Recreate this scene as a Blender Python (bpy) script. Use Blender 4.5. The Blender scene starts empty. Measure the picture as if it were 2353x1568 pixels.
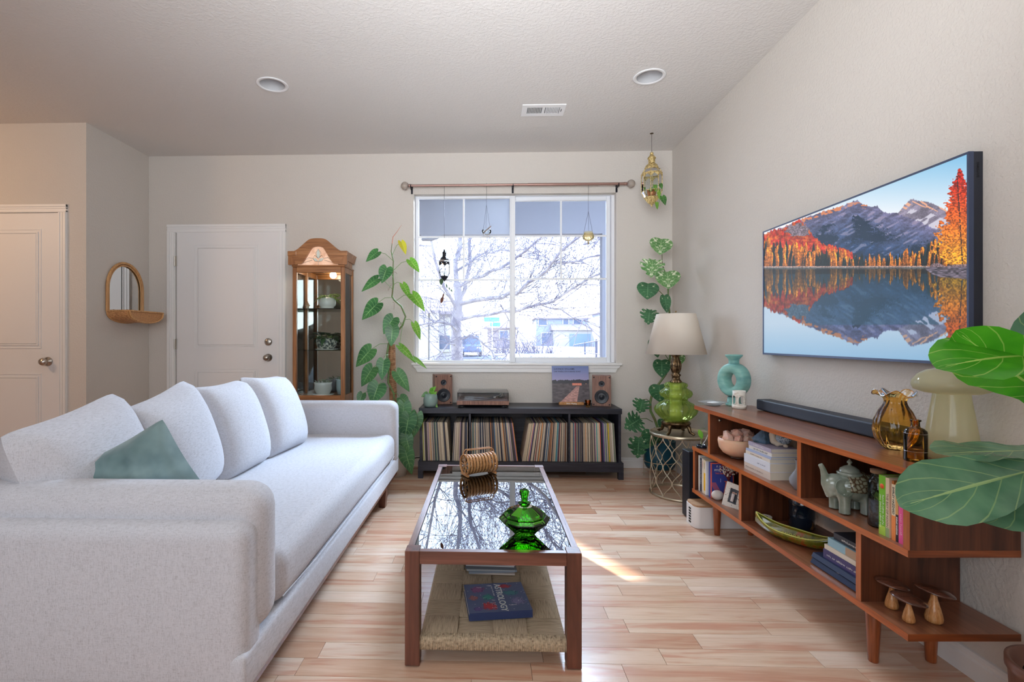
import bpy, bmesh, math, random
import numpy as np
from mathutils import Vector, Matrix, Euler
random.seed(7)
R = math.radians
PI = math.pi
sc = bpy.context.scene

# ---------------------------------------------------------------- camera
F_PX, PX, PY, CAM_H = 1155.0, 1085.0, 780.0, 1.12
PHI = math.atan(35 / 1155)
CS, SN = math.cos(PHI), math.sin(PHI)
cam = bpy.data.cameras.new('camera')
cam.sensor_width = 36
cam.lens = 36 * F_PX / 2353
cam.shift_x = (1176.5 - PX) / 2353
cam.shift_y = -(784 - PY) / 2353
cam.clip_start = 0.05
cam.clip_end = 600
cam_o = bpy.data.objects.new('camera', cam)
sc.collection.objects.link(cam_o)
cam_o.location = (0, 0, CAM_H)
cam_o.rotation_euler = (R(90), 0, PHI)
sc.camera = cam_o

# ---------------------------------------------------------------- sky, sun, big lights, exposure
w = bpy.data.worlds.new('sky')
sc.world = w
w.use_nodes = True
nt = w.node_tree
nt.nodes.clear()
wo = nt.nodes.new('ShaderNodeOutputWorld')
wb = nt.nodes.new('ShaderNodeBackground')
wr = nt.nodes.new('ShaderNodeValToRGB')
wg = nt.nodes.new('ShaderNodeSeparateXYZ')
wt = nt.nodes.new('ShaderNodeTexCoord')
nt.links.new(wt.outputs['Generated'], wg.inputs[0])
nt.links.new(wg.outputs['Z'], wr.inputs[0])
nt.links.new(wr.outputs[0], wb.inputs[0])
nt.links.new(wb.outputs[0], wo.inputs[0])
wr.color_ramp.elements[0].position = 0.0
wr.color_ramp.elements[0].color = (0.76, 0.87, 1.0, 1)
wr.color_ramp.elements[1].position = 0.7
wr.color_ramp.elements[1].color = (0.52, 0.68, 1.0, 1)
wb.inputs[1].default_value = 4.6

def light(kind, name, loc, rot, energy, col, **kw):
    l = bpy.data.lights.new(name, kind)
    l.energy = energy
    l.color = col
    for k, v in kw.items():
        setattr(l, k, v)
    o = bpy.data.objects.new(name, l)
    sc.collection.objects.link(o)
    o.location = loc
    o.rotation_euler = rot
    return o

def aim(o, tgt):
    d = Vector(tgt) - o.location
    o.rotation_euler = d.to_track_quat('-Z', 'Y').to_euler()

# low winter sun coming from beyond the window, travelling towards +x, -y
sun = light('SUN', 'sun', (0, 10, 10), (0, 0, 0), 14.0, (1.0, 0.93, 0.82), angle=R(0.5))
aim(sun, Vector(sun.location) + Vector((0.5, -0.86, -0.52)))
# daylight from the rest of the house behind the camera
L = light('AREA', 'rear_daylight', (-1.15, -2.0, 1.7), (0, 0, 0), 40, (0.84, 0.92, 1.0), shape='RECTANGLE', size=2.6, size_y=1.8)
aim(L, (0.9, 3.0, 1.5))
# photographer's flash bounced off the ceiling
L = light('AREA', 'bounce_flash', (0.0, 0.5, 1.85), (0, 0, 0), 28, (0.90, 0.95, 1.0), shape='DISK', size=1.4, size_y=1.4, spread=R(125))
aim(L, (0.05, 2.0, 2.76))
# added fill lamp under the porch roof, imitating sky light on seat and floor
L = light('AREA', 'porch_fill_light', (0.75, 5.1, 2.74), (0, 0, 0), 105, (0.64, 0.80, 1.0), shape='RECTANGLE', size=1.5, size_y=0.3, spread=R(110))
aim(L, (-1.1, 2.7, 0.45))
# warm hall lamp round the corner on the left
L = light('AREA', 'hall_lamp', (-4.3, 2.3, 2.3), (0, 0, 0), 7, (1.0, 0.62, 0.34), shape='DISK', size=0.5, size_y=0.5)
aim(L, (-3.9, 3.7, 1.3))

sc.view_settings.view_transform = 'Standard'
sc.view_settings.look = 'None'
sc.view_settings.gamma = 1
sc.view_settings.use_curve_mapping = False
sc.view_settings.exposure = 0.68
sc.cycles.max_bounces = 10
sc.cycles.diffuse_bounces = 4
sc.cycles.transparent_max_bounces = 24
sc.cycles.sample_clamp_indirect = 6
sc.cycles.caustics_refractive = False
sc.cycles.caustics_reflective = False

# ---------------------------------------------------------------- picture-plane rays to metric points
def ray(px, py):
    a = (px - PX) / F_PX
    return Vector((-SN + a * CS, CS + a * SN, (PY - py) / F_PX))
def at(px, py, Y):
    d = ray(px, py); k = Y / d.y
    return Vector((d.x * k, Y, CAM_H + d.z * k))
def atx(px, py, X):
    d = ray(px, py); k = X / d.x
    return Vector((X, d.y * k, CAM_H + d.z * k))
def atz(px, py, Z):
    d = ray(px, py); k = (Z - CAM_H) / d.z
    return Vector((d.x * k, d.y * k, Z))
def uv(u, v, z=0):          # console frame (turned 1.7 degrees against the room)
    return Vector((u * CS - v * SN, u * SN + v * CS, z))

# ---------------------------------------------------------------- mesh builder
class MB:
    def __init__(s):
        s.v, s.f, s.sm, s.uv = [], [], [], {}
    def add(s, vs, fs, smooth=False, mx=None):
        o = len(s.v)
        s.v += [tuple(mx @ Vector(p)) for p in vs] if mx is not None else [tuple(p) for p in vs]
        s.f += [tuple(i + o for i in f) for f in fs]
        s.sm += [smooth] * len(fs)
        return s
    def box(s, x0, x1, y0, y1, z0, z1, mx=None):
        vs = [(x0, y0, z0), (x1, y0, z0), (x1, y1, z0), (x0, y1, z0), (x0, y0, z1), (x1, y0, z1), (x1, y1, z1), (x0, y1, z1)]
        return s.add(vs, [(0, 3, 2, 1), (4, 5, 6, 7), (0, 1, 5, 4), (1, 2, 6, 5), (2, 3, 7, 6), (3, 0, 4, 7)], False, mx)
    def rbox(s, x0, x1, y0, y1, z0, z1, r=0.01, seg=2, mx=None, smooth=False):
        bm = bmesh.new()
        bmesh.ops.create_cube(bm, size=1)
        for v in bm.verts:
            v.co = Vector(((x0 + x1) / 2 + v.co.x * (x1 - x0), (y0 + y1) / 2 + v.co.y * (y1 - y0), (z0 + z1) / 2 + v.co.z * (z1 - z0)))
        bmesh.ops.bevel(bm, geom=bm.edges[:], offset=r, segments=seg, affect='EDGES', profile=0.5)
        bm.verts.index_update()
        s.add([v.co[:] for v in bm.verts], [[v.index for v in f.verts] for f in bm.faces], smooth, mx)
        bm.free()
        return s
    def tube(s, pts, r, n=8, caps=True, smooth=True, closed=False, mx=None):
        pts = [Vector(p) for p in pts]
        m = len(pts)
        rs = r if isinstance(r, (list, tuple)) else [r] * m
        vs = []
        up = None
        for i, p in enumerate(pts):
            if closed:
                t = pts[(i + 1) % m] - pts[(i - 1) % m]
            else:
                t = pts[min(i + 1, m - 1)] - pts[max(i - 1, 0)]
            if t.length < 1e-9: t = Vector((0, 0, 1))
            t.normalize()
            if up is None:
                up = Vector((0, 0, 1)) if abs(t.z) < 0.9 else Vector((1, 0, 0))
            a = t.cross(up)
            if a.length < 1e-6: a = t.cross(Vector((0, 1, 0)))
            a.normalize()
            b = a.cross(t).normalized()
            up = b
            for k in range(n):
                th = 2 * PI * k / n
                vs.append(p + (a * math.cos(th) + b * math.sin(th)) * rs[i])
        fs = []
        for i in range(m if closed else m - 1):
            j = (i + 1) % m
            for k in range(n):
                q = (k + 1) % n
                fs.append((i * n + k, i * n + q, j * n + q, j * n + k))
        s.add(vs, fs, smooth, mx)
        if caps and not closed:
            s.add(vs[:n], [tuple(range(n))], False, mx)
            s.add(vs[-n:], [tuple(reversed(range(n)))], False, mx)
        return s
    def lathe(s, prof, n=24, rf=None, smooth=True, mx=None, center=(0, 0, 0)):
        vs, fs = [], []
        cx, cy, cz = center
        for i, (r, z) in enumerate(prof):
            for k in range(n):
                th = 2 * PI * k / n
                q = r * (rf(th, z, r) if rf else 1)
                vs.append((cx + q * math.cos(th), cy + q * math.sin(th), cz + z))
        for i in range(len(prof) - 1):
            for k in range(n):
                q = (k + 1) % n
                fs.append((i * n + k, i * n + q, (i + 1) * n + q, (i + 1) * n + k))
        return s.add(vs, fs, smooth, mx)
    def prism(s, pts, y0, y1, mx=None, smooth=False):      # outline in x,z extruded along y
        n = len(pts)
        vs = [(x, y0, z) for x, z in pts] + [(x, y1, z) for x, z in pts]
        fs = [tuple(range(n)), tuple(reversed(range(n, 2 * n)))] + [(i, i + n, (i + 1) % n + n, (i + 1) % n) for i in range(n)]
        return s.add(vs, fs, smooth, mx)
    def ball(s, c, r, seg=16, rings=10, mx=None, sc3=(1, 1, 1)):
        prof = [(max(1e-4, math.sin(PI * i / rings)) , -math.cos(PI * i / rings)) for i in range(rings + 1)]
        T = Matrix.Translation(c) @ Matrix.Diagonal((r * sc3[0], r * sc3[1], r * sc3[2], 1))
        if mx is not None: T = mx @ T
        return s.lathe(prof, seg, mx=T)
    def grid(s, fn, nu, nv, smooth=True, uvs=False, mx=None):
        vs = [fn(i / nu, j / nv) for j in range(nv + 1) for i in range(nu + 1)]
        fs = [(j * (nu + 1) + i, j * (nu + 1) + i + 1, (j + 1) * (nu + 1) + i + 1, (j + 1) * (nu + 1) + i) for j in range(nv) for i in range(nu)]
        o = len(s.v)
        s.add(vs, fs, smooth, mx)
        if uvs:
            for j in range(nv + 1):
                for i in range(nu + 1):
                    s.uv[o + j * (nu + 1) + i] = (i / nu, j / nv)
        return s
    def build(s, name, m=None, parent=None, loc=None, rot=None, sub=0, bevel=0):
        me = bpy.data.meshes.new(name)
        me.from_pydata(s.v, [], s.f)
        me.polygons.foreach_set('use_smooth', s.sm)
        if s.uv:
            ul = me.uv_layers.new(name='uv')
            for lp in me.loops:
                ul.data[lp.index].uv = s.uv.get(lp.vertex_index, (0, 0))
        me.update()
        if m is not None: me.materials.append(m)
        o = bpy.data.objects.new(name, me)
        sc.collection.objects.link(o)
        if parent is not None: o.parent = parent
        if loc is not None: o.location = loc
        if rot is not None: o.rotation_euler = rot
        if bevel:
            b = o.modifiers.new('b', 'BEVEL'); b.width = bevel; b.segments = 2; b.limit_method = 'ANGLE'
        if sub:
            b = o.modifiers.new('s', 'SUBSURF'); b.levels = sub; b.render_levels = sub
        return o

def thing(name, label, cat, loc=(0, 0, 0), rotz=0, group=None):
    o = bpy.data.objects.new(name, None)
    sc.collection.objects.link(o)
    o.empty_display_size = 0.05
    o.location = loc
    o.rotation_euler = (0, 0, rotz)
    return tag(o, label, cat, group)
def tag(o, label, cat, group=None):
    o['label'] = label
    o['category'] = cat
    if group: o['group'] = group
    return o
def struct(o):
    o['kind'] = 'structure'
    return o
def stuff(o):
    o['kind'] = 'stuff'
    return o
def copy_tree(o, parent=None):
    c = o.copy()
    sc.collection.objects.link(c)
    c.parent = parent
    for ch in list(o.children):
        copy_tree(ch, c)
    return c
def bake(o):                      # apply the modifiers of a mesh object
    dg = bpy.context.evaluated_depsgraph_get()
    me = bpy.data.meshes.new_from_object(o.evaluated_get(dg))
    o.modifiers.clear()
    o.data = me
    return o
def fuse(o, voxel, smooth=3):
    m = o.modifiers.new('r', 'REMESH'); m.mode = 'VOXEL'; m.voxel_size = voxel; m.use_smooth_shade = True
    m = o.modifiers.new('m', 'SMOOTH'); m.iterations = smooth; m.factor = 0.5
    return bake(o)
def frame_mx(loc, xdir, zdir=(0, 0, 1)):      # local x along xdir, local z near zdir
    x = Vector(xdir).normalized()
    z = Vector(zdir)
    z = (z - x * z.dot(x)).normalized()
    y = z.cross(x)
    m = Matrix((x, y, z)).transposed().to_4x4()
    m.translation = Vector(loc)
    return m
def text(body, size, m, parent, loc, rot=(0, 0, 0), name='lettering', extrude=0.0002, align='LEFT', sx=1.0, bold=0.0):
    if body.startswith('~'):      # print too small to read: rows of letter-sized strokes
        b = MB(); x = 0.0; rg = random.Random(len(body) * 7 + ord(body[1]))
        for wl in body[1:].split():
            for _ in range(int(wl)):
                w_ = size * rg.uniform(.30, .52); h_ = size * rg.choice((.5, .5, .68))
                kq = rg.random()
                if kq < .35:
                    b.box(x, x + w_ * .28, 0, h_, 0, extrude); b.box(x + w_ * .28, x + w_, h_ * .4, h_ * .62, 0, extrude)
                elif kq < .7:
                    b.box(x, x + w_ * .25, 0, h_, 0, extrude); b.box(x + w_ * .7, x + w_, 0, h_ * .8, 0, extrude); b.box(x + w_ * .25, x + w_ * .7, h_ * .6, h_ * .8, 0, extrude)
                else:
                    b.box(x, x + w_, 0, h_ * .22, 0, extrude); b.box(x + w_ * .35, x + w_ * .62, h_ * .22, h_, 0, extrude)
                x += w_ + size * .13
            x += size * .38
        return stuff(b.build(name, m, parent, loc=loc, rot=rot))
    cu = bpy.data.curves.new(name, 'FONT')
    cu.body = body; cu.size = size; cu.extrude = extrude; cu.align_x = align; cu.offset = bold; cu.resolution_u = 3
    t = bpy.data.objects.new('tmp', cu)
    sc.collection.objects.link(t)
    dg = bpy.context.evaluated_depsgraph_get()
    me = bpy.data.meshes.new_from_object(t.evaluated_get(dg))
    bpy.data.objects.remove(t)
    me.materials.clear(); me.materials.append(m)
    o = bpy.data.objects.new(name, me)
    sc.collection.objects.link(o)
    o.parent = parent; o.location = loc
    if isinstance(rot, Matrix): o.rotation_euler = rot.to_euler()
    else: o.rotation_euler = rot
    o.scale = (sx, 1, 1)
    return o

# ---------------------------------------------------------------- materials
def lin(c):
    return tuple(((x / 255) / 12.92 if x / 255 <= 0.04045 else ((x / 255 + 0.055) / 1.055) ** 2.4) for x in c[:3]) + (1,)
class NT:
    def __init__(s, name):
        s.m = bpy.data.materials.new(name)
        s.m.use_nodes = True
        s.t = s.m.node_tree
        s.b = s.t.nodes['Principled BSDF']
        s.out = s.t.nodes['Material Output']
    def n(s, kind, **kw):
        nd = s.t.nodes.new('ShaderNode' + kind)
        for k, v in kw.items():
            if k.startswith('i_'):
                nd.inputs[k[2:].replace('_', ' ')].default_value = v
            else: setattr(nd, k, v)
        return nd
    def l(s, a, b): s.t.links.new(a, b)
    def coords(s, kind='Object', scale=(1, 1, 1)):
        tc = s.n('TexCoord'); mp = s.n('Mapping')
        mp.inputs['Scale'].default_value = scale
        s.l(tc.outputs[kind], mp.inputs[0])
        return mp.outputs[0]
    def noise(s, vec, scale, detail=3, rough=0.5, dist=0.0):
        nd = s.n('TexNoise'); nd.inputs['Scale'].default_value = scale; nd.inputs['Detail'].default_value = detail
        nd.inputs['Roughness'].default_value = rough; nd.inputs['Distortion'].default_value = dist
        s.l(vec, nd.inputs['Vector'])
        return nd.outputs['Fac']
    def ramp(s, fac, stops, interp='LINEAR'):
        r = s.n('ValToRGB'); cr = r.color_ramp; cr.interpolation = interp
        while len(cr.elements) < len(stops): cr.elements.new(0.5)
        for e, (p, c) in zip(cr.elements, stops):
            e.position = p; e.color = c if len(c) == 4 else lin(c)
        s.l(fac, r.inputs[0])
        return r.outputs[0]
    def mix(s, a, b, fac, mode='MIX'):
        m = s.n('MixRGB', blend_type=mode)
        for sock, v in ((m.inputs[1], a), (m.inputs[2], b), (m.inputs[0], fac)):
            if isinstance(v, (int, float)): sock.default_value = v
            elif isinstance(v, tuple): sock.default_value = v
            else: s.l(v, sock)
        return m.outputs[0]
    def base(s, c):
        if isinstance(c, tuple): s.b.inputs['Base Color'].default_value = c
        else: s.l(c, s.b.inputs['Base Color'])
    def set(s, **kw):
        for k, v in kw.items(): s.b.inputs[k.replace('_', ' ')].default_value = v
        return s
    def bump(s, h, strength=0.3, dist=0.002):
        b = s.n('Bump'); b.inputs['Strength'].default_value = strength; b.inputs['Distance'].default_value = dist
        s.l(h, b.inputs['Height']); s.l(b.outputs[0], s.b.inputs['Normal'])
def mat(name, col, rough=0.5, metal=0.0, bump=None, var=None, **kw):
    k = NT(name)
    c = lin(col)
    v = None
    if var:      # (scale, colour2, lo, hi[, stretch])
        v = k.coords(scale=var[4] if len(var) > 4 else (1, 1, 1))
        c = k.ramp(k.noise(v, var[0], 4), [(var[2], c), (var[3], lin(var[1]))])
    k.base(c)
    k.set(Roughness=rough, Metallic=metal, **kw)
    if bump:
        k.bump(k.noise(k.coords(), bump[0], 3), bump[1], bump[2] if len(bump) > 2 else 0.002)
    return k.m
def wood(name, c1, c2, c3, axis='x', scale=1.0, rough=0.4, bump=0.1, coat=0.0):
    k = NT(name)
    st = {'x': (0.5, 9, 9), 'y': (9, 0.5, 9), 'z': (9, 9, 0.5)}[axis]
    v = k.coords(scale=tuple(q * scale for q in st))
    n1 = k.noise(v, 2.2, 5, 0.6, 0.8)
    n2 = k.noise(v, 12, 3, 0.5)
    col = k.ramp(n1, [(0.3, lin(c1)), (0.52, lin(c2)), (0.72, lin(c3))])
    fine = k.ramp(n2, [(0.35, (0.78, 0.78, 0.78, 1)), (0.6, (1, 1, 1, 1))])
    k.base(k.mix(col, fine, 1.0, 'MULTIPLY'))
    k.set(Roughness=rough, Coat_Weight=coat, Coat_Roughness=0.15)
    k.bump(n2, bump, 0.001)
    return k.m
def thin_glass(name, col=(1, 1, 1), ior=1.45, rough=0.0, haze=0.0, hazecol=(1, 1, 1, 1), facing=0.0):
    """walls of clear or tinted glass: fresnel mix of a mirror and a tinted see-through"""
    k = NT(name)
    k.t.nodes.remove(k.b)
    tr = k.n('BsdfTransparent'); gl = k.n('BsdfGlossy'); fr = k.n('Fresnel'); mx = k.n('MixShader')
    c = tuple(col) + (1,) if len(col) == 3 else col
    tr.inputs[0].default_value = c
    if facing:
        lw = k.n('LayerWeight'); lw.inputs[0].default_value = 0.35
        dark = tuple(max(0, q) ** (1 + facing) for q in c[:3]) + (1,)
        k.l(k.mix(c, dark, lw.outputs['Facing']), tr.inputs[0])
    gl.inputs['Roughness'].default_value = rough
    fr.inputs[0].default_value = ior
    k.l(fr.outputs[0], mx.inputs[0]); k.l(tr.outputs[0], mx.inputs[1]); k.l(gl.outputs[0], mx.inputs[2])
    last = mx.outputs[0]
    if haze:
        df = k.n('BsdfTranslucent'); df.inputs[0].default_value = hazecol
        d2 = k.n('BsdfDiffuse'); d2.inputs[0].default_value = hazecol
        ad = k.n('MixShader'); ad.inputs[0].default_value = 0.5
        k.l(df.outputs[0], ad.inputs[1]); k.l(d2.outputs[0], ad.inputs[2])
        m2 = k.n('MixShader'); m2.inputs[0].default_value = haze
        k.l(last, m2.inputs[1]); k.l(ad.outputs[0], m2.inputs[2]); last = m2.outputs[0]
    k.l(last, k.out.inputs[0])
    return k.m
def objcol(name, rough=0.6, speck=None, bumpy=0):
    """colour comes from the object's own colour, so alike meshes can be shared"""
    k = NT(name)
    oi = k.n('ObjectInfo')
    c = oi.outputs['Color']
    if speck:
        n = k.noise(k.coords(scale=speck[1]), speck[0], 4, 0.7)
        f = k.ramp(n, [(0.42, (0.25, 0.25, 0.27, 1)), (0.5, (1, 1, 1, 1)), (0.6, (1, 1, 1, 1)), (0.68, (1.25, 1.2, 1.1, 1))])
        c = k.mix(c, f, speck[2], 'MULTIPLY')
    k.base(c)
    k.set(Roughness=rough)
    return k.m
def leafmat(name, c1, c2, vein, veins=9.0, varieg=None, trans=0.35, vein_w=0.14, rough=0.35):
    k = NT(name)
    tc = k.n('TexCoord'); sp = k.n('SeparateXYZ'); k.l(tc.outputs['UV'], sp.inputs[0])
    # x: 0 at the midrib, 1 at the margin; y: along the leaf
    def math_(op, a, b=None):
        nd = k.n('Math', operation=op)
        for i, q in enumerate((a, b)):
            if q is None: continue
            if isinstance(q, (int, float)): nd.inputs[i].default_value = q
            else: k.l(q, nd.inputs[i])
        return nd.outputs[0]
    x, y = sp.outputs[0], sp.outputs[1]
    ph = math_('SUBTRACT', y, math_('MULTIPLY', x, 0.22))
    fr = math_('FRACT', math_('MULTIPLY', ph, veins))
    side = math_('LESS_THAN', fr, vein_w)
    mid = math_('LESS_THAN', x, 0.045)
    vm = math_('MULTIPLY', math_('MAXIMUM', mid, math_('MULTIPLY', side, 0.55)), 1.0)
    o = k.coords()
    n = k.noise(o, 9, 3)
    col = k.ramp(n, [(0.35, lin(c1)), (0.65, lin(c2))])
    if varieg:
        vn = k.noise(k.coords('UV', (1.0, 4.5, 1)), varieg[1], 5, 0.65, 0.6)
        col = k.mix(col, lin(varieg[0]), k.ramp(vn, [(varieg[2], (0, 0, 0, 1)), (varieg[2] + 0.05, (1, 1, 1, 1))]))
    col = k.mix(col, lin(vein), vm)
    k.base(col)
    k.set(Roughness=rough, Specular_IOR_Level=0.5)
    k.bump(math_('MULTIPLY', side, -1.0), 0.25, 0.002)
    tl = k.n('BsdfTranslucent'); k.l(k.mix(col, (0.75, 1.0, 0.25, 1), 0.35, 'MULTIPLY'), tl.inputs[0])
    mx = k.n('MixShader'); mx.inputs[0].default_value = trans
    k.l(k.b.outputs[0], mx.inputs[1]); k.l(tl.outputs[0], mx.inputs[2]); k.l(mx.outputs[0], k.out.inputs[0])
    return k.m

# leaf outlines: (along, half width) pairs from the base, over the lobes, to the tip; length 1, half width 1
MONS = [(0, 0), (-0.05, 0.22), (-0.07, 0.5), (0.0, 0.76), (0.14, 0.96), (0.32, 1.0), (0.5, 0.90), (0.68, 0.68), (0.84, 0.38), (0.94, 0.16), (1, 0)]
HEART = [(0, 0), (-0.10, 0.18), (-0.17, 0.42), (-0.13, 0.70), (0.0, 0.90), (0.15, 1.0), (0.32, 0.97), (0.50, 0.80), (0.68, 0.55), (0.84, 0.30), (0.94, 0.12), (1, 0)]
OVAL = [(0, 0), (0.03, 0.22), (0.10, 0.5), (0.22, 0.80), (0.38, 0.98), (0.52, 1.0), (0.66, 0.88), (0.80, 0.62), (0.91, 0.34), (1, 0)]
LANCE = [(0, 0), (0.06, 0.35), (0.18, 0.75), (0.33, 1.0), (0.5, 0.92), (0.68, 0.62), (0.85, 0.28), (1, 0)]
FIG = [(0, 0), (0.0, 0.20), (0.06, 0.42), (0.16, 0.52), (0.26, 0.50), (0.36, 0.58), (0.48, 0.80), (0.60, 0.97), (0.72, 1.02), (0.83, 0.92), (0.91, 0.70), (0.96, 0.42), (0.985, 0.22), (1.0, 0)]
def leaf(name, base, tip, width, nrm, shape, m, parent, curl=0.12, cup=0.15, wave=0.0, cuts=0, org=None):
    base, tip, nrm = Vector(base), Vector(tip), Vector(nrm)
    if org is None: org = base
    Lv = tip - base
    L = Lv.length
    x = Lv / L
    z = (nrm - x * nrm.dot(x)).normalized()
    y = z.cross(x)
    K = len(shape) - 1
    N = 26 if cuts else 16
    rows = []
    b = MB()
    for sgn in (1, -1):
        def fn(i, j, sgn=sgn):
            t = j * K
            a = min(int(t), K - 1); f = t - a
            ex = shape[a][0] * (1 - f) + shape[a + 1][0] * f
            ew = shape[a][1] * (1 - f) + shape[a + 1][1] * f
            mx_ = j
            k = i
            q = 1.0
            if cuts and 0.12 < j < 0.90:
                ph = ((j + 0.02 * sgn) * cuts) % 1.0
                if ph < 0.30: q = 0.42 + 0.3 * abs(ph - 0.15) / 0.15
            k *= q
            px_ = mx_ * (1 - k) + ex * k
            py_ = ew * k
            h = -curl * px_ * px_ * L + cup * width * py_ * (1 - 0.5 * px_) * 0.5 + wave * width * math.sin(px_ * 19 + sgn) * py_ * py_
            p = base + x * (px_ * L) + y * (sgn * py_ * width / 2) + z * h
            return tuple(p - org)
        b.grid(fn, 4, N, True, True)
    o = b.build(name, m, parent, loc=None)
    if parent is None: o.location = org
    return o
def pillow(b, w, h, t, pinch=0.07, corner=.05, n=14, mx=None, sag=0.0, wr=0.0):
    """soft square cushion: local x width, z height, y thickness"""
    def prof(u, v, s):
        a = 2 * u - 1; c = 2 * v - 1
        e = (1 - abs(a) ** 2.6) * (1 - abs(c) ** 2.6)
        th = t / 2 * max(0, e) ** 0.42
        x = a * w / 2 * (1 - pinch * (1 - c * c) * a * a)
        z = c * h / 2 * (1 - pinch * (1 - a * a) * c * c)
        kc = 1 - corner * (a * a * c * c) ** 3
        x *= kc; z *= kc
        z -= sag * (1 - a * a) * (v)
        r = wr * math.sin(a * 9 + c * 4) * math.cos(c * 7 - a * 3) * e
        return (x, s * (th + r), z)
    b.grid(lambda u, v: prof(u, v, -1), n, n, True, mx=mx)
    b.grid(lambda u, v: prof(1 - u, v, 1), n, n, True, mx=mx)
    return b

# ================================================================= MATERIALS
def wallmat(name, col, scale=85, st=0.35):
    k = NT(name)
    k.base(lin(col)); k.set(Roughness=0.75, Specular_IOR_Level=0.3)
    v = k.coords()
    k.bump(k.ramp(k.noise(v, scale, 2, 0.5), [(0.42, (0, 0, 0, 1)), (0.62, (1, 1, 1, 1))]), st, 0.002)
    return k.m
m_wall = wallmat('wall_paint', (212, 205, 197))
m_ceil = wallmat('ceiling_paint', (222, 218, 214), 70, 0.45)
m_trim = mat('trim_white', (236, 234, 232), 0.4)
m_door = mat('door_white', (233, 231, 230), 0.45)
m_vinyl = mat('window_vinyl', (236, 238, 242), 0.4)
m_nickel = mat('brushed_nickel', (190, 184, 176), 0.28, 1.0)
m_black = mat('black_plastic', (22, 23, 27), 0.45)
m_dark = mat('dark_gap', (12, 12, 13), 0.8)
m_white = mat('white_plastic', (236, 236, 237), 0.4)
m_pane = thin_glass('window_pane', (0.97, 0.985, 1.0), 1.16)
m_pane_l = thin_glass('window_pane_screened', (0.97, 0.985, 1.0), 1.16, haze=0.015, hazecol=(1, 1, 1, 1))
m_glass = thin_glass('clear_glass', (0.95, 0.98, 0.97), 1.45)
m_tableglass = thin_glass('table_glass', (0.88, 0.93, 0.95), 3.8)
m_grass_out = mat('dry_lawn', (150, 136, 114), 0.9, var=(0.3, (130, 120, 108), 0.3, 0.7))
m_paper = mat('book_pages', (226, 218, 200), 0.85, bump=(300, 0.3))
m_obj = objcol('painted_cover', 0.45)
m_sleeve = objcol('record_sleeve', 0.7, speck=(60, (1, 0.2, 3), 0.85))
m_ltext = mat('pale_print', (240, 240, 236), 0.6)
m_dtext = mat('dark_print', (30, 32, 40), 0.6)
m_walnut = wood('walnut_furniture', (74, 40, 30), (112, 66, 50), (136, 84, 64), 'z', 1.0, 0.38, 0.08)
m_walnut_y = wood('walnut_furniture_long', (84, 48, 38), (120, 74, 58), (146, 94, 76), 'x', 1.0, 0.33, 0.08)
m_teak_top = wood('teak_top', (112, 66, 46), (146, 92, 66), (164, 108, 80), 'y', 1.0, 0.30, 0.05, 0.3)
m_teak_edge = wood('teak_edge', (150, 72, 30), (186, 96, 42), (204, 116, 58), 'y', 1.2, 0.35, 0.05, 0.2)
m_teak_dark = wood('teak_panel', (62, 32, 20), (98, 54, 34), (124, 72, 46), 'z', 1.2, 0.38, 0.05, 0.2)
m_teak_leg = wood('teak_leg', (120, 60, 30), (156, 82, 42), (176, 100, 56), 'z', 2.0, 0.3, 0.05, 0.3)
m_oak = wood('oak_cabinet', (132, 82, 48), (168, 112, 68), (190, 134, 86), 'z', 1.5, 0.35, 0.1, 0.2)
m_oak_x = wood('oak_cabinet_rail', (128, 80, 46), (170, 114, 70), (192, 138, 90), 'x', 1.5, 0.35, 0.1, 0.2)
m_blackwood = wood('black_ash', (30, 31, 40), (42, 43, 54), (58, 58, 68), 'x', 1.5, 0.42, 0.12)
m_spkwood = wood('speaker_walnut', (104, 70, 58), (140, 100, 84), (164, 124, 104), 'z', 4, 0.5, 0.1)
m_rattan = wood('rattan', (176, 118, 66), (206, 148, 92), (222, 172, 118), 'y', 3, 0.45, 0.15)
m_brass = mat('aged_brass', (176, 142, 84), 0.35, 1.0, bump=(160, 0.5, 0.002), var=(30, (120, 92, 50), 0.35, 0.7))
m_gold = mat('gold_filigree', (232, 208, 146), 0.4, 0.6, bump=(170, 0.8, 0.002), var=(130, (140, 112, 62), 0.5, 0.62))
m_bronze = mat('antique_bronze', (128, 104, 76), 0.35, 1.0, bump=(60, 0.5, 0.004), var=(40, (66, 52, 38), 0.4, 0.65))
m_champ = mat('champagne_metal', (206, 194, 170), 0.3, 0.9)
m_iron = mat('dark_iron', (38, 38, 46), 0.5, 0.6)
m_soil = mat('potting_soil', (58, 44, 34), 0.95, bump=(80, 1.0, 0.01))
m_stem = mat('green_stem', (96, 124, 66), 0.5, var=(20, (110, 96, 60), 0.45, 0.7))
m_stemp = mat('petiole', (112, 146, 84), 0.45)

def fabric(name, c1, c2, sc_=1.0, rough=0.9, st=0.5):
    k = NT(name)
    v1 = k.coords(scale=(30 * sc_, 30 * sc_, 260 * sc_)); v2 = k.coords(scale=(260 * sc_, 260 * sc_, 26 * sc_))
    v3 = k.coords(scale=(240 * sc_, 24 * sc_, 90 * sc_))
    a = k.noise(v1, 1.2, 3, 0.6); b = k.noise(v2, 1.2, 3, 0.6); c = k.noise(v3, 1.2, 3, 0.6)
    s1 = k.mix(a, b, 0.5); s2 = k.mix(s1, c, 0.34)
    k.base(k.ramp(s2, [(0.38, lin(c2)), (0.5, lin(c1)), (0.62, lin(tuple(min(255, q + 8) for q in c1)))]))
    k.set(Roughness=rough, Sheen_Weight=0.15, Specular_IOR_Level=0.2)
    k.bump(s2, st, 0.003)
    return k.m
m_linen = fabric('grey_white_linen', (202, 202, 208), (178, 177, 182), 1.9, st=0.25)
m_velvet = NT('sage_velvet')
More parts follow.
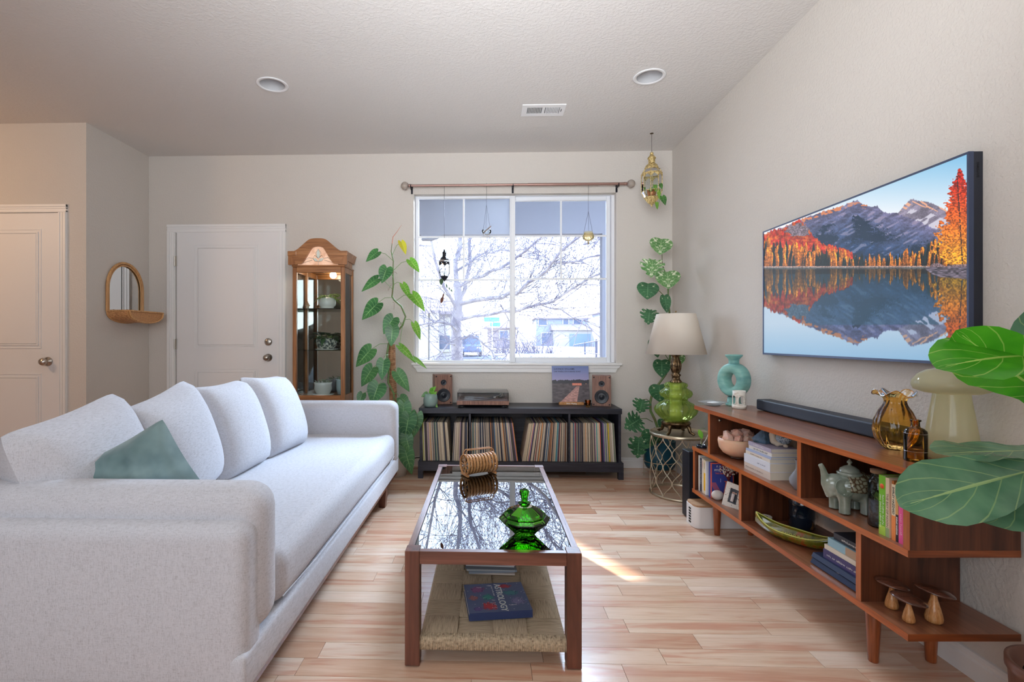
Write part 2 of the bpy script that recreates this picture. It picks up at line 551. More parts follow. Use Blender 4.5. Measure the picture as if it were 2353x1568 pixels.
m_velvet.base(m_velvet.ramp(m_velvet.noise(m_velvet.coords(), 7, 3), [(0.3, lin((84, 110, 112))), (0.65, lin((132, 156, 156)))]))
m_velvet.set(Roughness=0.8, Sheen_Weight=0.8, Sheen_Roughness=0.4); m_velvet = m_velvet.m

# floor boards
k = NT('beech_board')
oi = k.n('ObjectInfo')
vv = k.n('VectorMath', operation='ADD')
cv = k.coords(scale=(1.2, 14, 1))
rnd = k.n('CombineXYZ'); rm = k.n('Math', operation='MULTIPLY'); rm.inputs[1].default_value = 57.0
k.l(oi.outputs['Random'], rm.inputs[0]); k.l(rm.outputs[0], rnd.inputs[0]); k.l(rm.outputs[0], rnd.inputs[1])
k.l(cv, vv.inputs[0]); k.l(rnd.outputs[0], vv.inputs[1])
n1 = k.noise(vv.outputs[0], 1.1, 4, 0.6, 0.9)
n2 = k.noise(vv.outputs[0], 7, 4, 0.6)
streak = k.ramp(n1, [(0.36, lin((212, 164, 140))), (0.48, lin((226, 198, 175))), (0.62, lin((233, 209, 188))), (0.74, lin((230, 196, 174)))])
tone = k.ramp(oi.outputs['Random'], [(0.0, lin((255, 255, 255))), (0.35, lin((248, 240, 232))), (0.75, lin((240, 224, 214))), (1.0, lin((226, 200, 184)))])
colf = k.mix(streak, tone, 1.0, 'MULTIPLY')
fine = k.ramp(n2, [(0.3, (0.92, 0.91, 0.90, 1)), (0.6, (1, 1, 1, 1))])
k.base(k.mix(colf, fine, 1.0, 'MULTIPLY'))
k.set(Roughness=0.2, Specular_IOR_Level=0.7)
k.bump(n2, 0.06, 0.001)
m_board = k.m

# ================================================================= ROOM SHELL
XR, XL, YB, HC, YC = 1.608, -3.04, 4.425, 2.763, 3.72
WX0, WX1, WZ0, WZ1 = -0.65, 1.124, 0.895, 2.401
b = MB()
b.box(-6.0, WX0, YB, YB + 0.16, -0.02, HC + 0.1)
b.box(WX1, XR + 0.16, YB, YB + 0.16, -0.02, HC + 0.1)
b.box(WX0, WX1, YB, YB + 0.16, -0.02, WZ0)
b.box(WX0, WX1, YB, YB + 0.16, WZ1, HC + 0.1)
struct(b.build('wall_back', m_wall))
struct(MB().box(XR, XR + 0.16, -3.2, YB, -0.02, HC + 0.1).build('wall_right', m_wall))
struct(MB().box(-6.0, XL, YC, YB - 0.002, -0.02, HC + 0.1).build('wall_closet', m_wall))
struct(MB().box(-6.16, -6.0, -3.2, YC, -0.02, HC + 0.1).build('wall_left', m_wall))
struct(MB().box(-6.0, XR, -3.36, -3.2, -0.02, HC + 0.1).build('wall_front', m_wall))
floor = struct(MB().box(-6.0, XR, -3.2, YB, -0.05, -0.012).build('floor', mat('floor_underlay', (170, 130, 104), 0.6)))
# boards that can be told apart, each an object
rows_y = [1.28 + i * 0.0935 for i in range(34)]
cnt = 0
shared = {}
x_lo = -1.9
for i, y in enumerate(rows_y):
    x = x_lo - random.random() * 0.4
    y1 = min(y + 0.0935, YB)
    while x < XR:
        ln = random.choice((0.34, 0.46, 0.58, 0.7, 0.86)) * (0.9 if i > 20 else 0.8) * 1.15
        x1 = min(x + ln, XR)
        if XR - x1 < 0.12: x1 = XR
        xa = max(x, x_lo)
        if x1 - xa > 0.02:
            g = 0.0007
            bb = MB()
            hw = (x1 - xa) / 2
            bb.box(-hw + g, hw - g, g, y1 - y - g, -0.0118, 0.0)
            if cnt < 296:
                o = bb.build('plank', m_board, floor, loc=((xa + x1) / 2, y, 0))
                cnt += 1
        x = x1
# the rest of the floor, out of view or under the sofa: joined boards
bb = MB()
for i in range(48):
    y = -3.2 + i * 0.0935
    y1 = min(y + 0.0935, 1.2795)
    if y >= 1.27: break
    x = -6.0
    while x < XR:
        x1 = min(x + 0.9 + random.random() * 0.6, XR)
        bb.box(x + .0007, x1 - .0007, y + .0007, y1 - .0007, -0.0118, 0)
        x = x1
for i, y in enumerate(rows_y):
    y1 = min(y + 0.0935, YB)
    x = -6.0
    while x < x_lo:
        x1 = min(x + 0.9 + random.random() * 0.6, x_lo)
        bb.box(x + .0007, x1 - .0007, y + .0007, y1 - .0007, -0.0118, 0)
        x = x1
stuff(bb.build('outer_planks', m_board, floor))

# ceiling with the two lamp holes cut in
LAMPS = [(-1.384, 3.197), (1.011, 3.171)]
ceil = MB().box(-6.0, XR, -3.2, YB, HC, HC + 0.1).build('ceiling', m_ceil)
cutters = []
for (lx, ly) in LAMPS:
    c = MB().lathe([(0.0001, -0.05), (0.078, -0.05), (0.078, 0.2), (0.0001, 0.2)], 40, smooth=False).build('cut', None, loc=(lx, ly, HC))
    md = ceil.modifiers.new('c', 'BOOLEAN'); md.object = c; md.operation = 'DIFFERENCE'; md.solver = 'EXACT'
    cutters.append(c)
bake(ceil)
for c in cutters: bpy.data.objects.remove(c)
struct(ceil)
struct(MB().box(-6.0, XR, -3.2, YB, HC + 0.1, HC + 0.16).build('ceiling_top', m_dark)).name = 'trim_9'

# baseboards
def baseboard(name, x0, y0, x1, y1, inward):
    d = Vector((x1 - x0, y1 - y0, 0)); Ln = d.length; d.normalize()
    n = Vector(inward)
    prof = [(0, 0), (0.014, 0), (0.014, 0.060), (0.010, 0.068), (0.010, 0.078), (0.006, 0.086), (0, 0.088)]
    vs = []
    for t in (0, Ln):
        for (o_, z) in prof:
            vs.append(Vector((x0, y0, z)) + d * t + n * o_)
    q = len(prof)
    fs = [(i, (i + 1) % q, (i + 1) % q + q, i + q) for i in range(q)] + [tuple(reversed(range(q))), tuple(range(q, 2 * q))]
    return struct(MB().add(vs, fs).build(name, m_trim))
baseboard('baseboard_back', -1.81, YB, XR, YB, (0, -1, 0))
baseboard('baseboard_right', XR, -3.2, XR, YB - 0.014, (-1, 0, 0))
baseboard('baseboard_closet', XL, YC, XL, YB, (1, 0, 0))
baseboard('baseboard_left', -3.20, YC, XL, YC, (0, -1, 0))

# ---- doors
def casing(x0, x1, z1, w, y, right_only=False):
    b = MB()
    def strip(ax0, ax1, az0, az1, vert):
        for k_, (a0, a1, th) in enumerate(((0, 1.0, 0.012), (0.03, 0.32, 0.020), (0.42, 0.55, 0.017), (0.80, 0.95, 0.017))):
            if vert == 'R': b.box(ax1 - (ax1 - ax0) * a1, ax1 - (ax1 - ax0) * a0, y - th, y, az0, az1)
            elif vert == 'L': b.box(ax0 + (ax1 - ax0) * a0, ax0 + (ax1 - ax0) * a1, y - th, y, az0, az1)
            else: b.box(ax0, ax1, y - th, y, az1 - (az1 - az0) * a1, az1 - (az1 - az0) * a0)
    strip(x1 - w, x1, 0, z1 - w, 'R')
    strip(x0, x0 + w, 0, z1 - w, 'L')
    strip(x0, x1, z1 - w, z1, 'T')
    return b
def door_panel(b, x0, x1, z0, z1, y):
    """raised moulding and field of one door panel"""
    for (ins, w_, th) in ((0.0, 0.006, 0.004), (0.022, 0.010, 0.006)):
        a0, a1, c0, c1 = x0 + ins, x1 - ins, z0 + ins, z1 - ins
        b.box(a0, a1, y - th, y, c1 - w_, c1); b.box(a0, a1, y - th, y, c0, c0 + w_)
        b.box(a0, a0 + w_, y - th, y, c0 + w_, c1 - w_); b.box(a1 - w_, a1, y - th, y, c0 + w_, c1 - w_)
    b.rbox(x0 + 0.034, x1 - 0.034, y - 0.006, y + 0.004, z0 + 0.034, z1 - 0.034, 0.004, 1)
def knob(parent, x, y, z, r=0.030, name='door_knob'):
    kb = MB()
    mx = Matrix.Translation((x, y, z)) @ Matrix.Rotation(R(90), 4, 'X')
    kb.lathe([(0.0001, 0), (0.034, 0), (0.034, 0.006), (0.012, 0.010), (0.011, 0.026), (0.024, 0.034), (r, 0.046), (0.024, 0.060), (0.0001, 0.066)], 28, mx=mx)
    return kb.build(name, m_nickel, parent)

d2 = struct(MB().box(-2.781, -1.857, YB - 0.008, YB + 0.03, 0.012, 2.08).build('door_2', m_door))
struct(casing(-2.865, -1.792, 2.147, 0.072, YB).build('door_frame', m_trim, d2))
MB().box(-2.787, -1.851, YB - 0.0035, YB - 0.003, 0.0, 2.086).build('door_gap', m_dark, d2)
p0, p1 = at(448, 563, YB), at(593, 802, YB)
b = MB(); door_panel(b, p0.x, p1.x, p1.z, p0.z, YB - 0.008)
p0b = at(448, 847, YB)
door_panel(b, p0.x, p1.x, 0.22, p0b.z, YB - 0.008)
b.build('panel_moulding', m_door, d2)
kp = at(618, 822, YB); knob(d2, kp.x, YB - 0.008, kp.z, 0.028)
kp = at(618, 786, YB)
mx = Matrix.Translation((kp.x, YB - 0.008, kp.z)) @ Matrix.Rotation(R(90), 4, 'X')
b = MB().lathe([(0.0001, 0), (0.033, 0), (0.033, 0.010), (0.020, 0.016), (0.0001, 0.016)], 28, mx=mx)
b.box(kp.x - 0.005, kp.x + 0.005, YB - 0.035, YB - 0.02, kp.z - 0.018, kp.z + 0.018)
b.build('deadbolt', m_nickel, d2)
for py in (601, 791):
    q = at(404, py, YB)
    b = MB().box(q.x - 0.004, q.x + 0.016, YB - 0.018, YB - 0.008, q.z - 0.045, q.z + 0.045)
    b.tube([(q.x, YB - 0.020, q.z - 0.045), (q.x, YB - 0.020, q.z + 0.045)], 0.006, 8)
    b.build('hinge', m_nickel, d2)

q0, q1 = at(136, 490, YC), at(155, 470, YC)
d1 = struct(MB().box(q0.x - 0.76, q0.x, YC - 0.008, YC + 0.03, 0.012, q0.z).build('door_1', m_door))
struct(casing(q0.x - 0.76 - 0.07, q1.x, q1.z, 0.062, YC).build('door_frame', m_trim, d1))
MB().box(q0.x - 0.766, q0.x + 0.006, YC - 0.0035, YC - 0.003, 0, q0.z + 0.006).build('door_gap', m_dark, d1)
b = MB()
r_ = at(97, 527, YC); l_ = q0.x - 0.76 + (q0.x - r_.x)
door_panel(b, l_, r_.x, at(97, 801, YC).z, r_.z, YC - 0.008)
door_panel(b, l_, r_.x, 0.22, at(97, 859, YC).z, YC - 0.008)
b.build('panel_moulding', m_door, d1)
kp = at(113, 831, YC); knob(d1, kp.x, YC - 0.008, kp.z, 0.030)
q = at(139, 831, YC)
MB().box(q.x - 0.006, q.x + 0.001, YC - 0.012, YC - 0.008, q.z - 0.03, q.z + 0.03).build('latch_plate', m_bronze, d1)

# ---- window: vinyl slider with grilles between the panes
win = bpy.data.objects.new('window_1', None); sc.collection.objects.link(win); struct(win)
YW = 4.52
def W(px, py, Y=YW): return at(px, py, Y)
b = MB()
x0, x1 = WX0 + 0.004, WX1 - 0.004
fz0, fz1 = WZ0 + 0.02, WZ1 - 0.002
gx0 = W(963, 0).x; mx0, mx1 = W(1171, 0).x, W(1184, 0).x; gx1 = W(1394, 0).x
gz1, gz0 = W(0, 467).z, W(0, 827).z
gz1r, gz0r = W(0, 471).z, W(0, 820).z
b.box(WX0, gx0 - 0.03, YW - 0.03, YW + 0.06, fz0, fz1)
b.box(gx1 + 0.035, WX1, YW - 0.03, YW + 0.06, fz0, fz1)
b.box(gx0 - 0.03, gx1 + 0.035, YW - 0.03, YW + 0.06, gz1 + 0.03, fz1)
b.box(gx0 - 0.03, gx1 + 0.035, YW - 0.03, YW + 0.06, fz0, gz0 - 0.028)
b.build('window_frame', m_vinyl, win)
def sash(x0, x1, z0, z1, wl, wr, wt, wbm, y0, y1, pane_m, vx, hz):
    b = MB()
    b.rbox(x0 - wl, x0, y0, y1, z0 - wbm, z1 + wt, 0.003, 1); b.rbox(x1, x1 + wr, y0, y1, z0 - wbm, z1 + wt, 0.003, 1)
    b.rbox(x0, x1, y0, y1, z1, z1 + wt, 0.003, 1); b.rbox(x0, x1, y0, y1, z0 - wbm, z0, 0.003, 1)
    s_ = b.build('sash', m_vinyl, win)
    ym = (y0 + y1) / 2
    MB().box(x0, x1, ym - 0.002, ym + 0.002, z0, z1).build('pane', pane_m, s_)
    g = MB()
    for z in hz: g.box(x0, x1, ym - 0.010, ym - 0.004, z - 0.008, z + 0.008)
    for (x, za) in vx: g.box(x - 0.008, x + 0.008, ym - 0.0105, ym - 0.0035, za, z1)
    g.build('grille', m_vinyl, s_)
hz = (W(0, 552).z, W(0, 648).z)
hzr = (W(0, 550).z, W(0, 645.6).z)
sash(gx0, mx0, gz0, gz1, 0.028, 0.012, 0.028, 0.026, YW - 0.022, YW + 0.006, m_pane_l, [(W(1065.8, 0).x, hz[1])], hz)
sash(mx1, gx1, gz0r, gz1r, 0.040, 0.033, 0.040, 0.048, YW + 0.008, YW + 0.04, m_pane, [(W(1289.7, 0).x, hzr[1])], hzr)
b = MB()   # meeting stile between the two sashes
b.rbox(mx0 + 0.010, mx1 - 0.002, YW - 0.03, YW + 0.006, gz0 - 0.026, gz1 + 0.028, 0.003, 1)
b.build('meeting_stile', m_vinyl, win)
# sill board and apron
s0, s1 = at(945, 838, 4.38), at(1430, 838, 4.38)
b = MB().rbox(s0.x, s1.x, 4.375, YB + 0.075, WZ0 - 0.002, WZ0 + 0.018, 0.005, 2)
b.build('window_sill', m_trim, win)
b = MB()
b.prism([(s0.x + 0.02, 0), (s1.x - 0.02, 0), (s1.x - 0.05, -0.062), (s0.x + 0.05, -0.062)], YB - 0.022, YB)
b.prism([(s0.x + 0.012, 0), (s1.x - 0.012, 0), (s1.x - 0.026, -0.024), (s0.x + 0.026, -0.024)], YB - 0.034, YB - 0.02)
b.build('sill_apron', m_trim, win, loc=(0, 0, WZ0 - 0.002))

# ================================================================= OUTSIDE
m_bark = mat('pale_bark', (170, 164, 166), 0.9, var=(9, (124, 120, 134), 0.35, 0.7))
m_twig = mat('bare_twig', (128, 124, 140), 0.9)
m_sidingb = mat('blue_grey_siding', (140, 148, 166), 0.8)
m_sidingt = mat('tan_siding', (150, 138, 134), 0.8)
m_roof = mat('brown_shingle', (146, 136, 140), 0.9, bump=(30, 0.5, 0.05))
m_stucco = mat('white_stucco', (176, 173, 170), 0.8)
m_gdoor = mat('garage_door_blue', (122, 142, 160), 0.6)
m_wind = mat('far_window', (80, 92, 116), 0.2)
m_porch = mat('porch_grey', (108, 110, 122), 0.8, bump=(60, 0.3))
GZ = -0.3
struct(MB().box(-90, 90, 4.7, 260, GZ - 0.3, GZ).build('ground', m_grass_out))
struct(MB().box(-90, 90, 36, 64, GZ, GZ + 0.03).build('street', mat('street_asphalt', (112, 116, 132), 0.9)))
b = MB().box(0.4, 6.5, 64, 105, GZ, GZ + 0.03)
struct(MB().box(9.5, 15.5, 64, 108, GZ, GZ + 0.03).build('driveway', mat('driveway_concrete', (150, 149, 150), 0.9)))
# porch: beam, ceiling, post
YP = 6.2
pz = at(1180, 538, YP).z
struct(MB().box(-6, 3.4, YP, YP + 0.16, pz, pz + 0.5).build('porch_beam', m_porch))
struct(MB().box(-6, 3.4, 4.6, YP + 0.6, pz + 0.5, pz + 0.56).build('porch_ceiling', m_porch))
xp = at(1384, 700, YP).x
struct(MB().box(xp, xp + 0.14, YP, YP + 0.14, GZ, pz).build('porch_post', m_porch))
b = MB().prism([(-0.82, 0), (-0.55, 0), (-0.70, -0.06), (-0.82, -0.06)], YP + 0.01, YP + 0.12)
struct(b.build('porch_bracket', m_porch, loc=(0, 0, pz)))
struct(MB().box(-6.05, -3.1, 14, 14.4, GZ, 9.0).build('sun_patch_blocker', m_stucco))  # unseen wall, added to trim the sun patch on the floor

def house(name, label, X0, X1, Y, ztop, zeave, walls, gar=None, wins=(), porch=None, hip=0.28):
    h = thing(name, label, 'house', ((X0 + X1) / 2, Y, GZ))
    cx = (X0 + X1) / 2; D = 9
    MB().box(X0 - cx, X1 - cx, 0, D, 0, zeave - GZ).build('wall', walls, h)
    wd = X1 - X0; ov = 0.5
    z0, z1 = zeave - GZ, ztop - GZ
    a = X0 - cx - ov; c = X1 - cx + ov; rx = wd * hip
    vs = [(a, -ov, z0), (c, -ov, z0), (c, D + ov, z0), (a, D + ov, z0), (a + rx, D / 2, z1), (c - rx, D / 2, z1), (a, -ov, z0 - .2), (c, -ov, z0 - .2), (c, D + ov, z0 - .2), (a, D + ov, z0 - .2)]
    MB().add(vs, [(0, 1, 5, 4), (1, 2, 5), (2, 3, 4, 5), (3, 0, 4), (6, 7, 1, 0), (7, 8, 2, 1), (8, 9, 3, 2), (9, 6, 0, 3), (9, 8, 7, 6)]).build('roof', m_roof, h)
    for (wx, wz, ww, wh) in wins:
        f = MB().box(wx - cx - ww / 2 - .2, wx - cx + ww / 2 + .2, -0.12, 0, wz - GZ - wh / 2 - .2, wz - GZ + wh / 2 + .2).build('window', m_stucco, h)
        MB().box(wx - cx - ww / 2, wx - cx + ww / 2, -0.16, -0.11, wz - GZ - wh / 2, wz - GZ + wh / 2).build('pane', m_wind, f)
    if gar:
        g0, g1, gz, p0_, p1_, pz_ = gar
        MB().box(p0_ - cx, p1_ - cx, -3.0, 0, 0, pz_ - GZ).build('garage', m_stucco, h)
        MB().add([(p0_ - cx - .5, -3.5, pz_ - GZ), (p1_ - cx + .5, -3.5, pz_ - GZ), (p1_ - cx + .5, 0.02, pz_ - GZ + 1.4), (p0_ - cx - .5, 0.02, pz_ - GZ + 1.4), (p0_ - cx - .5, 0.02, pz_ - GZ), (p1_ - cx + .5, 0.02, pz_ - GZ)],
                 [(0, 1, 2, 3), (0, 3, 4), (1, 5, 2), (0, 4, 5, 1)]).build('garage_roof', m_roof, h)
        MB().box(g0 - cx, g1 - cx, -3.1, -2.98, 0, gz - GZ).build('garage_door', m_gdoor, h)
    return h
def AX(px, Y): return at(px, 780, Y).x
def AZ(py, Y): return at(1176, py, Y).z
Yh = 105
house('house', 'blue grey two storey house with brown hipped roof across the street, pale garage door', AX(1232, Yh), AX(1352, Yh), Yh, AZ(713, Yh), AZ(731, Yh), m_sidingb,
      gar=(AX(1303, Yh), AX(1350, Yh), AZ(768, Yh), AX(1270, Yh), AX(1356, Yh), AZ(760, Yh)),
      wins=[(AX(1300, Yh), AZ(740, Yh), 1.0, 1.5), (AX(1327, Yh), AZ(740, Yh), 1.6, 1.3), (AX(1247, Yh), AZ(740, Yh), 1.6, 1.3), (AX(1256, Yh), AZ(778, Yh), 2.0, 2.2)], hip=0.3)
Y2 = 80
house('house', 'tan brick house behind the tree, left of the two storey house', AX(1120, Y2), AX(1186, Y2), Y2, AZ(737, Y2), AZ(752, Y2), m_sidingt, wins=[(AX(1158, Y2), AZ(770, Y2), 1.2, 1.2)])
Y3 = 34
h3 = house('house', 'white stucco house with square columns at the left edge of the window', AX(930, Y3), AX(1040, Y3), Y3, AZ(668, Y3), AZ(716, Y3), m_stucco, wins=[(AX(1017, Y3), AZ(787, Y3), 1.0, 0.9)])
cx = (AX(930, Y3) + AX(1040, Y3)) / 2
for px in (980, 1003):
    MB().box(AX(px, Y3) - cx - .28, AX(px, Y3) - cx + .28, -1.4, -0.9, 0, AZ(722, Y3) - GZ).build('column', m_stucco, h3)
MB().box(AX(960, Y3) - cx, AX(1012, Y3) - cx, -1.5, 0, AZ(722, Y3) - GZ, AZ(716, Y3) - GZ).build('porch_roof', m_roof, h3)
house('house', 'grey gabled house seen past the porch post on the right', AX(1385, 90), AX(1450, 90), 90, AZ(690, 90), AZ(716, 90), m_sidingb, hip=0.1)

# parked car
def car(label, px0, px1, Y, col, pyb, group=None):
    m = mat('car_paint', col, 0.3)
    X0_, X1_ = AX(px0, Y), AX(px1, Y)
    wd = X1_ - X0_
    t = thing('car', label, 'car', ((X0_ + X1_) / 2, Y, GZ + 0.031))
    h = wd / 2
    H_ = 1.65
    b = MB().rbox(-h, h, 0, 4.4, 0.35, 0.95, 0.14, 2)
    b.build('body', m, t)
    MB().add([(-h * .92, 0.5, .93), (h * .92, 0.5, .93), (h * .92, 4.1, .93), (-h * .92, 4.1, .93), (-h * .72, 1.1, H_), (h * .72, 1.1, H_), (h * .72, 3.5, H_), (-h * .72, 3.5, H_)],
             [(0, 1, 5, 4), (1, 2, 6, 5), (2, 3, 7, 6), (3, 0, 4, 7), (4, 5, 6, 7)]).build('cabin', m_wind, t)
    MB().rbox(-h * .72, h * .72, 1.1, 3.5, H_ - 0.04, H_ + 0.03, 0.02, 1).build('roof', m, t)
    for sx in (-1, 1):
        for y in (0.8, 3.5):
            MB().lathe([(0.0001, -.1), (0.33, -.1), (0.33, .1), (0.0001, .1)], 16, mx=Matrix.Translation((sx * (h - .1), y, 0.33)) @ Matrix.Rotation(R(90), 4, 'Y')).build('wheel', m_black, t)
        MB().rbox(sx * h * .75 - .15, sx * h * .75 + .15, -0.02, 0.03, 0.65, 0.8, 0.01, 1).build('headlight', m_white, t)
car('blue grey car parked across the street behind the tree branches', 1056, 1106, 40, (110, 130, 170), 830)
car('dark blue car parked beside the white house', 1003, 1033, 46, (50, 66, 100), 800)

# street sign
m_sign = mat('sign_teal', (60, 160, 154), 0.5)
Ys = 26
q = at(1131, 742, Ys)
t = thing('street_sign', 'teal green street name signs on a thin pole beyond the tree', 'sign', (q.x, Ys, GZ))
MB().tube([(0, 0, 0), (0, 0, at(0, 733, Ys).z - GZ + .1)], 0.03, 6).build('pole', m_white, t)
z = at(0, 736, Ys).z - GZ
MB().box(-.42, .38, -.05, -.03, z - .11, z + .11).build('name_plate', m_sign, t)
MB().box(-.1, .42, .03, .05, z - .36, z - .16).build('name_plate', m_sign, t)

m_rail = mat('grey_iron', (70, 74, 96), .6)
# iron railing down by the street
q0, q1 = (AX(1318, 70), 70), (AX(1400, 27), 27)
rl = thing('iron_railing', 'dark iron railing with thin pickets sloping down towards the street', 'fence', (q0[0], q0[1], 0))
def zr(t_, top): 
    a = AZ(793 if top else 806.5, 70); c = AZ(779 if top else 817, 27)
    return a * (1 - t_) + c * t_
def rp(t_, top):
    return Vector(((q1[0] - q0[0]) * t_, (q1[1] - q0[1]) * t_, zr(t_, top)))
MB().tube([rp(0, 1), rp(1, 1)], 0.04, 4).build('rail', m_rail, rl)
MB().tube([rp(0, 0), rp(1, 0)], 0.04, 4).build('rail', m_rail, rl)
pk = None
for i in range(26):
    t_ = i / 25
    a, c = rp(t_, 0), rp(t_, 1)
    MB().tube([a - Vector((0, 0, .05)), c], 0.016, 4, caps=False).build('picket', m_rail, rl)
for t_ in (0.55, 0.82, 1.0):
    a, c = rp(t_, 0), rp(t_, 1)
    MB().tube([Vector((a.x, a.y, GZ)), c + Vector((0, 0, .12))], 0.06, 4).build('post', m_rail, rl)

# the bare tree in front of the window
Yt = 9.5
q = at(1052, 860, Yt)
tree = thing('bare_tree', 'bare pale barked tree with spreading leafless branches in front of the window', 'tree', (q.x, Yt, GZ))
org = Vector((q.x, Yt, GZ))
rnd_ = random.Random(11)
def G(px, py, Y): return at(px, py, Y) - org
trunk_pts = [Vector((0, 0, 0)), G(1050, 800, Yt), G(1048, 740, Yt), G(1054, 690, Yt), G(1050, 650, Yt)]
MB().tube(trunk_pts, [0.13, 0.11, 0.095, 0.085, 0.07], 8).build('trunk', m_bark, tree)
limbs = [
    ([(1050, 655), (1046, 600), (1058, 540), (1052, 480), (1050, 400)], [9.5, 9.4, 9.4, 9.3, 9.2], .075),
    ([(1054, 690), (1072, 640), (1078, 560), (1092, 500), (1110, 420)], [9.5, 9.6, 9.7, 9.8, 9.9], .06),
    ([(1052, 720), (1020, 660), (1000, 600), (985, 520), (960, 430)], [9.5, 9.2, 9.0, 8.8, 8.6], .05),
    ([(1054, 700), (1095, 690), (1150, 684), (1168, 675), (1200, 664), (1232, 640), (1268, 604), (1310, 560), (1390, 500)], [9.5, 9.2, 8.8, 8.7, 8.5, 8.3, 8.0, 7.8, 7.5], .062),
    ([(1054, 660), (1090, 640), (1130, 622), (1170, 604), (1210, 575), (1250, 540), (1300, 490)], [9.5, 9.3, 9.1, 9.0, 8.8, 8.6, 8.4], .05),
    ([(1060, 735), (1120, 725), (1186, 716), (1240, 700), (1290, 680), (1330, 655), (1400, 620)], [9.4, 9, 8.7, 8.5, 8.3, 8.1, 7.8], .042),
    ([(1050, 760), (1010, 740), (975, 745), (930, 760)], [9.4, 9.2, 9.0, 8.8], .035),
    ([(1050, 780), (1080, 770), (1110, 790), (1140, 830)], [9.5, 9.2, 9.0, 8.8], .035),
    ([(1050, 800), (1030, 790), (1000, 830), (980, 860)], [9.5, 9.3, 9.1, 9.0], .03),
    ([(1052, 620), (1100, 588), (1130, 582), (1170, 577), (1230, 560), (1300, 568)], [9.5, 9.7, 9.8, 9.9, 10, 10], .03),
    ([(1268, 604), (1330, 600), (1380, 588), (1440, 575)], [8.0, 8, 8, 8], .025),
    ([(1240, 700), (1290, 712), (1340, 735), (1400, 760)], [8.5, 8.4, 8.3, 8.2], .02),
    ([(1150, 700), (1190, 760), (1165, 815), (1150, 850)], [8.9, 8.8, 8.7, 8.6], .02),
]
tw = MB()
ntw = 0
def twig(p, d, L_, r, depth):
    global ntw
    n = 4
    pts = [p]
    dd = d.normalized()
    if p.y + org.y < 7.6: dd.y = abs(dd.y)
    for i in range(n):
        dd = (dd + Vector((rnd_.uniform(-.22, .22), rnd_.uniform(-.22, .22), rnd_.uniform(-.12, .22)))).normalized()
        pts.append(pts[-1] + dd * L_ / n)
    tw.tube(pts, [r * (1 - .75 * i / n) for i in range(n + 1)], 3, caps=False)
    ntw += 1
    if depth > 0:
        for k_ in range(rnd_.choice((3, 4, 5))):
            i = rnd_.randint(1, n)
            e = (dd + Vector((rnd_.uniform(-1, 1), rnd_.uniform(-.5, .5), rnd_.uniform(-.7, .9)))).normalized()
            twig(pts[i], e, L_ * rnd_.uniform(.4, .7), r * .6, depth - 1)
    elif rnd_.random() < .6:
        q = pts[-1]
        tw.box(q.x - .006, q.x + .006, q.y - .006, q.y + .006, q.z - .009, q.z + .009)
for li, (pp, ys, r0) in enumerate(limbs):
    pts = [G(a, c, y) for (a, c), y in zip(pp, ys)]
    # subdivide for a natural wobble
    sp_ = [pts[0]]
    for a, c in zip(pts, pts[1:]):
        md = (a + c) / 2 + Vector((rnd_.uniform(-1, 1), 0, rnd_.uniform(-1, 1))) * .05
        sp_ += [md, c]
    n = len(sp_)
    MB().tube(sp_, [r0 * .72 * (1 - .6 * i / n) for i in range(n)], 6, caps=False).build('limb', m_bark, tree)
    for i in range(1, n):
        for k_ in range(4 if li < 7 else 3):
            d_ = (sp_[i] - sp_[i - 1]).normalized() * .6 + Vector((rnd_.uniform(-1, 1), rnd_.uniform(-.6, .6), rnd_.uniform(-.6, 1)))
            twig(sp_[i], d_, rnd_.uniform(.5, 1.15), .0075, 2)
stuff(tw.build('twigs', m_twig, tree))
# shrubs in front of the far house
sh = thing('bare_shrubs', 'tangle of bare shrubs low in front of the far houses', 'shrub', (AX(1215, 50), 50, GZ))
b = MB()
for i in range(160):
    x = rnd_.uniform(-3.5, 2.5)
    b.tube([(x, 0, 0), (x + rnd_.uniform(-.6, .6), rnd_.uniform(-.5, .5), rnd_.uniform(.5, 1.2)), (x + rnd_.uniform(-1.3, 1.3), 0, rnd_.uniform(1.2, 2.6))], [.03, .02, .01], 3, caps=False)
stuff(b.build('twigs', m_twig, sh))

# ================================================================= SOFA
SX = -0.655           # front plane
sofa = thing('sofa', 'long pale grey linen sofa on a walnut plinth with rolled padded arms', 'sofa', (-1.1, 2.55, 0))
SO = Vector((-1.1, 2.55, 0))
def sb(b, name, m, **k): return b.build(name, m, sofa, **k)
def S(x): return x - SO.x
def T(y): return y - SO.y
y0s, y1s = 1.335, 3.70
MB().rbox(S(-1.80), S(SX - 0.012), T(y0s + .012), T(y1s - .012), 0.125, 0.150, 0.003, 1).build('plinth', m_walnut_y, sofa)
b = MB().rbox(S(-1.80), S(SX), T(y0s), T(y1s), 0.150, 0.262, 0.016, 3, smooth=True)
sb(b, 'base', m_linen)
# outer arm shells: padded panels with a soft top edge
for (ya, yb_, nm) in ((y0s - 0.002, y0s + 0.135, 'a'), (y1s - 0.10, y1s + 0.002, 'b')):
    b = MB()
    if nm == 'a':
        b.rbox(S(-1.84), S(SX - 0.004), T(ya), T(yb_), 0.152, 0.612, 0.045, 4, smooth=True)
        sb(b, 'arm_panel', m_linen)
# near arm roll
def roll(ya, yb_, z0, z1, x0, x1, rr):
    return MB().rbox(S(x0), S(x1), T(ya), T(yb_), z0, z1, rr, 5, smooth=True)
sb(roll(1.392, 1.565, 0.262, 0.694, -1.80, SX + 0.012, 0.075), 'arm_roll', m_linen)
sb(roll(3.535, 3.72, 0.215, 0.672, -1.80, SX + 0.006, 0.06), 'arm_roll', m_linen)
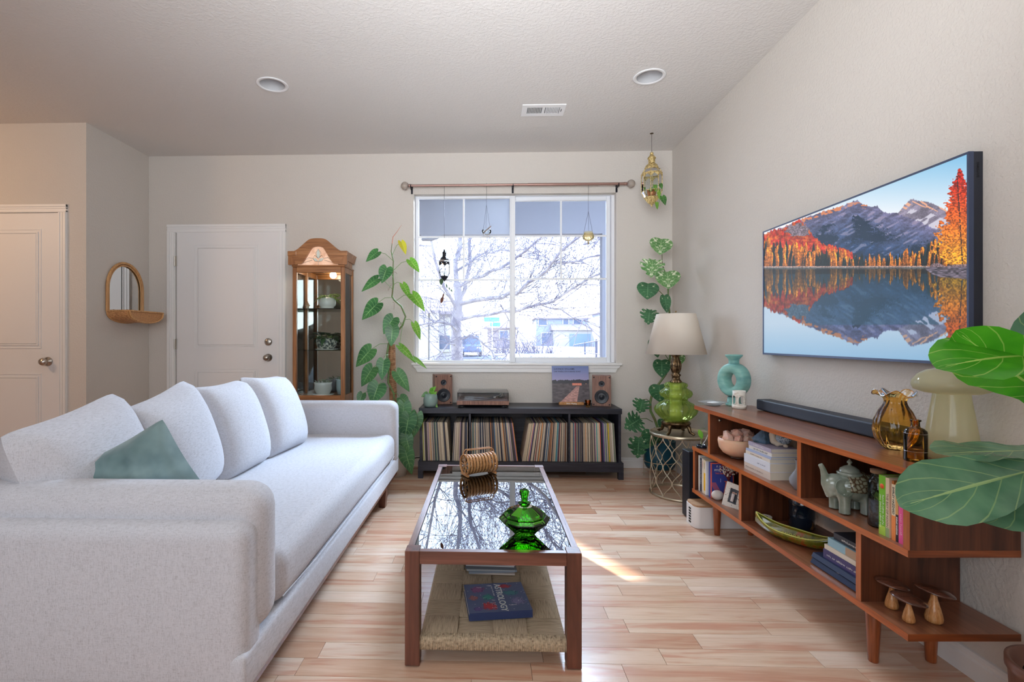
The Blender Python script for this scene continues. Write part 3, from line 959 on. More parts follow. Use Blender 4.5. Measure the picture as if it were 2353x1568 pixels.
# seat cushion: one long bench cushion, crowned
def seat(u, v):
    return None
b = MB().rbox(S(-1.60), S(SX + 0.004), T(1.565), T(3.56), 0.262, 0.452, 0.062, 5, smooth=True)
sb(b, 'seat_cushion', m_linen)
b = MB().tube([(S(SX - 0.004), T(1.60), .292), (S(SX + .006), T(1.9), .288), (S(SX + .006), T(3.3), .288), (S(SX - .004), T(3.53), .292)], 0.0022, 6)
sb(b, 'seam_piping', m_linen)
b = MB().rbox(S(-1.86), S(-1.58), T(y0s), T(y1s), 0.152, 0.66, 0.06, 4, smooth=True)
sb(b, 'backrest', m_linen)
for (lx, ly) in ((SX - 0.045, y1s - 0.36), (SX - 0.045, 1.39), (-1.78, y1s - 0.36), (-1.78, 1.39)):
    b = MB()
    sx = 0.028
    b.add([(S(lx) - .02, T(ly) - .022, 0), (S(lx) + .02, T(ly) - .022, 0), (S(lx) + .02, T(ly) + .022, 0), (S(lx) - .02, T(ly) + .022, 0),
           (S(lx) - .03, T(ly) - .035, .125), (S(lx) + .03, T(ly) - .035, .125), (S(lx) + .03, T(ly) + .05, .125), (S(lx) - .03, T(ly) + .05, .125)],
          [(0, 3, 2, 1), (4, 5, 6, 7), (0, 1, 5, 4), (1, 2, 6, 5), (2, 3, 7, 6), (3, 0, 4, 7)])
    sb(b, 'leg', m_walnut)

def cushion(name, label, cat, bot, top, far, near, w, h, t, m, group=None, **kw):
    """cushion leaning against the back: bot and top are the middles of its lower and upper edge"""
    bot, top = Vector(bot), Vector(top)
    zd = (top - bot).normalized()
    xd = Vector(far) - Vector(near)
    xd = (xd - zd * xd.dot(zd)).normalized()
    yd = zd.cross(xd)
    mx = Matrix((xd, yd, zd)).transposed().to_4x4()
    c = (bot + top) / 2
    b = pillow(MB(), w, h, t, mx=mx, **kw)
    o = b.build(name, m, None, loc=c)
    return tag(o, label, cat, group)
CU = [  # near-bottom y, far-bottom y, x bottom, near-top y, far-top y, x top, z top
    (1.52, 1.96, -1.19, 1.44, 1.90, -1.41, 0.845, 'cushion nearest the front arm, behind the green pillow', .48),
    (1.98, 2.36, -1.17, 1.86, 2.31, -1.38, 0.87, 'second cushion from the front arm of the sofa', .44),
    (2.34, 2.78, -1.13, 2.30, 2.82, -1.38, 0.875, 'third cushion from the front arm of the sofa', .48),
    (2.80, 3.24, -1.09, 2.78, 3.32, -1.37, 0.885, 'cushion at the far arm, before the display cabinet', .50)]
for (a0, a1, xb, t0, t1, xt, zt, lb, ww) in CU:
    cushion('back_cushion', 'square pale linen ' + lb, 'cushion',
            (xb - .13, (a0 + a1) / 2, .445), (xt - .02, (t0 + t1) / 2, zt), (xb, a1, 0), (xb, a0, 0), ww + .02, .50, .27, m_linen, 'pale grey back cushions on the sofa', pinch=0.03, sag=0.010)
cushion('throw_pillow', 'small crumpled sage green velvet pillow in the front corner of the sofa', 'pillow', (-1.07, 1.67, .50), (-1.24, 1.64, .80), (-.93, 1.74, .6), (-1.3, 1.63, .4), .30, .30, .15, m_velvet, pinch=0.07, wr=.022, corner=.04)

# ================================================================= COFFEE TABLE
tx0, tx1, ty0, ty1, tz = -0.282, 0.319, 1.708, 2.90, 0.396
ct = thing('coffee_table', 'low walnut coffee table with clear glass top and woven rope shelf', 'coffee table', (0, 2.3, 0))
def CT(b, name, m, **k): return b.build(name, m, ct, loc=(0, -2.3, 0), **k)
lw = 0.05
for (lx, ly) in ((tx0, ty0), (tx1 - lw, ty0), (tx0, ty1 - lw), (tx1 - lw, ty1 - lw)):
    b = MB().rbox(lx, lx + lw, ly, ly + .055, 0.004, tz, 0.002, 1)
    b.box(lx + .012, lx + lw - .012, ly + .012, ly + .04, 0, .005)
    CT(b, 'leg', m_walnut)
ap = 0.045
for (a, c) in (((tx0 + lw, tx1 - lw), (ty0 + .003, ty0 + .027)), ((tx0 + lw, tx1 - lw), (ty1 - .027, ty1 - .003))):
    CT(MB().rbox(a[0], a[1], c[0], c[1], tz - ap, tz - .001, .001, 1), 'apron', m_walnut_y)
m_wal_y = wood('walnut_side', (96, 62, 58), (132, 92, 84), (156, 116, 108), 'y', 1.0, 0.25, 0.05, 0.5)
for x in (tx0 + .003, tx1 - .027):
    CT(MB().rbox(x, x + .024, ty0 + .055, ty1 - .055 + .005, tz - ap, tz - .001, .001, 1), 'side_rail', m_wal_y)
CT(MB().box(tx0 + .029, tx1 - .029, ty0 + .029, ty1 - .029, tz - .010, tz - .002), 'glass_top', m_tableglass)
b = MB()
b.box(tx0 + .027, tx0 + .029, ty0 + .027, ty1 - .027, tz - .012, tz - .0005); b.box(tx1 - .029, tx1 - .027, ty0 + .027, ty1 - .027, tz - .012, tz - .0005)
CT(b, 'glass_gasket', m_dark)
# woven rope shelf: frame rails wrapped in cord, weave of wide bands
kx = NT('paper_cord_x'); 
def cord(name, stretch):
    k = NT(name)
    v = k.coords(scale=stretch)
    n = k.noise(v, 1.6, 3, 0.6)
    k.base(k.ramp(n, [(0.3, lin((128, 108, 86))), (0.45, lin((188, 166, 138))), (0.7, lin((218, 196, 166)))]))
    k.set(Roughness=0.85)
    k.bump(n, 0.5, 0.003)
    return k.m
m_cordx = cord('paper_cord_across', (10, 420, 60))
m_cordy = cord('paper_cord_along', (420, 10, 60))
sx0, sx1, sy0, sy1 = tx0 + .054, tx1 - .054, 1.722, 2.87
sz0, sz1 = 0.052, 0.092
CT(MB().rbox(sx0 - .008, sx1 + .008, sy0, sy0 + .03, sz0, sz1, .008, 2), 'front_rail', m_cordy)
CT(MB().rbox(sx0, sx1, sy1 - .03, sy1, sz0, sz1, .008, 2), 'rear_rail', m_cordy)
for x in (sx0 - .006, sx1 - .018):
    CT(MB().rbox(x, x + .024, sy0 + .012, sy1 - .012, sz0, sz1 - .004, .006, 1), 'shelf_rail', m_cordx)
nxb, nyb = 4, 9
bw, bh = (sx1 - sx0) / nxb, (sy1 - sy0 - .03) / nyb
for j in range(nyb):
    for i in range(nxb):
        x = sx0 + i * bw; y = sy0 + .02 + j * bh
        over = (i + j) % 2 == 0
        off = .02 if j % 2 else 0
        zz = sz1 + (.001 if over else -.003)
        m_ = m_cordy if over else m_cordx
        b = MB()
        def fn(u, v, over=over, x=x, y=y):
            q = v if over else u
            bul = .004 * math.sin(PI * q) ** .5 if 0 < q < 1 else 0
            return (x + (.0015 if over else -.004) + u * (bw - (.003 if over else -.008)), y + (-.004 if over else .0015) + v * (bh - (-.008 if over else .003)), zz + bul - .003)
        b.grid(fn, 8, 8)
        CT(b, 'woven_band', m_)
    # each band's cords
b = MB()
for k_ in range(110):
    x = sx0 - .006 + (sx1 - sx0 + .012) * (k_ + .5) / 110
    jit = random.uniform(-.0012, .0012)
    b.tube([(x + jit, sy0 + .03, sz1 + .0015), (x, sy0 + .004, sz1 + .001), (x, sy0 - .0015, sz1 - .005), (x - jit, sy0 - .0015, sz0 + .004 + random.uniform(-.002, .002)), (x, sy0 + .006, sz0 - .001)], .0023, 5, caps=False)
stuff(CT(b, 'cord_wrapping', cord('paper_cord_plain', (60, 60, 60))))

# green faceted candy dish
m_green = thin_glass('green_glass', (0.42, 0.86, 0.18), 1.5, 0.01, facing=1.0)
m_green2 = thin_glass('green_glass_deep', (0.22, 0.72, 0.10), 1.5, 0.01, facing=1.2)
q = atz(1207, 1236, tz)
dish = thing('candy_dish', 'faceted green glass candy dish with pointed lid on the coffee table', 'candy dish', (q.x, q.y + .040, tz))
s = 0.00152 * 1.13
b = MB().lathe([(0.0001, 0.002), (.034, 0), (.042, .004), (.050, .014), (.094, .053), (.096, .058), (.084, .069), (.080, .070), (.078, .066), (.088, .057), (.044, .018), (.0001, .014)], 10, smooth=False)
b.build('bowl', m_green, dish)
b = MB().lathe([(.079, .067), (.080, .074), (.070, .083), (.022, .106), (.019, .112), (.016, .111), (.064, .080), (.073, .069)], 10, smooth=False)
b.build('lid', m_green, dish)
b = MB().lathe([(.0001, .112), (.024, .112), (.025, .115), (.013, .119), (.012, .126), (.019, .156), (.015, .163), (.0001, .170)], 8, smooth=False)
b.build('finial', m_green2, dish)

# rattan drum basket candle holder with glass inside
q = atz(1100, 1092, tz)
yw = R(-62)
rb = thing('rattan_lantern', 'small drum shaped bamboo slat lantern with handle lying on the coffee table', 'lantern', (q.x, q.y + .02, tz), R(28))
r0, hl = .052, .082
cz = .058
b = MB()
for i in range(10):
    x = -hl + 2 * hl * i / 9
    r_ = r0 * (.90 + .10 * (abs(x) / hl) ** 2)
    pts = [(x, r_ * math.cos(2 * PI * k_ / 28), cz + r_ * math.sin(2 * PI * k_ / 28)) for k_ in range(28)]
    w_ = .0066
    vs = []
    for (sx, rr) in ((-w_, .0), (w_, .0), (w_, .003), (-w_, .003)):
        vs += [(p[0] + sx, p[1] * (1 + rr / r_), cz + (p[2] - cz) * (1 + rr / r_)) for p in pts]
    fs = []
    for a in range(4):
        for k_ in range(28):
            fs.append((a * 28 + k_, a * 28 + (k_ + 1) % 28, ((a + 1) % 4) * 28 + (k_ + 1) % 28, ((a + 1) % 4) * 28 + k_))
    MB().add(vs, fs, True).build('hoop', m_rattan, rb)
for k_ in range(12):
    th = 2 * PI * k_ / 12
    pts = [(x, (r0 * (.87 + .10 * (abs(x) / hl) ** 2)) * math.cos(th), cz + (r0 * (.87 + .10 * (abs(x) / hl) ** 2)) * math.sin(th)) for x in [hl * (i / 5 - 1) for i in range(11)]]
    MB().tube(pts, .0022, 5).build('slat', m_rattan, rb)
MB().lathe([(.0001, -hl + .008), (.040, -hl + .008), (.040, hl - .008), (.0001, hl - .008)], 24, mx=Matrix.Translation((0, 0, cz)) @ Matrix.Rotation(R(90), 4, 'Y')).build('glass_tube', m_glass, rb)
for x in (-hl, hl):
    MB().rbox(x - .006, x + .006, -.042, .042, 0, .012, .002, 1).build('foot', m_rattan, rb)
    b = MB()
    for th in (45, 135, 90, 0): 
        c_, s_ = math.cos(R(th)) * r0 * .95, math.sin(R(th)) * r0 * .95
        b.tube([(x * .97, -c_, cz - s_), (x * .97, c_, cz + s_)], .003, 5)
    b.build('end_cross', m_rattan, rb)
for y in (-.012, .012):
    MB().tube([(-hl, y * 2.6, cz + .035), (-hl, y, cz + .068), (-hl + .008, y, cz + .078), (hl - .008, y, cz + .078), (hl, y, cz + .068), (hl, y * 2.6, cz + .035)], .0024, 6).build('handle', m_rattan, rb)

# books on the rope shelf
def book(name, label, loc, rotz, w, d, t, col, group=None, lying=True, spine_r=0.0, cover_over=.003, cat='book', mx=None, pages=True):
    """w across the spine height, d depth from spine to fore edge, t thickness; spine on the -y side when lying"""
    t_ = thing(name, label, cat, loc, rotz, group)
    c = .0022
    b = MB()
    b.box(-w / 2, w / 2, -d / 2, d / 2, 0, c); b.box(-w / 2, w / 2, -d / 2, d / 2, t - c, t); b.box(-w / 2, w / 2, -d / 2, -d / 2 + c, c, t - c)
    cv = b.build('cover', m_obj, t_)
    cv.color = lin(col)
    if pages:
        MB().box(-w / 2 + .003, w / 2 - .003, -d / 2 + c, d / 2 - .003, c, t - c).build('pages', m_paper, t_)
    return t_
def print_img(name, wpx, hpx, arr):
    im = bpy.data.images.new(name, wpx, hpx)
    a = np.ones((hpx, wpx, 4), dtype=np.float32)
    a[..., :3] = np.clip(arr[::-1], 0, 1)
    im.pixels.foreach_set(a.ravel())
    im.pack()
    return im
def imgmat(name, im, rough=0.4, emit=0.0):
    k = NT(name)
    t_ = k.n('TexImage'); t_.image = im; t_.extension = 'EXTEND'
    tc = k.n('TexCoord'); k.l(tc.outputs['UV'], t_.inputs[0])
    if emit:
        k.base((0.01, 0.01, 0.01, 1)); k.l(t_.outputs[0], k.b.inputs['Emission Color']); k.b.inputs['Emission Strength'].default_value = emit
    else: k.base(t_.outputs[0])
    k.set(Roughness=rough)
    return k.m
def quad(p0, px_, py_):        # printed face with uv 0..1
    b = MB()
    p0, px_, py_ = Vector(p0), Vector(px_), Vector(py_)
    b.grid(lambda u, v: tuple(p0 + px_ * u + py_ * v), 1, 1, False, True)
    return b

rngn = np.random.default_rng(5)
def vnoise(h, w_, sy, sx, seed=0):
    """smooth value noise, cells of sy by sx pixels"""
    r = np.random.default_rng(seed)
    gy, gx = int(h / sy) + 3, int(w_ / sx) + 3
    g = r.random((gy, gx))
    yy = np.arange(h) / sy; xx = np.arange(w_) / sx
    y0_ = yy.astype(int); x0_ = xx.astype(int)
    fy = (yy - y0_)[:, None]; fx = (xx - x0_)[None]
    fy = fy * fy * (3 - 2 * fy); fx = fx * fx * (3 - 2 * fx)
    return (g[y0_][:, x0_] * (1 - fy) * (1 - fx) + g[y0_ + 1][:, x0_] * fy * (1 - fx) + g[y0_][:, x0_ + 1] * (1 - fy) * fx + g[y0_ + 1][:, x0_ + 1] * fy * fx)

q = atz(1141, 1388, sz1 + .005)
bk = book('book', 'large dark blue illustrated hardback lying on the rope shelf of the coffee table', (q.x, q.y, sz1 + .004), R(8), .235, .215, .028, (48, 62, 104), spine_r=1)
# cover print: navy field, paled by painted-in sheen, with coloured blobs and stars
Hh, Ww = 220, 260
img = np.zeros((Hh, Ww, 3)); img[:] = np.array([100, 112, 150]) / 255
yy, xx = np.mgrid[0:Hh, 0:Ww]
for (cx_, cy_, rx, ry, c) in ((55, 45, 30, 24, (150, 92, 140)), (92, 110, 24, 22, (70, 150, 140)), (90, 175, 36, 26, (200, 70, 80)), (30, 110, 20, 20, (170, 110, 110)), (175, 30, 30, 16, (190, 70, 84)), (195, 85, 34, 20, (80, 140, 150)), (215, 150, 30, 26, (140, 136, 180)), (40, 190, 18, 14, (110, 90, 150))):
    d_ = ((xx - cx_) / rx) ** 2 + ((yy - cy_) / ry) ** 2 + (vnoise(Hh, Ww, 7, 7, cx_) - .5) * 1.1
    img[d_ < 1] = np.array(c) / 255
    img[(d_ < .75) & (d_ > .62)] = np.array([60, 66, 108]) / 255
rr_ = random.Random(3)
for i in range(60):
    x_, y_ = rr_.randint(4, Ww - 5), rr_.randint(4, Hh - 5)
    s_ = rr_.choice((0, 1, 1))
    img[y_ - s_:y_ + s_ + 1, x_ - s_:x_ + s_ + 1] = .92
for i in range(11):
    x_, y_ = rr_.randint(20, Ww - 40), rr_.randint(12, Hh - 20)
    for k_ in range(22):
        img[int(y_ + 4 * math.sin(k_ / 8)): int(y_ + 4 * math.sin(k_ / 8)) + 3, x_ + k_] = .88
img[:, 120:150] = np.array([94, 106, 146]) / 255
quad((-.1175, -.1075, .0282), (.235, 0, 0), (0, .215, 0)).build('cover_print', imgmat('astrology_cover', print_img('cover', Ww, Hh, img), .3), bk)
text('ASTROLOGY', .035, m_ltext, bk, (.004, .098, .0286), (0, 0, R(-90)), sx=1.0, bold=.0006)
text('~1 5 2 3 5', .008, m_ltext, bk, (-.010, .09, .0286), (0, 0, R(-90)))

# magazines
mags = [(.19, (214, 200, 190), 'cream edged magazine at the bottom of the pile'), (.20, (140, 150, 165), 'grey magazine second from the bottom of the pile'), (.20, (176, 180, 184), 'silver grey magazine in the middle of the pile'),
        (.205, (96, 100, 108), 'dark grey magazine near the top of the pile'), (.20, (190, 192, 194), 'light grey magazine under the pastel one'), (.215, (226, 190, 196), 'pastel pink and green magazine on top of the pile')]
q = atz(1130, 1318, sz1)
z = sz1 + .0035
for i, (w_, col, lb) in enumerate(mags):
    t_ = .007 + .003 * (i % 2)
    o = book('magazine', lb + ' on the rope shelf', (q.x + rr_.uniform(-.01, .01), q.y + .10 + rr_.uniform(-.008, .008), z), R(rr_.uniform(-5, 4) + (3 if i < 2 else 0)), w_ * 1.05, .25, t_, col, 'magazines piled on the coffee table shelf', cat='magazine')
    z += t_ + .0004
Hh, Ww = 120, 100
yy, xx = np.mgrid[0:Hh, 0:Ww]
n_ = vnoise(Hh, Ww, 30, 30, 4)[..., None]
img = np.array([236, 196, 206]) / 255 * n_ + np.array([190, 222, 206]) / 255 * (1 - n_)
d_ = np.hypot(xx - 80, yy - 100)
img[(d_ < 12)] = .93; img[d_ < 7] = np.array([200, 180, 170]) / 255
quad((-.112, -.125, t_ + .0003), (.225, 0, 0), (0, .25, 0)).build('cover_print', imgmat('magazine_cover', print_img('mag', Ww, Hh, img), .3), o)

# ================================================================= RECORD CABINET
rc = thing('record_cabinet', 'long low black wood record cabinet with three open bays under the window', 'cabinet', (.26, 4.22, 0))
RO = Vector((.26, 4.22, 0))
def RC(b, name, m, par=None): 
    return b.build(name, m, rc, loc=(-RO.x, -RO.y, 0))
ry0, ry1 = 4.035, 4.405
rx0, rx1 = -.553, 1.072
RC(MB().rbox(rx0, rx1, ry0, ry1, .522, .565, .002, 1), 'top', m_blackwood)
RC(MB().rbox(rx0 + .006, rx0 + .026, ry0 + .008, ry1, .115, .522, .001, 1), 'side_panel', m_blackwood)
RC(MB().rbox(rx1 - .026, rx1 - .006, ry0 + .008, ry1, .115, .522, .001, 1), 'side_panel', m_blackwood)
RC(MB().box(rx0 + .026, rx1 - .026, ry1 - .008, ry1, .135, .522), 'back_panel', m_blackwood)
dv = [at(1079.6, 1000, ry0).x, at(1308.7, 1000, ry0).x]
for x in dv: RC(MB().rbox(x - .008, x + .008, ry0 + .008, ry1 - .008, .135, .522, .001, 1), 'divider', m_blackwood)
RC(MB().rbox(rx0 - .006, rx1 + .010, ry0 - .006, ry1, .060, .135, .002, 1), 'base', m_blackwood)
for (x, sx) in ((rx0 - .006, 1), (rx1 + .010, -1)):
    for y in (ry0 - .006, ry1 - .04):
        b = MB().rbox(min(x, x + sx * .04), max(x, x + sx * .04), y, y + .04, 0, .06, .001, 1)
        RC(b, 'foot', m_blackwood)
RC(MB().rbox(.26, .30, ry0 + .02, ry0 + .06, 0, .06, .001, 1), 'foot', m_blackwood)

# records: one sleeve mesh, copied
sleeve = MB().box(-.5, .5, 0, 1, 0, 1)
proto = None
bay = [(rx0 + .028, dv[0] - .010), (dv[0] + .010, dv[1] - .010), (dv[1] + .010, rx1 - .028)]
beige = [(214, 196, 166), (200, 182, 156), (222, 208, 184), (190, 172, 150), (206, 190, 172), (176, 160, 142), (218, 202, 172)]
darks = [(52, 50, 60), (70, 64, 70), (40, 44, 66), (84, 70, 72), (96, 84, 80), (60, 74, 96)]
accents = [(150, 60, 70), (70, 110, 140), (100, 150, 150), (220, 150, 90), (160, 130, 170), (90, 120, 100)]
rl_ = random.Random(21)
def rec(x, wd, lean, col, label, group, h=.314, z=.1365, yoff=None):
    global proto
    y = ry0 + .022 + (rl_.uniform(0, .008) if yoff is None else yoff)
    if proto is None:
        proto = sleeve.build('record', m_sleeve)
        o = proto
    else:
        o = proto.copy(); sc.collection.objects.link(o)
    o.location = (x, y, z); o.scale = (wd, .312, h)
    o.rotation_euler = (0, lean, 0)
    o.color = lin(col)
    tag(o, label, 'record', group)
    return o
special = {(0, 2): ((200, 200, 60), 'yellow and blue record spine at the far left of the left bay'), }
runs = [  # bay, x0, x1, lean0, lean1 (degrees, + = top to the right), group text
    (0, bay[0][0] + .004, at(1034, 0, ry0).x, -2, -4.5, 'record sleeves leaning left in the left bay'),
    (0, at(1038, 0, ry0).x, bay[0][1] - .003, 3.5, 0.0, 'record sleeves in the right half of the left bay'),
    (1, bay[1][0] + .004, at(1192, 0, ry0).x, -.5, -7.5, 'record sleeves in the left half of the middle bay'),
    (1, at(1200, 0, ry0).x, bay[1][1] - .003, 10, 0.2, 'record sleeves leaning right in the middle bay'),
    (2, bay[2][0] + .003, bay[2][1] - .004, -.3, -3.5, 'record sleeves in the right bay')]
nrec = 0
short = ['the left bay, left pile', 'the left bay, right pile', 'the middle bay, left pile', 'the middle bay, right pile', 'the right bay']
for ri, (bi, xa, xb, l0, l1, grp) in enumerate(runs):
    xs = []
    x = xa
    while x < xb - .003:
        wd = rl_.choice((.0035, .004, .0045, .005, .006, .0075)) 
        if x + wd > xb: break
        xs.append((x + wd / 2, wd)); x += wd + .0012
    for i, (x, wd) in enumerate(xs):
        t_ = i / max(1, len(xs) - 1)
        lean = R(l0 + (l1 - l0) * (t_ ** 1.5 if abs(l1) > abs(l0) else t_))
        q = rl_.random()
        col = rl_.choice(beige) if q < .60 else rl_.choice(darks) if q < .88 else rl_.choice(accents)
        tone = 'cream' if col in beige else 'dark' if col in darks else 'coloured'
        n_ = len(xs) - i if i > len(xs) / 2 else i + 1
        sd = 'right' if i > len(xs) / 2 else 'left'
        ord_ = str(n_) + ('th' if 10 < n_ % 100 < 14 else {1: 'st', 2: 'nd', 3: 'rd'}.get(n_ % 10, 'th'))
        lb = 'worn ' + tone + ' record spine, ' + ord_ + ' from the ' + sd + ' end of ' + short[ri]
        g_ = grp
        if ri == 4:
            for (tt, c_, n_) in ((.11, (190, 30, 50), 'red record spine near the left of the right bay'), (.33, (216, 160, 110), 'tan orange record spine in the right bay'), (.60, (90, 190, 196), 'turquoise record spine in the right bay'), (.66, (236, 110, 76), 'coral orange record spine in the right bay'),
                                 (.74, (150, 110, 170), 'violet record spine in the right bay'), (.86, (236, 204, 40), 'bright yellow record spine in the right bay'), (.95, (236, 232, 224), 'white record spine at the right end of the right bay')):
                if abs(t_ - tt) < .5 / len(xs): col, lb = c_, n_
        if ri == 2 and i == len(xs) - 1: col, lb = (216, 140, 74), 'orange record spine leaning at the gap of the middle bay'
        if ri == 0 and i == 1: col, lb = (190, 196, 70), 'yellow green record spine at the far left of the left bay'
        if ri == 0 and i == int(len(xs) * .55): col, lb = (110, 160, 150), 'sea green record spine in the left bay'
        if ri == 3 and i == int(len(xs) * .72): col, lb = (70, 150, 180), 'blue record spine in the right half of the middle bay'
        # pivot at the base; sleeves that lean rest on their lower corner
        bx = x if lean >= 0 else x
        zz = .1365 + abs(math.sin(lean)) * wd / 2
        # fan: bottoms stay packed
        rec(bx - math.tan(max(lean, 0)) * 0 , wd, lean, col, lb, g_, h=.310 + rl_.uniform(-.002, .003), z=zz)
        nrec += 1
print('records', nrec)

# speakers
def speaker(label, px, py, rz):
    q = atz(px, py, .565)
    t_ = thing('bookshelf_speaker', label, 'speaker', (q.x, q.y + .01, .5655), rz)
    w_, h_, d_ = .152, .252, .13
    MB().rbox(-w_ / 2, w_ / 2, 0, d_, 0, h_, .002, 1).build('cabinet', m_spkwood, t_)
    for (z, r_, rr) in ((.068 + .01, .056, 'woofer'), (.186, .024, 'tweeter')):
        mx = Matrix.Translation((0, 0, z)) @ Matrix.Rotation(R(90), 4, 'X')
        b = MB().lathe([(r_ * 1.02, -.001), (r_ * 1.02, .004), (r_ * .92, .006), (r_ * .86, .002), (r_ * .76, .005), (r_ * .66, .001), (r_ * .30, .0006), (r_ * .27, .003), (r_ * .12, .006), (.0001, .007)], 32, mx=mx)
        o = b.build(rr, mat('driver_cone', (34, 38, 46), 0.4), t_)
    for sx in (-1, 1):
        for z in (.014, h_ - .014):
            MB().lathe([(.006, 0), (.006, .003), (.0001, .003)], 12, mx=Matrix.Translation((sx * (w_ / 2 - .014), 0, z)) @ Matrix.Rotation(R(90), 4, 'X')).build('grille_peg', m_black, t_)
    return t_
speaker('walnut bookshelf speaker at the left, behind the small potted vine', 1019, 930, R(14))
speaker('walnut bookshelf speaker at the right end of the record cabinet', 1383, 934.5, R(-12))

# turntable
q = atz(1110, 931, .565)
tt = thing('turntable', 'walnut turntable with a clear dust cover on the record cabinet', 'turntable', (q.x, ry0 + .03 + .17, .565))
MB().rbox(-.212, .212, -.165, .165, .022, .055, .002, 1).build('plinth', m_spkwood, tt)
for (x, y) in ((-.17, -.13), (.17, -.13), (-.17, .13), (.17, .13)):
    MB().lathe([(.0001, 0), (.022, 0), (.024, .008), (.012, .012), (.012, .022), (.0001, .022)], 20, center=(x, y, 0)).build('foot', m_black, tt)
MB().lathe([(.0001, .057), (.142, .057), (.142, .070), (.0001, .070)], 40, center=(-.05, 0, 0)).build('platter', mat('platter_metal', (120, 126, 136), 0.35, .6), tt)
MB().lathe([(.0001, .0705), (.138, .0705), (.138, .0735), (.0001, .0735)], 40, center=(-.05, 0, 0)).build('record_disc', m_black, tt)
b = MB().lathe([(.0001, .056), (.028, .056), (.026, .082), (.0001, .084)], 20, center=(.155, .09, 0))
b.tube([(.155, .09, .09), (.150, -.04, .09), (.10, -.11, .085)], .005, 8); b.rbox(.085, .105, -.13, -.10, .075, .088, .002, 1); b.tube([(.155, .09, .09), (.157, .13, .09)], .013, 10)
b.build('tonearm', m_nickel, tt)
b = MB()
Wd, Dp, z0, z1, th = .208, .161, .056, .122, .003
b.box(-Wd, Wd, -Dp, -Dp + th, z0, z1 - .012); b.box(-Wd, Wd, Dp - th, Dp, z0, z1); b.box(-Wd, -Wd + th, -Dp + th, Dp - th, z0, z1 - .004); b.box(Wd - th, Wd, -Dp + th, Dp - th, z0, z1 - .004)
b.box(-Wd, Wd, -Dp, Dp, z1 - .004, z1)
b.build('dust_cover', thin_glass('dust_cover', (0.93, 0.94, 0.96), 1.5, 0.02, haze=.03), tt)

# album on its stand
Hh, Ww = 200, 200
yy, xx = np.mgrid[0:Hh, 0:Ww] / 200.0
top_ = np.array([104, 124, 176]) / 255; mid_ = np.array([168, 160, 200]) / 255
img = top_ * (1 - yy[..., None] / .42).clip(0, 1) + mid_ * (yy[..., None] / .42).clip(0, 1)
tre = .42 - .05 * vnoise(Hh, Ww, 200, 9, 2) - .03 * vnoise(Hh, Ww, 200, 4, 3)
land = yy > tre
img[land] = (np.array([62, 62, 70]) / 255)
g_ = yy > .47
fld = (np.array([92, 84, 88]) / 255) * (.8 + .4 * vnoise(Hh, Ww, 6, 12, 8)[..., None])
img[g_] = fld[g_]
ce = .70 - (yy - .55) * .62; hw_ = .03 + (yy - .52) * .48
road = (yy > .55) & (np.abs(xx - ce) < hw_ * .9)
rdc = (np.array([196, 150, 142]) / 255) * (.82 + .3 * vnoise(Hh, Ww, 5, 8, 9)[..., None])
img[road] = rdc[road]
img[(yy > .46) & (yy < .53) & (xx > .54) & (xx < .80)] = np.array([226, 130, 110]) / 255
img[(yy > .49) & (yy < .505) & (xx > .56) & (xx < .78) & ((xx * 40 % 2) < 1.2)] = np.array([255, 210, 170]) / 255
img[(yy > .47) & (yy < .49) & (xx > .90) & (xx < .93)] = np.array([255, 190, 150]) / 255
q = atz(1313, 931, .565)
al = thing('album_cover', 'record sleeve showing a dusk gravel road, propped up in front of the window sill', 'record', (q.x, q.y + .02, .580), 0)
tl = R(9)
mx = Matrix.Rotation(-tl, 4, 'X')
b = MB().box(-.157, .157, 0, .004, 0, .314, mx=mx); b.build('sleeve', m_white, al)
b = MB()
b.grid(lambda u, v: tuple(mx @ Vector((-.157 + .314 * u, -.0006, .314 * v))), 1, 1, False, True)
b.build('sleeve_print', imgmat('road_cover', print_img('album', Ww, Hh, img), .35), al)
for (tx_, sz_, zz) in (('LUCINDA WILLIAMS', .0195, .282), ('CAR WHEELS ON A GRAVEL ROAD', .0145, .262)):
    p = mx @ Vector((-.140, -.0012, zz))
    text(tx_, sz_, m_dtext, al, p, (R(90) - tl, 0, 0), bold=.0001, sx=1.0)
st = thing('record_stand', 'small wooden stand holding up the dusk road record sleeve', 'stand', (q.x, q.y + .012, .5655))
MB().rbox(-.105, .105, -.022, .0, 0, .024, .003, 1).build('front_lip', m_rattan, st)
MB().rbox(-.09, .09, .026, .06, 0, .012, .002, 1).build('rear_bar', m_rattan, st)
MB().box(-.09, .09, 0, .028, 0, .010).build('floor_bar', m_rattan, st)
text('Now Playing', .017, m_ltext, st, (0, -.0228, .007), (R(90), 0, 0), align='CENTER', bold=.0002)

m_amberg = thin_glass('amber_glass', (0.96, 0.66, 0.28), 1.5, 0.01, facing=.7)
q = atz(1351.5, 936, .565)
t_ = thing('amber_cup', 'tiny amber glass cup in front of the right speaker', 'cup', (q.x, q.y + .01, .5655))
MB().lathe([(.0001, .002), (.016, 0), (.017, .004), (.014, .010), (.022, .022), (.026, .056), (.0245, .056), (.020, .024), (.0001, .014)], 16, smooth=False).build('bowl', m_amberg, t_)

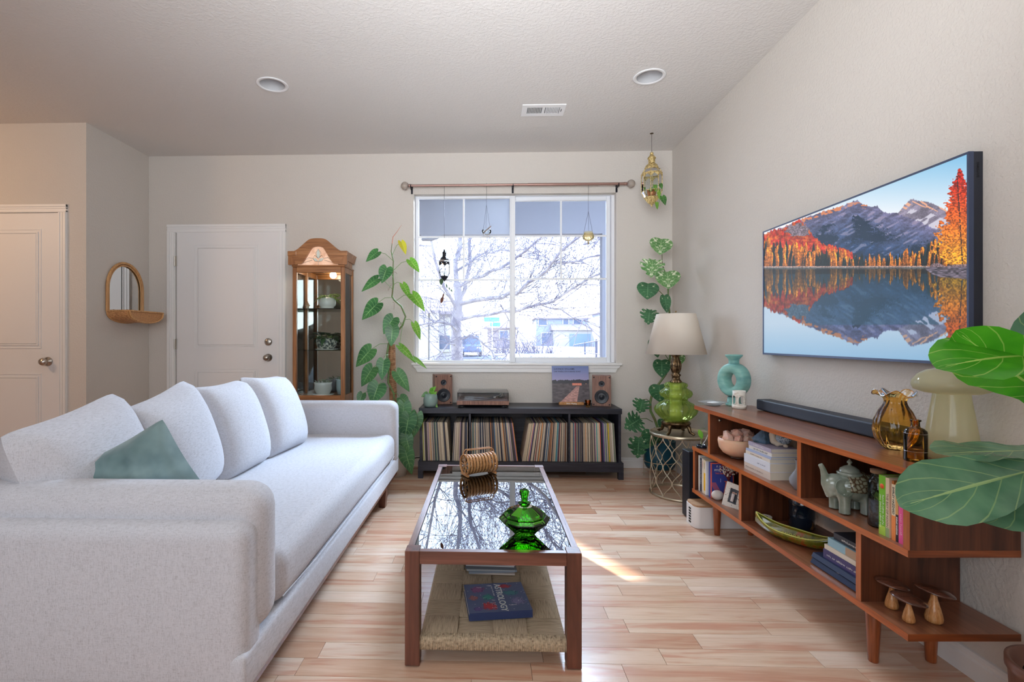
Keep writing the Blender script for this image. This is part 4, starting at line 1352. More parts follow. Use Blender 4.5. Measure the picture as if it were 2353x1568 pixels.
# pothos in a green glass jar
def vine_leaf(parent, org, base, tip, w_, m, n=(0, -1, .25), **k):
    return leaf('leaf', base, tip, w_, n, HEART, m, parent, org=org, **k)
m_leafp = leafmat('vine_leaf', (52, 104, 50), (92, 150, 70), (140, 180, 110), 6, trans=.3)
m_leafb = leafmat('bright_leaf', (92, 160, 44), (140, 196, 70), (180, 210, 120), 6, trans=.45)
q = atz(988, 937, .565)
jr = thing('potted_vine', 'small trailing vine in a pale green glass jar beside the left speaker', 'plant', (q.x, q.y + .045, .5655))
MB().lathe([(.0001, .003), (.045, 0), (.056, .015), (.060, .05), (.054, .09), (.047, .108), (.045, .108), (.051, .088), (.057, .05), (.053, .017), (.0001, .006)], 28).build('jar', thin_glass('green_jar', (0.66, 0.80, 0.76), 1.5, .05, haze=.5, hazecol=(.66, .80, .76, 1)), jr)
MB().lathe([(.0001, .007), (.050, .010), (.054, .05), (.050, .08), (.0001, .084)], 20).build('water_and_roots', mat('jar_water', (176, 196, 186), .2, var=(30, (140, 160, 146), .4, .6)), jr)
jo = Vector(jr.location)
def JL(b_, t__, w_, m=None, Y=4.10): 
    vine_leaf(jr, jo, at(b_[0], b_[1], Y), at(t__[0], t__[1], Y - .02), w_, m or m_leafp)
JL((982, 905), (968, 912), .045); JL((990, 903), (1001, 888), .04, m_leafb); JL((992, 912), (1003, 900), .04, m_leafb); JL((992, 915), (1004, 934), .045, m_leafb)
JL((985, 912), (976, 930), .04); JL((986, 918), (994, 932), .038); JL((997, 925), (1006, 938), .03, m_leafb); JL((990, 898), (995, 890), .03, m_leafb)
b = MB()
for (px_, py_) in ((975, 902), (995, 893), (998, 905), (1000, 922), (980, 918)):
    b.tube([(0, 0, .06), (0, -.01, .12), at(px_, py_, 4.10) - jo], .0018, 5)
b.build('stem', m_stemp, jr)

# ================================================================= OAK DISPLAY CABINET
cab = thing('display_cabinet', 'tall oak display cabinet with glass sides and arched stained glass pediment', 'cabinet', (-1.3975, 4.26, 0))
CO = Vector((-1.3975, 4.26, 0))
def CB(b, name, m, par=None): return b.build(name, m, par or cab, loc=(-CO.x, -CO.y, 0) if par is None else None)
cx0, cx1, cy0, cy1 = -1.616, -1.179, 4.12, 4.40
ztop = 1.72
for (x, y) in ((cx0, cy0), (cx1 - .034, cy0), (cx0, cy1 - .03), (cx1 - .034, cy1 - .03)):
    CB(MB().rbox(x, x + .034, y, y + .03, 0, ztop, .004, 1), 'post', m_oak)
CB(MB().rbox(cx0 - .006, cx1 + .006, cy0 - .006, cy1, 0, .10, .003, 1), 'base', m_oak_x)
CB(MB().box(cx0 + .01, cx1 - .01, cy0 + .005, cy1, .60, .645), 'floor_panel', m_oak_x)
b = MB()
b.rbox(cx0 + .034, cx1 - .034, cy0 + .002, cy0 + .028, ztop - .045, ztop, .002, 1)
b.rbox(cx0 + .034, cx1 - .034, cy0 + .002, cy0 + .028, .60, .655, .002, 1)
CB(b, 'front_rail', m_oak_x)
for x in (cx0 + .004, cx1 - .026):
    b = MB(); b.rbox(x, x + .022, cy0 + .03, cy1 - .03, ztop - .045, ztop + .12, .002, 1); b.rbox(x, x + .022, cy0 + .03, cy1 - .03, .60, .655, .002, 1); b.box(x + .002, x + .020, cy0 + .03, cy1 - .03, .10, .60)
    CB(b, 'side_rail', m_oak)
CB(MB().box(cx0 + .034, cx1 - .034, cy0 + .006, cy0 + .02, .10, .60), 'lower_door', m_oak)
k_ = NT('cabinet_mirror'); k_.base((.86, .88, .88, 1)); k_.set(Metallic=1.0, Roughness=.02); m_mirror = k_.m
CB(MB().box(cx0 + .02, cx1 - .02, cy1 - .012, cy1 - .006, .645, ztop), 'mirror_back', m_mirror)
CB(MB().box(cx0 + .034, cx1 - .034, cy0 + .012, cy0 + .016, .655, ztop - .045), 'door_glass', m_glass)
for x in (cx0 + .012, cx1 - .016): CB(MB().box(x, x + .004, cy0 + .03, cy1 - .03, .655, ztop - .045), 'side_glass', m_glass)
for z in (1.378, 1.030):
    CB(MB().box(cx0 + .016, cx1 - .018, cy0 + .022, cy1 - .014, z - .006, z), 'glass_shelf', thin_glass('shelf_glass', (.78, .86, .80), 1.6))
CB(MB().rbox(cx0 - .002, cx1 + .004, cy0 - .012, cy1, ztop, ztop + .014, .003, 1), 'cornice_band', m_oak_x)
# arched pediment
def arch(hw, base, rise, sh, n=28):
    pts = []
    for i in range(n + 1):
        t_ = i / n; x = -hw + 2 * hw * t_
        c = max(0, 1 - abs(x / (hw * .72)) ** 2)
        q_ = min(1, max(0, (hw * .84 - abs(x)) / (hw * .62)))
        z = base + rise * (q_ * q_ * (3 - 2 * q_)) + rise * .16 * max(0, 1 - (abs(x) / (hw * .4)) ** 2)
        pts.append((x, z))
    return pts
hw = (cx1 - cx0) / 2 + .030
outer = arch(hw, ztop + .125, .092, 0)
inner = arch(hw - .075, ztop + .020, .125, 0)
b = MB()
vs, fs = [], []
n = len(outer)
for y in (cy0 - .028, cy0 + .006):
    for (x, z) in outer: vs.append((x + CO.x, y, z))
    for (x, z) in inner: vs.append((x + CO.x, y, z))
m2 = 2 * n
for i in range(n - 1):
    fs.append((i, i + 1, n + i + 1, n + i)); fs.append((m2 + i, m2 + n + i, m2 + n + i + 1, m2 + i + 1))
    fs.append((i, m2 + i, m2 + i + 1, i + 1)); fs.append((n + i, n + i + 1, m2 + n + i + 1, m2 + n + i))
b.add(vs, fs)
b.rbox(cx0 - .0305, cx0 + .045, cy0 - .030, cy0 + .006, ztop + .085, ztop + .128, .006, 2)
b.rbox(cx1 - .045, cx1 + .0305, cy0 - .030, cy0 + .006, ztop + .085, ztop + .128, .006, 2)
CB(b, 'arched_pediment', m_oak_x)
CB(MB().box(cx0 - .004, cx1 + .004, cy0 + .006, cy0 + .02, ztop + .014, ztop + .124), 'frieze', m_oak)
for x in (cx0 - .026, cx1 - .047): CB(MB().box(x, x + .073, cy0 - .026, cy0 + .005, ztop + .014, ztop + .088), 'frieze_block', m_oak)
for x in (cx1 - .006, cx0 - .026):
    CB(MB().prism([(x, ztop + .06), (x + .012, ztop + .06), (x + .032, ztop + .125), (x, ztop + .125)], cy0 - .02, cy1), 'side_cornice', m_oak)
CB(MB().box(cx0, cx1, cy0 + .02, cy1, ztop + .11, ztop + .12), 'roof_board', m_oak_x)
k_ = NT('leaded_glass')
vor = k_.n('TexVoronoi'); vor.inputs['Scale'].default_value = 60; k_.l(k_.coords(), vor.inputs['Vector'])
nz = k_.noise(k_.coords(), 14, 4)
k_.base(k_.ramp(nz, [(.35, lin((200, 156, 132))), (.6, lin((236, 206, 184)))]))
k_.set(Roughness=.25); k_.b.inputs['Emission Color'].default_value = lin((255, 196, 150)); k_.b.inputs['Emission Strength'].default_value = .22  # glow put into the glass itself, as if lit by the cabinet lamp
k_.bump(vor.outputs['Distance'], .5, .002)
m_leaded = k_.m
pts = inner[:]
fs_pts = [(x + CO.x, z) for x, z in pts]
CB(MB().prism(fs_pts + [(fs_pts[-1][0], ztop + .014), (fs_pts[0][0], ztop + .014)], cy0 - .004, cy0), 'stained_glass', m_leaded)
b = MB()
zc = ztop + .075
yl = cy0 - .006
def le(pts, r_=.0016): b.tube([(CO.x + x, yl, zc + z) for x, z in pts], r_, 4, caps=False)
for s_ in (-1, 1):
    le([(0, .07), (s_ * .022, .04), (s_ * .016, .012), (0, -.008)]); le([(0, -.008), (s_ * .03, .02), (s_ * .045, -.006), (s_ * .03, -.028), (0, -.03)])
    le([(s_ * .045, -.006), (s_ * .08, .0), (s_ * .11, -.02), (s_ * .15, -.05)]); le([(s_ * .05, -.02), (s_ * .1, -.035), (s_ * .16, -.055)])
le([(0, -.03), (0, -.06)])
CB(b, 'lead_lines', m_nickel)
b = MB(); 
for s_ in (-1, 1):
    b.prism([(CO.x + 0, zc - .008), (CO.x + s_ * .012, zc + .012), (CO.x + s_ * .014, zc + .04), (CO.x, zc + .068)], yl - .001, yl + .001)
    b.prism([(CO.x, zc - .029), (CO.x + s_ * .028, zc - .027), (CO.x + s_ * .042, zc - .006), (CO.x + s_ * .02, zc - .004)], yl - .001, yl + .001)
CB(b, 'lily_motif', mat('milk_glass', (220, 226, 214), .2))
L = light('POINT', 'cabinet_lamp', (CO.x, 4.26, ztop - .02), (0, 0, 0), 1.1, (1.0, 0.86, 0.68), shadow_soft_size=.03)

m_potw = mat('white_glazed_pot', (226, 224, 218), .2)
m_leafd = leafmat('dark_houseplant_leaf', (34, 58, 40), (58, 88, 56), (80, 110, 80), 6, trans=.2)
m_leafg = leafmat('drooping_leaf', (96, 132, 70), (128, 160, 90), (160, 180, 120), 5, trans=.3)
def pot(name, prof, m, parent, loc=None, n=32):
    return MB().lathe(prof, n).build(name, m, parent, loc=loc)
rp_ = random.Random(5)
def rosette(parent, z0, cnt, ln, wd, m, shape, spread, droop, r0=.02, rmin=0, zlo=.2, zhi=1.0):
    for i in range(cnt):
        th = 2 * PI * i / cnt * 2.4 + rp_.uniform(-.3, .3)
        e = rp_.uniform(zlo, zhi)
        l_ = ln * rp_.uniform(.7, 1.15)
        d_ = Vector((math.cos(th) * spread, math.sin(th) * spread * .8, e))
        d_.normalize()
        base = Vector((math.cos(th) * r0, math.sin(th) * r0, z0)) + d_ * l_ * .4
        leaf('leaf', base, base + d_ * l_, wd, Vector((-d_.x * .5, -d_.y * .5, 1)), shape, m, parent, curl=droop, org=Vector((0, 0, 0)))
        MB().tube([(math.cos(th) * r0 * .5, math.sin(th) * r0 * .5, z0 - .01), base], .0016, 4, caps=False).build('stem', m_stemp, parent)
q = at(751, 707, 4.24)
p1_ = thing('potted_plant', 'drooping green plant in a round white pot on the top shelf of the display cabinet', 'plant', (q.x, 4.25, 1.3785))
pot('saucer', [(.0001, 0), (.062, 0), (.070, .008), (.0001, .006)], m_potw, p1_)
pot('pot', [(.0001, .008), (.045, .008), (.068, .03), (.072, .06), (.064, .088), (.058, .096), (.055, .09), (.0001, .085)], m_potw, p1_)
rosette(p1_, .09, 13, .085, .032, m_leafg, LANCE, 1.1, 1.4, zlo=.3, zhi=1.3)
q = at(752, 800, 4.24)
p2_ = thing('potted_plant', 'bushy dark leaved plant in a patterned pot on the middle shelf of the display cabinet', 'plant', (q.x - .01, 4.25, 1.0305))
pot('saucer', [(.0001, 0), (.085, 0), (.095, .008), (.0001, .006)], m_potw, p2_)
pot('pot', [(.0001, .008), (.060, .008), (.082, .04), (.086, .08), (.080, .10), (.075, .095), (.0001, .09)], mat('patterned_pot', (190, 190, 176), .3, var=(55, (60, 72, 70), .47, .53)), p2_)
rosette(p2_, .10, 46, .085, .042, m_leafd, LANCE, 1.2, .7, r0=.055, zlo=-.1, zhi=1.2)
q = at(743, 905, 4.22)
p3_ = thing('potted_plant', 'grey green succulents in a wide white pot at the bottom of the display cabinet', 'plant', (q.x, 4.215, .6455))
pot('saucer', [(.0001, 0), (.078, 0), (.092, .010), (.085, .014), (.0001, .008)], m_potw, p3_)
pot('pot', [(.0001, .010), (.052, .010), (.056, .016), (.074, .055), (.070, .09), (.076, .112), (.073, .113), (.066, .10), (.0001, .10)], m_potw, p3_)
rosette(p3_, .105, 34, .032, .014, leafmat('succulent_leaf', (120, 138, 110), (150, 164, 132), (170, 180, 150), 3, trans=.1), LANCE, 1.3, .4, r0=.05, zlo=.5, zhi=2.0)
q = at(772, 903, 4.31)
p4_ = thing('potted_plant', 'wiry plant in a pale blue pot at the back right of the display cabinet', 'plant', (-1.258, 4.325, .6455))
pot('pot', [(.0001, .0), (.044, .0), (.050, .05), (.052, .12), (.055, .128), (.050, .128), (.0001, .12)], mat('pale_blue_pot', (176, 196, 200), .25), p4_)
rosette(p4_, .125, 16, .05, .012, m_leafg, LANCE, .8, .8, r0=.02, zlo=.4, zhi=1.6)
q = at(706, 706, 4.24)
fg = thing('figurine', 'small cream pagoda figurine on the top left of the display cabinet shelf', 'figurine', (q.x, 4.25, 1.3785))
m_cream = mat('cream_ceramic', (220, 204, 182), .4)
MB().lathe([(.0001, 0), (.016, 0), (.016, .006), (.012, .008), (.013, .03), (.0001, .03)], 14).build('body', m_cream, fg)
MB().lathe([(.024, .028), (.014, .036), (.010, .042), (.017, .043), (.006, .052), (.004, .062), (.0001, .066)], 14).build('roof', mat('tan_ceramic', (186, 150, 120), .4), fg)

# ================================================================= WALL MIRROR WITH RATTAN SHELF
# on the closet side wall, facing +x
mr = thing('wall_mirror', 'arched rattan framed mirror with a woven half round shelf on the side wall', 'mirror', (XL, 4.0, 1.2))
ya_, yb_ = atx(240, 700, XL).y, atx(325, 700, XL).y
zt_, zb_ = atx(281, 603, XL).z, atx(262, 744, XL).z
ym_ = (ya_ + yb_) / 2; hw_ = (yb_ - ya_) / 2 - .008
zs_ = atx(240, 714, XL).z
m_rat2 = wood('pale_rattan', (186, 132, 80), (216, 164, 108), (226, 180, 128), 'z', 3, .5, .15)
def MR(b, name, m): return b.build(name, m, mr, loc=(-XL, -4.0, -1.2))
def arc(hw, zt, zb, n=18):
    pts = [(XL + .016, ym_ - hw, zb)]
    zc_ = zt - hw * 1.05
    for i in range(n + 1):
        th = PI - PI * i / n
        pts.append((XL + .016, ym_ + hw * math.cos(th), zc_ + hw * 1.05 * math.sin(th)))
    pts.append((XL + .016, ym_ + hw, zb))
    return pts
MR(MB().tube(arc(hw_, zt_ - .008, zs_), .011, 8), 'outer_frame', m_rat2)
MR(MB().tube([(x - .002, y, z) for x, y, z in arc(hw_ - .018, zt_ - .028, zs_)], .007, 8), 'inner_frame', m_rat2)
ap_ = arc(hw_ - .012, zt_ - .02, zs_)
vs = [(XL + .006, y, z) for x, y, z in ap_]
MR(MB().add(vs, [tuple(reversed(range(len(vs))))]), 'mirror_glass', m_mirror)
# shelf: half-round trough sticking out from the wall
dp = .20
prof = [(ym_ - hw_ + (2 * hw_) * (0.5 - 0.5 * math.cos(PI * i / 14)), zs_ - (zs_ - zb_ - .01) * math.sin(PI * i / 14) ** .75) for i in range(15)]
k_ = NT('woven_cane')
br_ = k_.n('TexBrick'); br_.inputs['Scale'].default_value = 1
k_.l(k_.coords(scale=(90, 90, 90)), br_.inputs['Vector'])
n_ = k_.noise(k_.coords(scale=(30, 220, 220)), 2, 3)
k_.base(k_.ramp(n_, [(.38, lin((128, 82, 46))), (.5, lin((206, 150, 98))), (.7, lin((224, 174, 122)))])); k_.set(Roughness=.6); k_.bump(n_, .6, .003)
m_cane = k_.m
vs = []; 
for x in (XL + .012, XL + dp): vs += [(x, y, z) for y, z in prof]
n = len(prof)
MR(MB().add(vs, [(i, i + 1, n + i + 1, n + i) for i in range(n - 1)], True), 'woven_trough', m_cane)
for x, nm in ((XL + .014, 'end_hoop'), (XL + dp, 'end_hoop'), (XL + dp - .016, 'end_hoop')):
    MR(MB().tube([(x, y, z) for y, z in prof], .007, 8), nm, m_rat2)
MR(MB().add([(XL + dp - .004, y, z) for y, z in prof], [tuple(range(n))]), 'woven_end', m_cane)
for y in (prof[0][0], prof[-1][0]):
    MR(MB().tube([(XL + .01, y, zs_), (XL + dp, y, zs_)], .007, 8), 'rim', m_rat2)
MR(MB().tube([(XL + dp, prof[0][0], zs_), (XL + dp, prof[-1][0], zs_)], .007, 8), 'rim', m_rat2)
b = MB().tube([(0, -.05, 0), (.02, -.03, .012), (.0, -.0, .004), (.03, .02, .010), (.02, .05, .0), (.0, .06, .006)], .004, 6)
tag(b.build('hair_ribbon', mat('violet_ribbon', (60, 40, 110), .5), None, loc=(XL + .045, ym_ - .02, zs_ + .004)), 'violet ribbon lying on the rattan mirror shelf', 'ribbon')

# ================================================================= CEILING FIXTURES
for i, (lx, ly) in enumerate(LAMPS):
    t_ = thing('recessed_downlight', ('white recessed ceiling downlight on the left, above the front door' if i == 0 else 'white recessed ceiling downlight on the right, near the television wall'), 'ceiling light', (lx, ly, HC))
    MB().lathe([(.076, .0), (.096, -.001), (.099, -.004), (.094, -.007), (.078, -.006), (.076, .0)], 48).build('trim_ring', m_white, t_)
    MB().lathe([(.0765, -.004), (.072, .03), (.060, .09), (.0001, .095)], 40).build('baffle', mat('baffle_grey', (190, 190, 192), .6), t_)
    MB().lathe([(.0001, .050), (.020, .052), (.034, .062), (.036, .075), (.030, .088), (.0001, .090)], 24).build('bulb', m_white, t_)
va = thing('ceiling_vent', 'white louvred air vent in the ceiling near the window', 'vent', (.399, 3.612, HC))
Wv, Dv = .153, .088
b = MB()
b.box(-Wv, Wv, -Dv, -.05, -.006, 0); b.box(-Wv, Wv, .05, Dv, -.006, 0); b.box(-Wv, -.115, -.05, .05, -.006, 0); b.box(.115, Wv, -.05, .05, -.006, 0); b.box(-.010, .010, -.05, .05, -.006, 0)
b.build('frame', m_white, va)
MB().box(-.115, .115, -.05, .05, -.001, -.0005).build('backing', mat('vent_dark', (96, 96, 100), .8), va)
for s_ in (-1, 1):
    for i in range(9):
        x = s_ * (.020 + i * .0108)
        MB().box(-.0045, .0045, -.05, .05, -.0006, .0006, mx=Matrix.Translation((x, 0, -.005)) @ Matrix.Rotation(R(38 * s_), 4, 'Y')).build('slat', m_white, va)
MB().box(.124, .128, -.02, .008, -.012, -.006).build('damper_lever', m_black, va)

# ================================================================= CURTAIN ROD AND HANGING THINGS
YR = 4.36
a_, c_ = at(945, 427, YR), at(1435, 421, YR)
rd = thing('curtain_rod', 'bare brushed copper curtain rod with clear glass ball finials above the window', 'curtain rod', ((a_.x + c_.x) / 2, YR, a_.z))
zr_ = 0
hx = (c_.x - a_.x) / 2
m_rod = mat('rose_bronze', (168, 134, 124), .35, .7)
MB().tube([(-hx, 0, 0), (.09, 0, 0)], .0105, 12).build('pole', m_rod, rd)
MB().tube([(.09, 0, 0), (hx, 0, 0)], .0125, 12).build('pole', m_rod, rd)
for s_ in (-1, 1):
    MB().lathe([(.0001, 0), (.014, 0), (.016, .004), (.010, .010), (.016, .016), (.010, .022), (.012, .03), (.0001, .03)], 16, mx=Matrix.Translation((s_ * hx, 0, 0)) @ Matrix.Rotation(R(90 * s_), 4, 'Y')).build('collar', m_rod, rd)
    MB().ball((s_ * (hx + .056), 0, 0), .034, 20, 14).build('finial', thin_glass('finial_glass', (.98, .94, .90), 1.5, facing=.3, haze=.35, hazecol=(.92, .86, .80, 1)), rd)
    b = MB()
    for k_ in range(4):
        pts = [(s_ * (hx + .056) + .0335 * math.cos(th) , .0335 * math.sin(th) * math.cos(k_ * PI / 4), .0335 * math.sin(th) * math.sin(k_ * PI / 4)) for th in [2 * PI * i / 20 for i in range(20)]]
        b.tube(pts, .0009, 4, closed=True)
    b.build('finial_ribs', m_rod, rd)
for px_ in (944, 1179, 1421):
    x = at(px_, 435, YR).x - (a_.x + c_.x) / 2
    b = MB().box(x - .008, x + .008, YB - YR - .004, YB - YR, -.055, .01); b.box(x - .006, x + .006, -.008, YB - YR, -.020, -.012); b.tube([(x, -.016, .004), (x, -.014, -.012), (x, 0, -.016), (x, .014, -.010)], .004, 6)
    b.build('bracket', m_iron, rd)

def cage_lantern(name, label, cx_, cy_, z_hang, ztop_l, zbot_l, rad, sides, m, glassm, n_chain=None):
    """hexagonal or octagonal glazed lantern: chimney, dome, glazed body, pointed base"""
    t_ = thing(name, label, 'lantern', (cx_, cy_, ztop_l))
    H_ = ztop_l - zbot_l
    Z = lambda f: -H_ * f
    b = MB().lathe([(.0001, Z(0)), (.08 * rad * 2, Z(.015)), (.09 * rad * 2, Z(.04)), (.04 * rad * 2, Z(.05))], 12)
    b.build('ring_cap', m, t_)
    MB().lathe([(.10 * rad, Z(.04)), (.40 * rad, Z(.11)), (.40 * rad, Z(.125)), (.33 * rad, Z(.125)), (.33 * rad, Z(.215)), (.42 * rad, Z(.225))], sides * 2, smooth=False).build('chimney', m, t_)
    MB().lathe([(.34 * rad, Z(.215)), (.56 * rad, Z(.245)), (.70 * rad, Z(.29)), (.74 * rad, Z(.32))], sides, smooth=False).build('dome', m, t_)
    rings = [(.74, .32), (1.0, .40), (1.0, .72), (.72, .83), (.30, .93)]
    def P(r_, f, k_, rr=1.0):
        th = 2 * PI * (k_ + .5) / sides
        return Vector((r_ * rad * rr * math.cos(th), r_ * rad * rr * math.sin(th), Z(f)))
    b = MB()
    for k_ in range(sides):
        b.tube([P(r_, f, k_) for r_, f in rings], .035 * rad, 4)
    for (r_, f) in rings[:4]:
        b.tube([P(r_, f, k_) for k_ in range(sides)], .035 * rad, 4, closed=True)
    b.build('cage', m, t_)
    b = MB()
    for k_ in range(sides):      # pierced arch at the head of each pane
        A, B_ = P(1, .40, k_), P(1, .40, k_ + 1)
        C_, D_ = P(1, .50, k_), P(1, .50, k_ + 1)
        for j in range(4):
            u0, u1 = j / 8, (j + 1) / 8
            for (ua, ub) in ((u0, u1), (1 - u1, 1 - u0)):
                h0, h1 = (1 - abs(2 * ua - 1)) ** .6, (1 - abs(2 * ub - 1)) ** .6
                pa, pb = A.lerp(B_, ua), A.lerp(B_, ub)
                qa, qb = C_.lerp(D_, ua), C_.lerp(D_, ub)
                b.add([pa, pb, qb.lerp(pb, h1 * .75), qa.lerp(pa, h0 * .75)], [(0, 1, 2, 3)])
    b.build('arch_fretwork', m, t_)
    for k_ in range(sides):
        for (i0, nm) in ((0, 'roof_pane'), (1, 'pane'), (2, 'lower_pane')):
            (r0_, f0), (r1_, f1) = rings[i0], rings[i0 + 1]
            MB().add([P(r0_, f0, k_, .99), P(r0_, f0, k_ + 1, .99), P(r1_, f1, k_ + 1, .99), P(r1_, f1, k_, .99)], [(0, 1, 2, 3)]).build(nm, glassm, t_)
    MB().lathe([(.72 * rad, Z(.83)), (.55 * rad, Z(.88)), (.28 * rad, Z(.94)), (.08 * rad, Z(.965)), (.10 * rad, Z(.98)), (.0001, Z(1.0))], sides, smooth=False).build('pointed_base', m, t_)
    b = MB().tube([(0, 0, 0), (0, 0, z_hang - ztop_l)], .0015, 5)
    b.build('hanging_wire', m_iron, t_)
    return t_
# dark lantern in front of the left pane
Yl = 4.36
z0_, z1_ = at(1021, 573, Yl).z, at(1021, 648, Yl).z
dl = cage_lantern('hanging_lantern', 'small dark metal glass lantern hanging on a thread before the left window pane', at(1021, 600, Yl).x, Yl, at(1021, 424, Yl).z, z0_, z1_, .050, 6, m_iron, m_glass)
m_dry = mat('dried_vine', (110, 70, 56), .8)
lo_ = Vector(dl.location)
vp = thing('trailing_vine', 'thin dried vine trailing below the small dark lantern', 'plant', lo_ + Vector((0, 0, z1_ - z0_ + .03)))
vo = Vector(vp.location)
MB().tube([Vector((0, 0, .06)), Vector((0, 0, 0)), at(1013, 655, Yl) - vo, at(1011, 668, Yl) - vo, at(1019, 680, Yl) - vo], .0018, 4).build('stem', m_stem, vp)
leaf('leaf', at(1015, 640, Yl - .01), at(1013, 655, Yl - .03), .035, (0, -1, .2), OVAL, m_leafd, vp, org=vo)
leaf('dry_leaf', at(1018, 682, Yl), at(1013, 697, Yl - .01), .028, (0, -1, .2), OVAL, m_dry, vp, org=vo)
leaf('dry_leaf', at(1020, 674, Yl), at(1017, 685, Yl - .01), .014, (0, -1, .2), OVAL, m_dry, vp, org=vo)
for (p0_, p1__) in (((1025, 652), (1027, 663)), ((1031, 660), (1034, 667)), ((1036, 664), (1039, 672))):
    leaf('leaf', at(p0_[0], p0_[1], Yl), at(p1__[0], p1__[1], Yl), .012, (0, -1, .2), OVAL, m_leafd, vp, org=vo)
# clear glass bowl hanging
def hang_bowl(name, label, px_, ytop, ysplit, yrim, ybot, wpx, m, Y, prof, extra=None):
    c = at(px_, ybot, Y)
    t_ = thing(name, label, 'hanging holder', c)
    zr2 = at(px_, yrim, Y).z - c.z; zs2 = at(px_, ysplit, Y).z - c.z; zt2 = at(px_, ytop, Y).z - c.z
    r_ = wpx / 2 * Y / F_PX
    b = MB().tube([(0, 0, zs2), (0, 0, zt2)], .0011, 4)
    for k_ in range(3):
        th = 2 * PI * k_ / 3 + .4
        b.tube([(0, 0, zs2), (r_ * .85 * math.cos(th), r_ * .85 * math.sin(th), zr2)], .0011, 4)
    b.build('cords', m_iron, t_)
    MB().lathe([(p[0] * r_, p[1] * zr2) for p in prof], 24).build('bowl', m, t_)
    return t_
hb = hang_bowl('hanging_bowl', 'small clear glass bowl hanging on threads near the middle of the window', 1118, 421, 470, 527, 541, 22, m_glass, 4.36, [(.0001, .0), (.6, .05), (1.0, .45), (.95, .8), (.8, 1.0)])
c = at(1118, 531, 4.36) - Vector(hb.location)
MB().box(-.005, .005, -.002, .002, -.045, .045, mx=Matrix.Translation(c + Vector((.005, 0, .012))) @ Matrix.Rotation(R(48), 4, 'Y')).build('wooden_stick', mat('grey_wood', (150, 136, 136), .7), hb)
ha = hang_bowl('hanging_votive', 'small gold tinted glass votive hanging on chains before the right window pane', 1352, 420, 486, 534, 562, 27, thin_glass('gold_glass', (.86, .72, .45), 1.5, .02, facing=1.0, haze=.06, hazecol=(.8, .66, .42, 1)), 4.36, [(.0001, .0), (.12, .0), (.14, .22), (.10, .28), (.55, .32), (.95, .48), (1.0, .62), (.9, .80), (.70, .95), (.72, 1.03)])
# suction hook on the right pane
mx = Matrix.Translation(at(1232, 637, YW + .018)) @ Matrix.Rotation(R(90), 4, 'X')
b = MB()
for r_ in (.030, .022, .013): b.tube([mx @ Vector((r_ * math.cos(2 * PI * i / 24), r_ * math.sin(2 * PI * i / 24), 0)) for i in range(24)], .0014, 4, closed=True)
sh_c = at(1232, 637, YW + .018)
o = MB()
o.v = [tuple(Vector(p) - sh_c) for p in b.v]; o.f = b.f; o.sm = b.sm
tag(o.build('suction_hook', m_white, None, loc=sh_c), 'round clear suction hook stuck on the right window pane', 'hook')

# gold lantern with pothos from the ceiling
YG = 4.05
zt_, zb_ = at(1497, 349, YG).z, at(1498, 476, YG).z
xg = at(1497.5, 400, YG).x
gl = cage_lantern('gold_lantern', 'pierced gold eight sided lantern hanging from the ceiling in the right corner', xg, YG, HC - .001, zt_, zb_, .079, 8, m_gold, m_glass)
MB().lathe([(.0001, .0), (.014, 0), (.014, -.003), (.0001, -.004)], 16).build('ceiling_hook', m_bronze, gl, loc=(0, 0, HC - zt_ - .0005))
go = Vector(gl.location)
pz_ = at(1490, 458, YG).z
hp = thing('hanging_pothos', 'small pothos in a copper pot inside the gold lantern, vines spilling out', 'plant', (xg, YG, zt_ - (zt_ - zb_) * .855))
ho = Vector(hp.location)
MB().lathe([(.0001, 0), (.024, 0), (.034, .045), (.037, .075), (.033, .075), (.0001, .065)], 16).build('pot', mat('copper_pot', (176, 112, 70), .35, .5), hp)
def HL(b_, t__, w_, m, Y=YG - .06): leaf('leaf', at(b_[0], b_[1], Y), at(t__[0], t__[1], Y - .02), w_, (0, -1, .25), HEART, m, hp, org=ho)
HL((1493, 438), (1501, 430), .030, m_leafp); HL((1505, 426), (1507, 440), .032, m_leafb); HL((1517, 423), (1522, 434), .034, m_leafp); HL((1522, 452), (1530, 471), .052, m_leafp, YG - .08)
HL((1513, 438), (1516, 458), .030, m_leafb); HL((1509, 466), (1511, 481), .028, m_leafb); HL((1481, 431), (1482, 438), .016, m_leafp)
b = MB()
b.tube([(0, 0, .07), at(1508, 425, YG - .06) - ho, at(1520, 430, YG - .07) - ho], .0016, 4); b.tube([(0, 0, .07), at(1515, 432, YG - .07) - ho, at(1520, 450, YG - .08) - ho, at(1510, 475, YG - .07) - ho], .0016, 4)
b.build('stem', m_stemp, hp)

# ================================================================= PHILODENDRON
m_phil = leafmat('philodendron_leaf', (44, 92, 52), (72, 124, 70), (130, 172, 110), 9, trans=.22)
m_philb = leafmat('sunlit_philodendron_leaf', (100, 160, 52), (132, 184, 72), (190, 214, 130), 9, trans=.5)  # window backlight painted into the leaf colour
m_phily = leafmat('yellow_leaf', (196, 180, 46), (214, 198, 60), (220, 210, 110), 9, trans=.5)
YPh = 4.12
q = atz(912, 1100, 0)
pb_ = at(905, 905, YPh)
ph = thing('philodendron', 'tall climbing philodendron with heart shaped leaves on a coir pole beside the window', 'plant', (pb_.x, YPh + .02, 0))
po = Vector(ph.location)
pt_ = at(899, 792, YPh) - po
MB().lathe([(.0001, 0), (.10, 0), (.125, .12), (.135, .24), (.128, .24), (.12, .22), (.0001, .215)], 32).build('pot', m_potw, ph)
MB().lathe([(.0001, .215), (.119, .215), (.0001, .225)], 24).build('soil', m_soil, ph)
